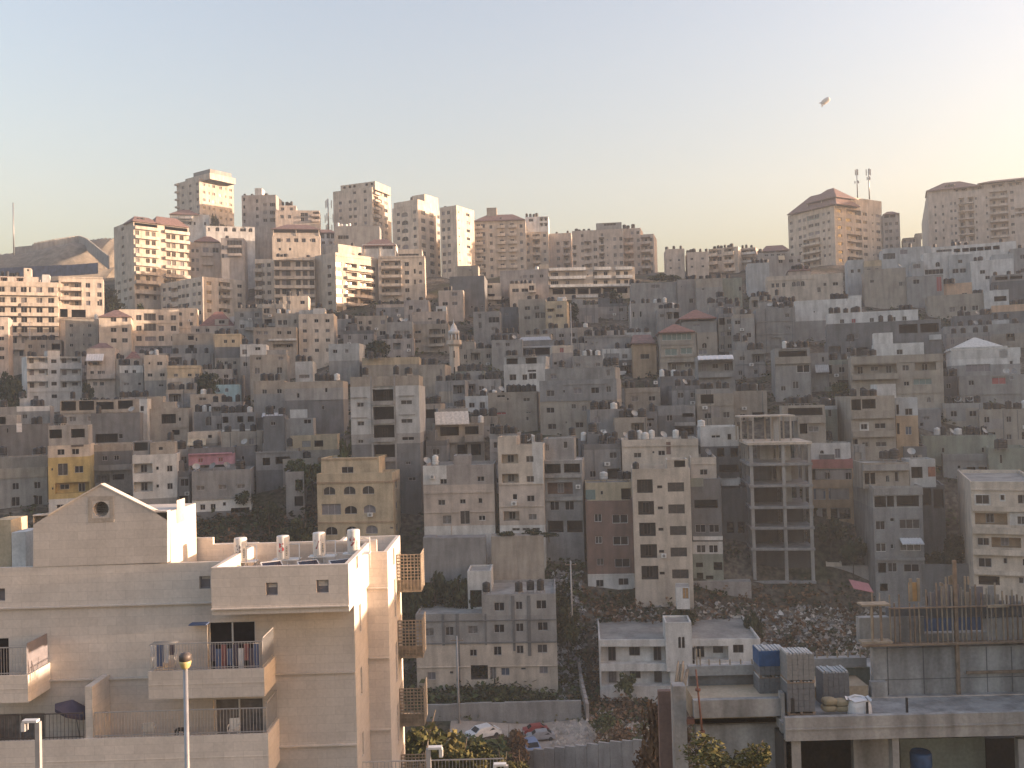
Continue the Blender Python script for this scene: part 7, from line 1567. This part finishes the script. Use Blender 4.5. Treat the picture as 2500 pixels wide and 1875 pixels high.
def upole(label, x, yt, d, rz=0, arm=True):
    t = P(x, yt, d); g = terr(t.x, t.y); root = thing('utility_pole', label, 'utility pole', (t.x, t.y, g), rz); H = t.z - g
    b = MB(); b.tube((0, 0, -.5), (0, 0, H), .16, .10, 'frame_grey', 8); b.build('pole', root)
    if arm: b = MB(); b.abox(-.8, .8, -.05, .05, H - .6, H - .5, 'wood'); [b.tube((q, 0, H - .5), (q, 0, H - .35), .04, .03, 'dish', 6) for q in (-.7, 0, .7)]; b.build('crossarm', root)
upole('grey utility pole in front of the unfinished four-storey house', 428, 640, 116)
upole('utility pole on the dark slope left of the brick house', 1305, 60, 130)
Z(*T3); upole('utility pole among the roofs left of the slit-window grey house', 1455, 1110, 236)
Z(*M3); upole('utility pole over the roofs near the slope centre', 640, -30, 210)
Z(*M1); upole('slender utility pole in front of the wide balcony block', 240, 110, 262)
# ================================================================ trees, scrub, rubble
def leafmat(name, c1, c2):
    m = bpy.data.materials.new(name); m.use_nodes = True; t = m.node_tree; p = t.nodes['Principled BSDF']; p.inputs['Roughness'].default_value = .8; p.inputs['Specular IOR Level'].default_value = .15
    tc = t.nodes.new('ShaderNodeTexCoord'); n = t.nodes.new('ShaderNodeTexNoise'); n.inputs['Scale'].default_value = 1.1; n.inputs['Detail'].default_value = 5; lnk(t, tc.outputs['Object'], n.inputs['Vector'])
    r_ = t.nodes.new('ShaderNodeValToRGB'); r_.color_ramp.elements[0].position = .38; r_.color_ramp.elements[1].position = .62
    r_.color_ramp.elements[0].color = (*c1, 1); r_.color_ramp.elements[1].color = (*c2, 1); lnk(t, n.outputs['Fac'], r_.inputs[0]); lnk(t, r_.outputs[0], p.inputs['Base Color'])
    MATS[name] = m
leafmat('leaf_olive', (.055, .06, .02), (.13, .11, .04)); leafmat('leaf_dark', (.025, .035, .02), (.06, .07, .035)); leafmat('leaf_dry', (.11, .065, .04), (.20, .125, .075)); leafmat('leaf_green', (.045, .065, .025), (.10, .115, .05))
TC = {}
def crown_mesh(kind, v, n, leaf, flat=1.0):
    k = (kind, v, n)
    if k in TC: return TC[k]
    rnd = random.Random(100 * v + n + len(kind)); b = MB(); cl = []
    for i in range(9 + 3 * v):
        th, ph = rnd.uniform(0, 2 * PI), rnd.uniform(-.5, 1.3); rr = rnd.uniform(.35, .75)
        cl.append((rr * math.cos(th) * math.cos(ph * .7), rr * math.sin(th) * math.cos(ph * .7), .55 * math.sin(ph) * flat, rnd.uniform(.24, .42)))
    cl.append((0, 0, 0, .55))
    for i in range(n):
        c = cl[i % len(cl)]; d = Vector((rnd.gauss(0, 1), rnd.gauss(0, 1), rnd.gauss(0, 1))).normalized() * c[3] * rnd.uniform(.55, 1.08)
        p = Vector((c[0], c[1], c[2])) + d; u = Vector((rnd.gauss(0, 1), rnd.gauss(0, 1), rnd.gauss(0, 1))).normalized(); w = u.cross(Vector((rnd.gauss(0, 1), rnd.gauss(0, 1), rnd.gauss(0, 1)))).normalized(); s = leaf * rnd.uniform(.6, 1.4)
        b.face([p - u * s - w * s * .5, p + u * s * .2 - w * s * .7, p + u * s * 1.1, p + u * s * .1 + w * s * .7], kind)
    TC[k] = b.mesh('crown'); return TC[k]
def trunk_mesh(v):
    if ('tr', v) in TC: return TC[('tr', v)]
    rnd = random.Random(v); b = MB(); pts = [Vector((0, 0, -.3)), Vector((.05, .03, .45)), Vector((-.03, .06, .85))]
    b.tube(pts[0], pts[1], .075, .055, 'bark', 7); b.tube(pts[1], pts[2], .055, .04, 'bark', 7)
    for i in range(6):
        a = i * 1.05 + rnd.uniform(-.3, .3); s = pts[1].lerp(pts[2], rnd.uniform(.2, 1)); e = s + Vector((.45 * math.cos(a), .45 * math.sin(a), rnd.uniform(.25, .55))); b.tube(s, e, .03, .012, 'bark', 5)
    TC[('tr', v)] = b.mesh('trunk'); return TC[('tr', v)]
def tree(label, x, ytop, d, w, kind='leaf_dark', name='tree', cat='tree', n=900, ybase=None, group=None, flat=1.0, leaf=.085):
    """crown w metres wide, its top at pixel (x, ytop)"""
    t = P(x, ytop, d); g = terr(t.x, t.y); v = random.randrange(3)
    if ybase is not None: g = P(x, ybase, d).z
    H = max(1.2, t.z - g); root = thing(name, label, cat, (t.x, t.y, g), random.uniform(0, 6.28), group)
    ch = max(min(H * .8, w * .85 * flat), H * .72 if kind != 'leaf_olive' else 0); c = put(crown_mesh(kind, v, n, leaf), 'crown', root, (0, 0, H - ch * .55)); c.scale = (w / 2 * 1.05, w / 2 * 1.05, ch * .60)
    tr = put(trunk_mesh(v), 'trunk', root); tr.scale = (max(.8, w * .35), max(.8, w * .35), max(.5, (H - ch * .4) / .95)); return root
Z(0, 0, 1)
tree('olive tree lit by low sun beside the lattice drying boxes', 1035, 1745, 62, 6.2, 'leaf_olive', n=2600, leaf=.06)
tree('olive tree at the right of the sunlit pair, above the bottom edge', 1125, 1812, 60, 4.8, 'leaf_olive', n=2200, leaf=.065)
tree('small olive bush close to the bottom edge behind the lamp head', 1225, 1842, 58, 2.6, 'leaf_olive', n=1200, name='bush', cat='bush', leaf=.08)
tree('small olive sapling at the bottom edge right of the lamp head', 1268, 1858, 58, 2.0, 'leaf_olive', n=1000, name='bush', cat='bush', leaf=.08)
tree('dark bushy tree right of the olive pair at the yard edge', 1165, 1778, 98, 8.5, 'leaf_green', n=1600)
tree('dark reddish tree next to the blue car', 1240, 1776, 100, 4.6, 'leaf_dry', n=1300)
tree('low dark tree between the olive pair and the reddish tree', 1215, 1808, 99, 7.0, 'leaf_dark', n=1400)
tree('green-yellow shrub growing before the site wall at the bottom edge', 1700, 1800, 31, 2.4, 'leaf_olive', n=650, ybase=1900, name='shrub', cat='shrub', leaf=.07)
tree('wide low shrub at the bottom edge under the site', 1790, 1832, 31, 2.6, 'leaf_olive', n=650, ybase=1910, name='shrub', cat='shrub', leaf=.07)
tree('spindly shrub at the bottom edge nearest the dark opening', 1845, 1815, 30.5, 1.1, 'leaf_olive', n=700, ybase=1900, name='shrub', cat='shrub', leaf=.09)
tree('dry reddish tree left of the site, cut by the bottom edge', 1622, 1705, 44, 2.6, 'leaf_dry', n=1200, flat=1.6, leaf=.07)
tree('bare reddish shrub at the foot of the dry reddish tree', 1590, 1815, 46, 2.6, 'leaf_dry', n=900, name='shrub', cat='shrub', leaf=.07)
for i, (x, y, d, w, k, lb) in enumerate((
    (735, 1262, 139, 5.5, 'leaf_dark', 'big dark bush left of the yellow arched house'), (690, 1288, 136, 4.0, 'leaf_dark', 'dark bush above the white car behind the boilers'), (655, 1225, 145, 4.5, 'leaf_dark', 'dark bush on the slope below the grey undercroft house'),
    (760, 1125, 152, 6.0, 'leaf_green', 'leafy green tree behind the left corner of the yellow arched house'), (722, 1118, 156, 4.5, 'leaf_green', 'green tree beside the dark undercroft'), (845, 1065, 152, 3.6, 'leaf_green', 'green creeper tree left of the twin-bay tower'),
    (925, 828, 222, 7.5, 'leaf_dark', 'dark tree behind the pale blue box house'), (900, 838, 224, 5.0, 'leaf_dark', 'dark tree just right of the pale blue box house'), (510, 905, 206, 6.5, 'leaf_dark', 'dark tree right of the tan parapet house'), (530, 880, 214, 5.0, 'leaf_dark', 'second dark tree right of the tan parapet house'),
    (10, 893, 226, 5.5, 'leaf_dark', 'dark tree at the left photo edge mid-slope'), (35, 925, 222, 5.0, 'leaf_dark', 'dark tree left of the white four-storey house'), (48, 965, 214, 5.0, 'leaf_dark', 'lower dark tree left of the white four-storey house'), (215, 930, 226, 3.5, 'leaf_dark', 'dark slim tree right of the white four-storey house'),
    (1488, 706, 276, 7.0, 'leaf_dark', 'dark tree in front of the white hotel'), (1397, 738, 262, 4.5, 'leaf_dark', 'dark conical tree right of the cream pergola house'), (1395, 762, 258, 4.5, 'leaf_dark', 'lower dark tree right of the cream pergola house'), (1615, 668, 318, 9.0, 'leaf_green', 'green thicket in the skyline gap'), (1645, 672, 316, 7.0, 'leaf_green', 'green thicket at the right of the skyline gap'),
    (1180, 765, 255, 4.0, 'leaf_dark', 'dark tree above the minaret roofs'), (285, 735, 290, 7.5, 'leaf_dark', 'dark tree at the foot of the sunlit balcony tower'), (268, 700, 296, 6.0, 'leaf_dark', 'dark tree left of the sunlit balcony tower foot'), (350, 740, 287, 5.5, 'leaf_dark', 'dark trees hedge before the sunlit balcony tower'),
    (530, 520, 345, 6.5, 'leaf_dark', 'dark tree against the tallest tower base'), (1838, 1480, 128, 3.2, 'leaf_dark', 'upright dark tree beside the white two-storey house'), (1672, 1465, 130, 3.6, 'leaf_dark', 'round dark bush below the shed with orange door'), (1235, 1293, 135.6, 3.0, 'leaf_dark', 'dark bush against the base of the pink house'), (1300, 1292, 136.2, 3.6, 'leaf_dark', 'dark bush under the peach tower house'), (1340, 1296, 136.2, 3.0, 'leaf_dark', 'dark bush at the right end of the mottled retaining wall'),
    (1060, 1395, 131, 5.0, 'leaf_dark', 'dark shrubbery at the foot of the high grey retaining wall'), (1120, 1405, 130, 5.0, 'leaf_dark', 'dark shrubbery behind the unfinished four-storey house roof'), (1180, 1410, 130, 5.0, 'leaf_dark', 'dark shrubbery right of the white roof hut'), (1360, 1420, 131, 5.0, 'leaf_dark', 'dark shrubbery in the gully left of the brick house'), (1385, 1480, 128, 4.0, 'leaf_dark', 'lower shrub in the gully left of the brick house'),
    (1010, 1425, 130, 4.5, 'leaf_dark', 'dark shrubbery behind the left part of the four-storey roof'), (2025, 1262, 141, 5, 'leaf_dark', 'dark tree in the shadowed gap right of the skeleton'), (2080, 1300, 138, 4, 'leaf_dark', 'dark tree lower in the shadowed gap right of the skeleton'), (2290, 1330, 137, 5, 'leaf_dark', 'dark tree in the gap left of the right edge house'), (2340, 1300, 138, 5, 'leaf_dark', 'dark tree close to the right edge house side wall'),
    (2050, 930, 176, 4, 'leaf_green', 'green tree left of the heavy parapet house'), (600, 1190, 150, 4, 'leaf_dark', 'dark bush below the grey house with laundry'), (1530, 1640, 120, 3, 'leaf_green', 'green bush at the corner of the white two-storey house'), (1575, 1800, 104, 5, 'leaf_green', 'green bush in front of the long valley wall'), (1520, 1775, 108, 4, 'leaf_dry', 'dry bush on the rocky bank left of the site'), (1470, 1745, 112, 3.5, 'leaf_green', 'green bush on the rocky bank under the white two-storey house'))):
    tree(lb, x, y, d, w, k, n=800, leaf=.10, ybase=1319 if x in (1235, 1300, 1340) else None)
# ---------------------------------------------------------------- loose stuff: scrub, rubble, rocks
def scatter(name, n, region, mats, smin, smax, seed, kindshape='rock', dens=None):
    rnd = random.Random(seed); b = MB(); k = 0
    while k < n:
        px, d = rnd.uniform(region[0], region[1]), rnd.uniform(region[2], region[3])
        p = P(px, 1300, d); k += 1; x, y = p.x, p.y
        if dens and rnd.random() > dens(x, y): continue
        z = terr(x, y); s = rnd.uniform(smin, smax) * (1 if rnd.random() < .9 else 1.35); m = rnd.choice(mats)
        if kindshape == 'rock':
            vs = [Vector((rnd.gauss(0, .5), rnd.gauss(0, .5), rnd.gauss(0, .35))) * s for _ in range(4)]; c = Vector((x, y, z + s * .2))
            v = [c + Vector((-s, -s * .7, -s * .4)) + vs[0] * .4, c + Vector((s, -s * .6, -s * .4)) + vs[1] * .4, c + Vector((.1 * s, s, -s * .4)) + vs[2] * .4, c + Vector((0, 0, s * .7)) + vs[3] * .5]
            for f_ in ((0, 1, 3), (1, 2, 3), (2, 0, 3)): b.face([v[i] for i in f_], m)
        else:
            for q in range(9):
                u = Vector((rnd.gauss(0, 1), rnd.gauss(0, 1), rnd.gauss(0, .6))).normalized(); w = u.cross(Vector((rnd.gauss(0, 1), rnd.gauss(0, 1), 1))).normalized(); c = Vector((x, y, z)) + Vector((rnd.gauss(0, .5), rnd.gauss(0, .5), abs(rnd.gauss(0, .45)))) * s; l = s * .38
                b.face([c - u * l, c - w * l * .6, c + u * l, c + w * l * .6], m)
    tag(b.build(name), kind='stuff')
Z(0, 0, 1)
scatter('rubble', 2600, (1840, 2130, 121, 134), ['greypk', 'grey', 'bluew', 'tan', 'tan', 'dgrey', 'dgrey', 'dgrey', 'greypk', 'white'], .08, .42, 3)
scatter('rubble', 1400, (1440, 1860, 126, 135), ['tan', 'pinkst', 'grey', 'brick', 'dgrey'], .08, .40, 4)
scatter('rocks', 1500, (1330, 1700, 99, 119), ['tan', 'pinkst', 'cream', 'greypk'], .15, .55, 5)
scatter('rubble', 700, (1345, 1420, 122, 140), ['dgrey', 'shutter', 'grey', 'bluew'], .15, .5, 6)
scatter('scrub', 1500, (1400, 2150, 116, 137), ['leaf_dry', 'leaf_dark', 'leaf_dry'], .5, 1.1, 7, 'scrub')
scatter('scrub', 1100, (1950, 2160, 117, 126), ['leaf_dry', 'leaf_dry', 'leaf_olive'], .6, 1.2, 8, 'scrub')
scatter('scrub', 1500, (950, 1420, 120, 142), ['leaf_dark', 'leaf_dark', 'leaf_green'], .5, 1.2, 9, 'scrub')
scatter('scrub', 1400, (1000, 1720, 96, 119), ['leaf_green', 'leaf_dry', 'leaf_olive'], .4, .9, 10, 'scrub', lambda x, y: 0 if -10 < x < 9 and 103 < y < 117 else 1)
scatter('scrub', 1500, (380, 800, 126, 152), ['leaf_dark', 'leaf_dry', 'leaf_dark'], .5, 1.2, 11, 'scrub')
scatter('scrub', 3500, (0, 2500, 140, 300), ['leaf_dark', 'leaf_green'], .5, 1.3, 12, 'scrub')
# ================================================================ evening haze in the air over the valley
def make_haze():
    b = MB(); m = bpy.data.materials.new('haze'); m.use_nodes = True; t = m.node_tree
    t.nodes.remove(t.nodes['Principled BSDF'])
    v = t.nodes.new('ShaderNodeVolumePrincipled'); v.inputs['Color'].default_value = (.86, .92, 1.0, 1); v.inputs['Density'].default_value = HAZE; v.inputs['Anisotropy'].default_value = 0.2
    lnk(t, v.outputs[0], t.nodes['Material Output'].inputs['Volume']); MATS['haze'] = m
    b.abox(-330, 560, -60, 640, CAMZ - 50, CAMZ + 150, 'haze')
    tag(b.build('haze'), kind='stuff')
finish_rooftops()
HAZE = 0.00042
make_haze()
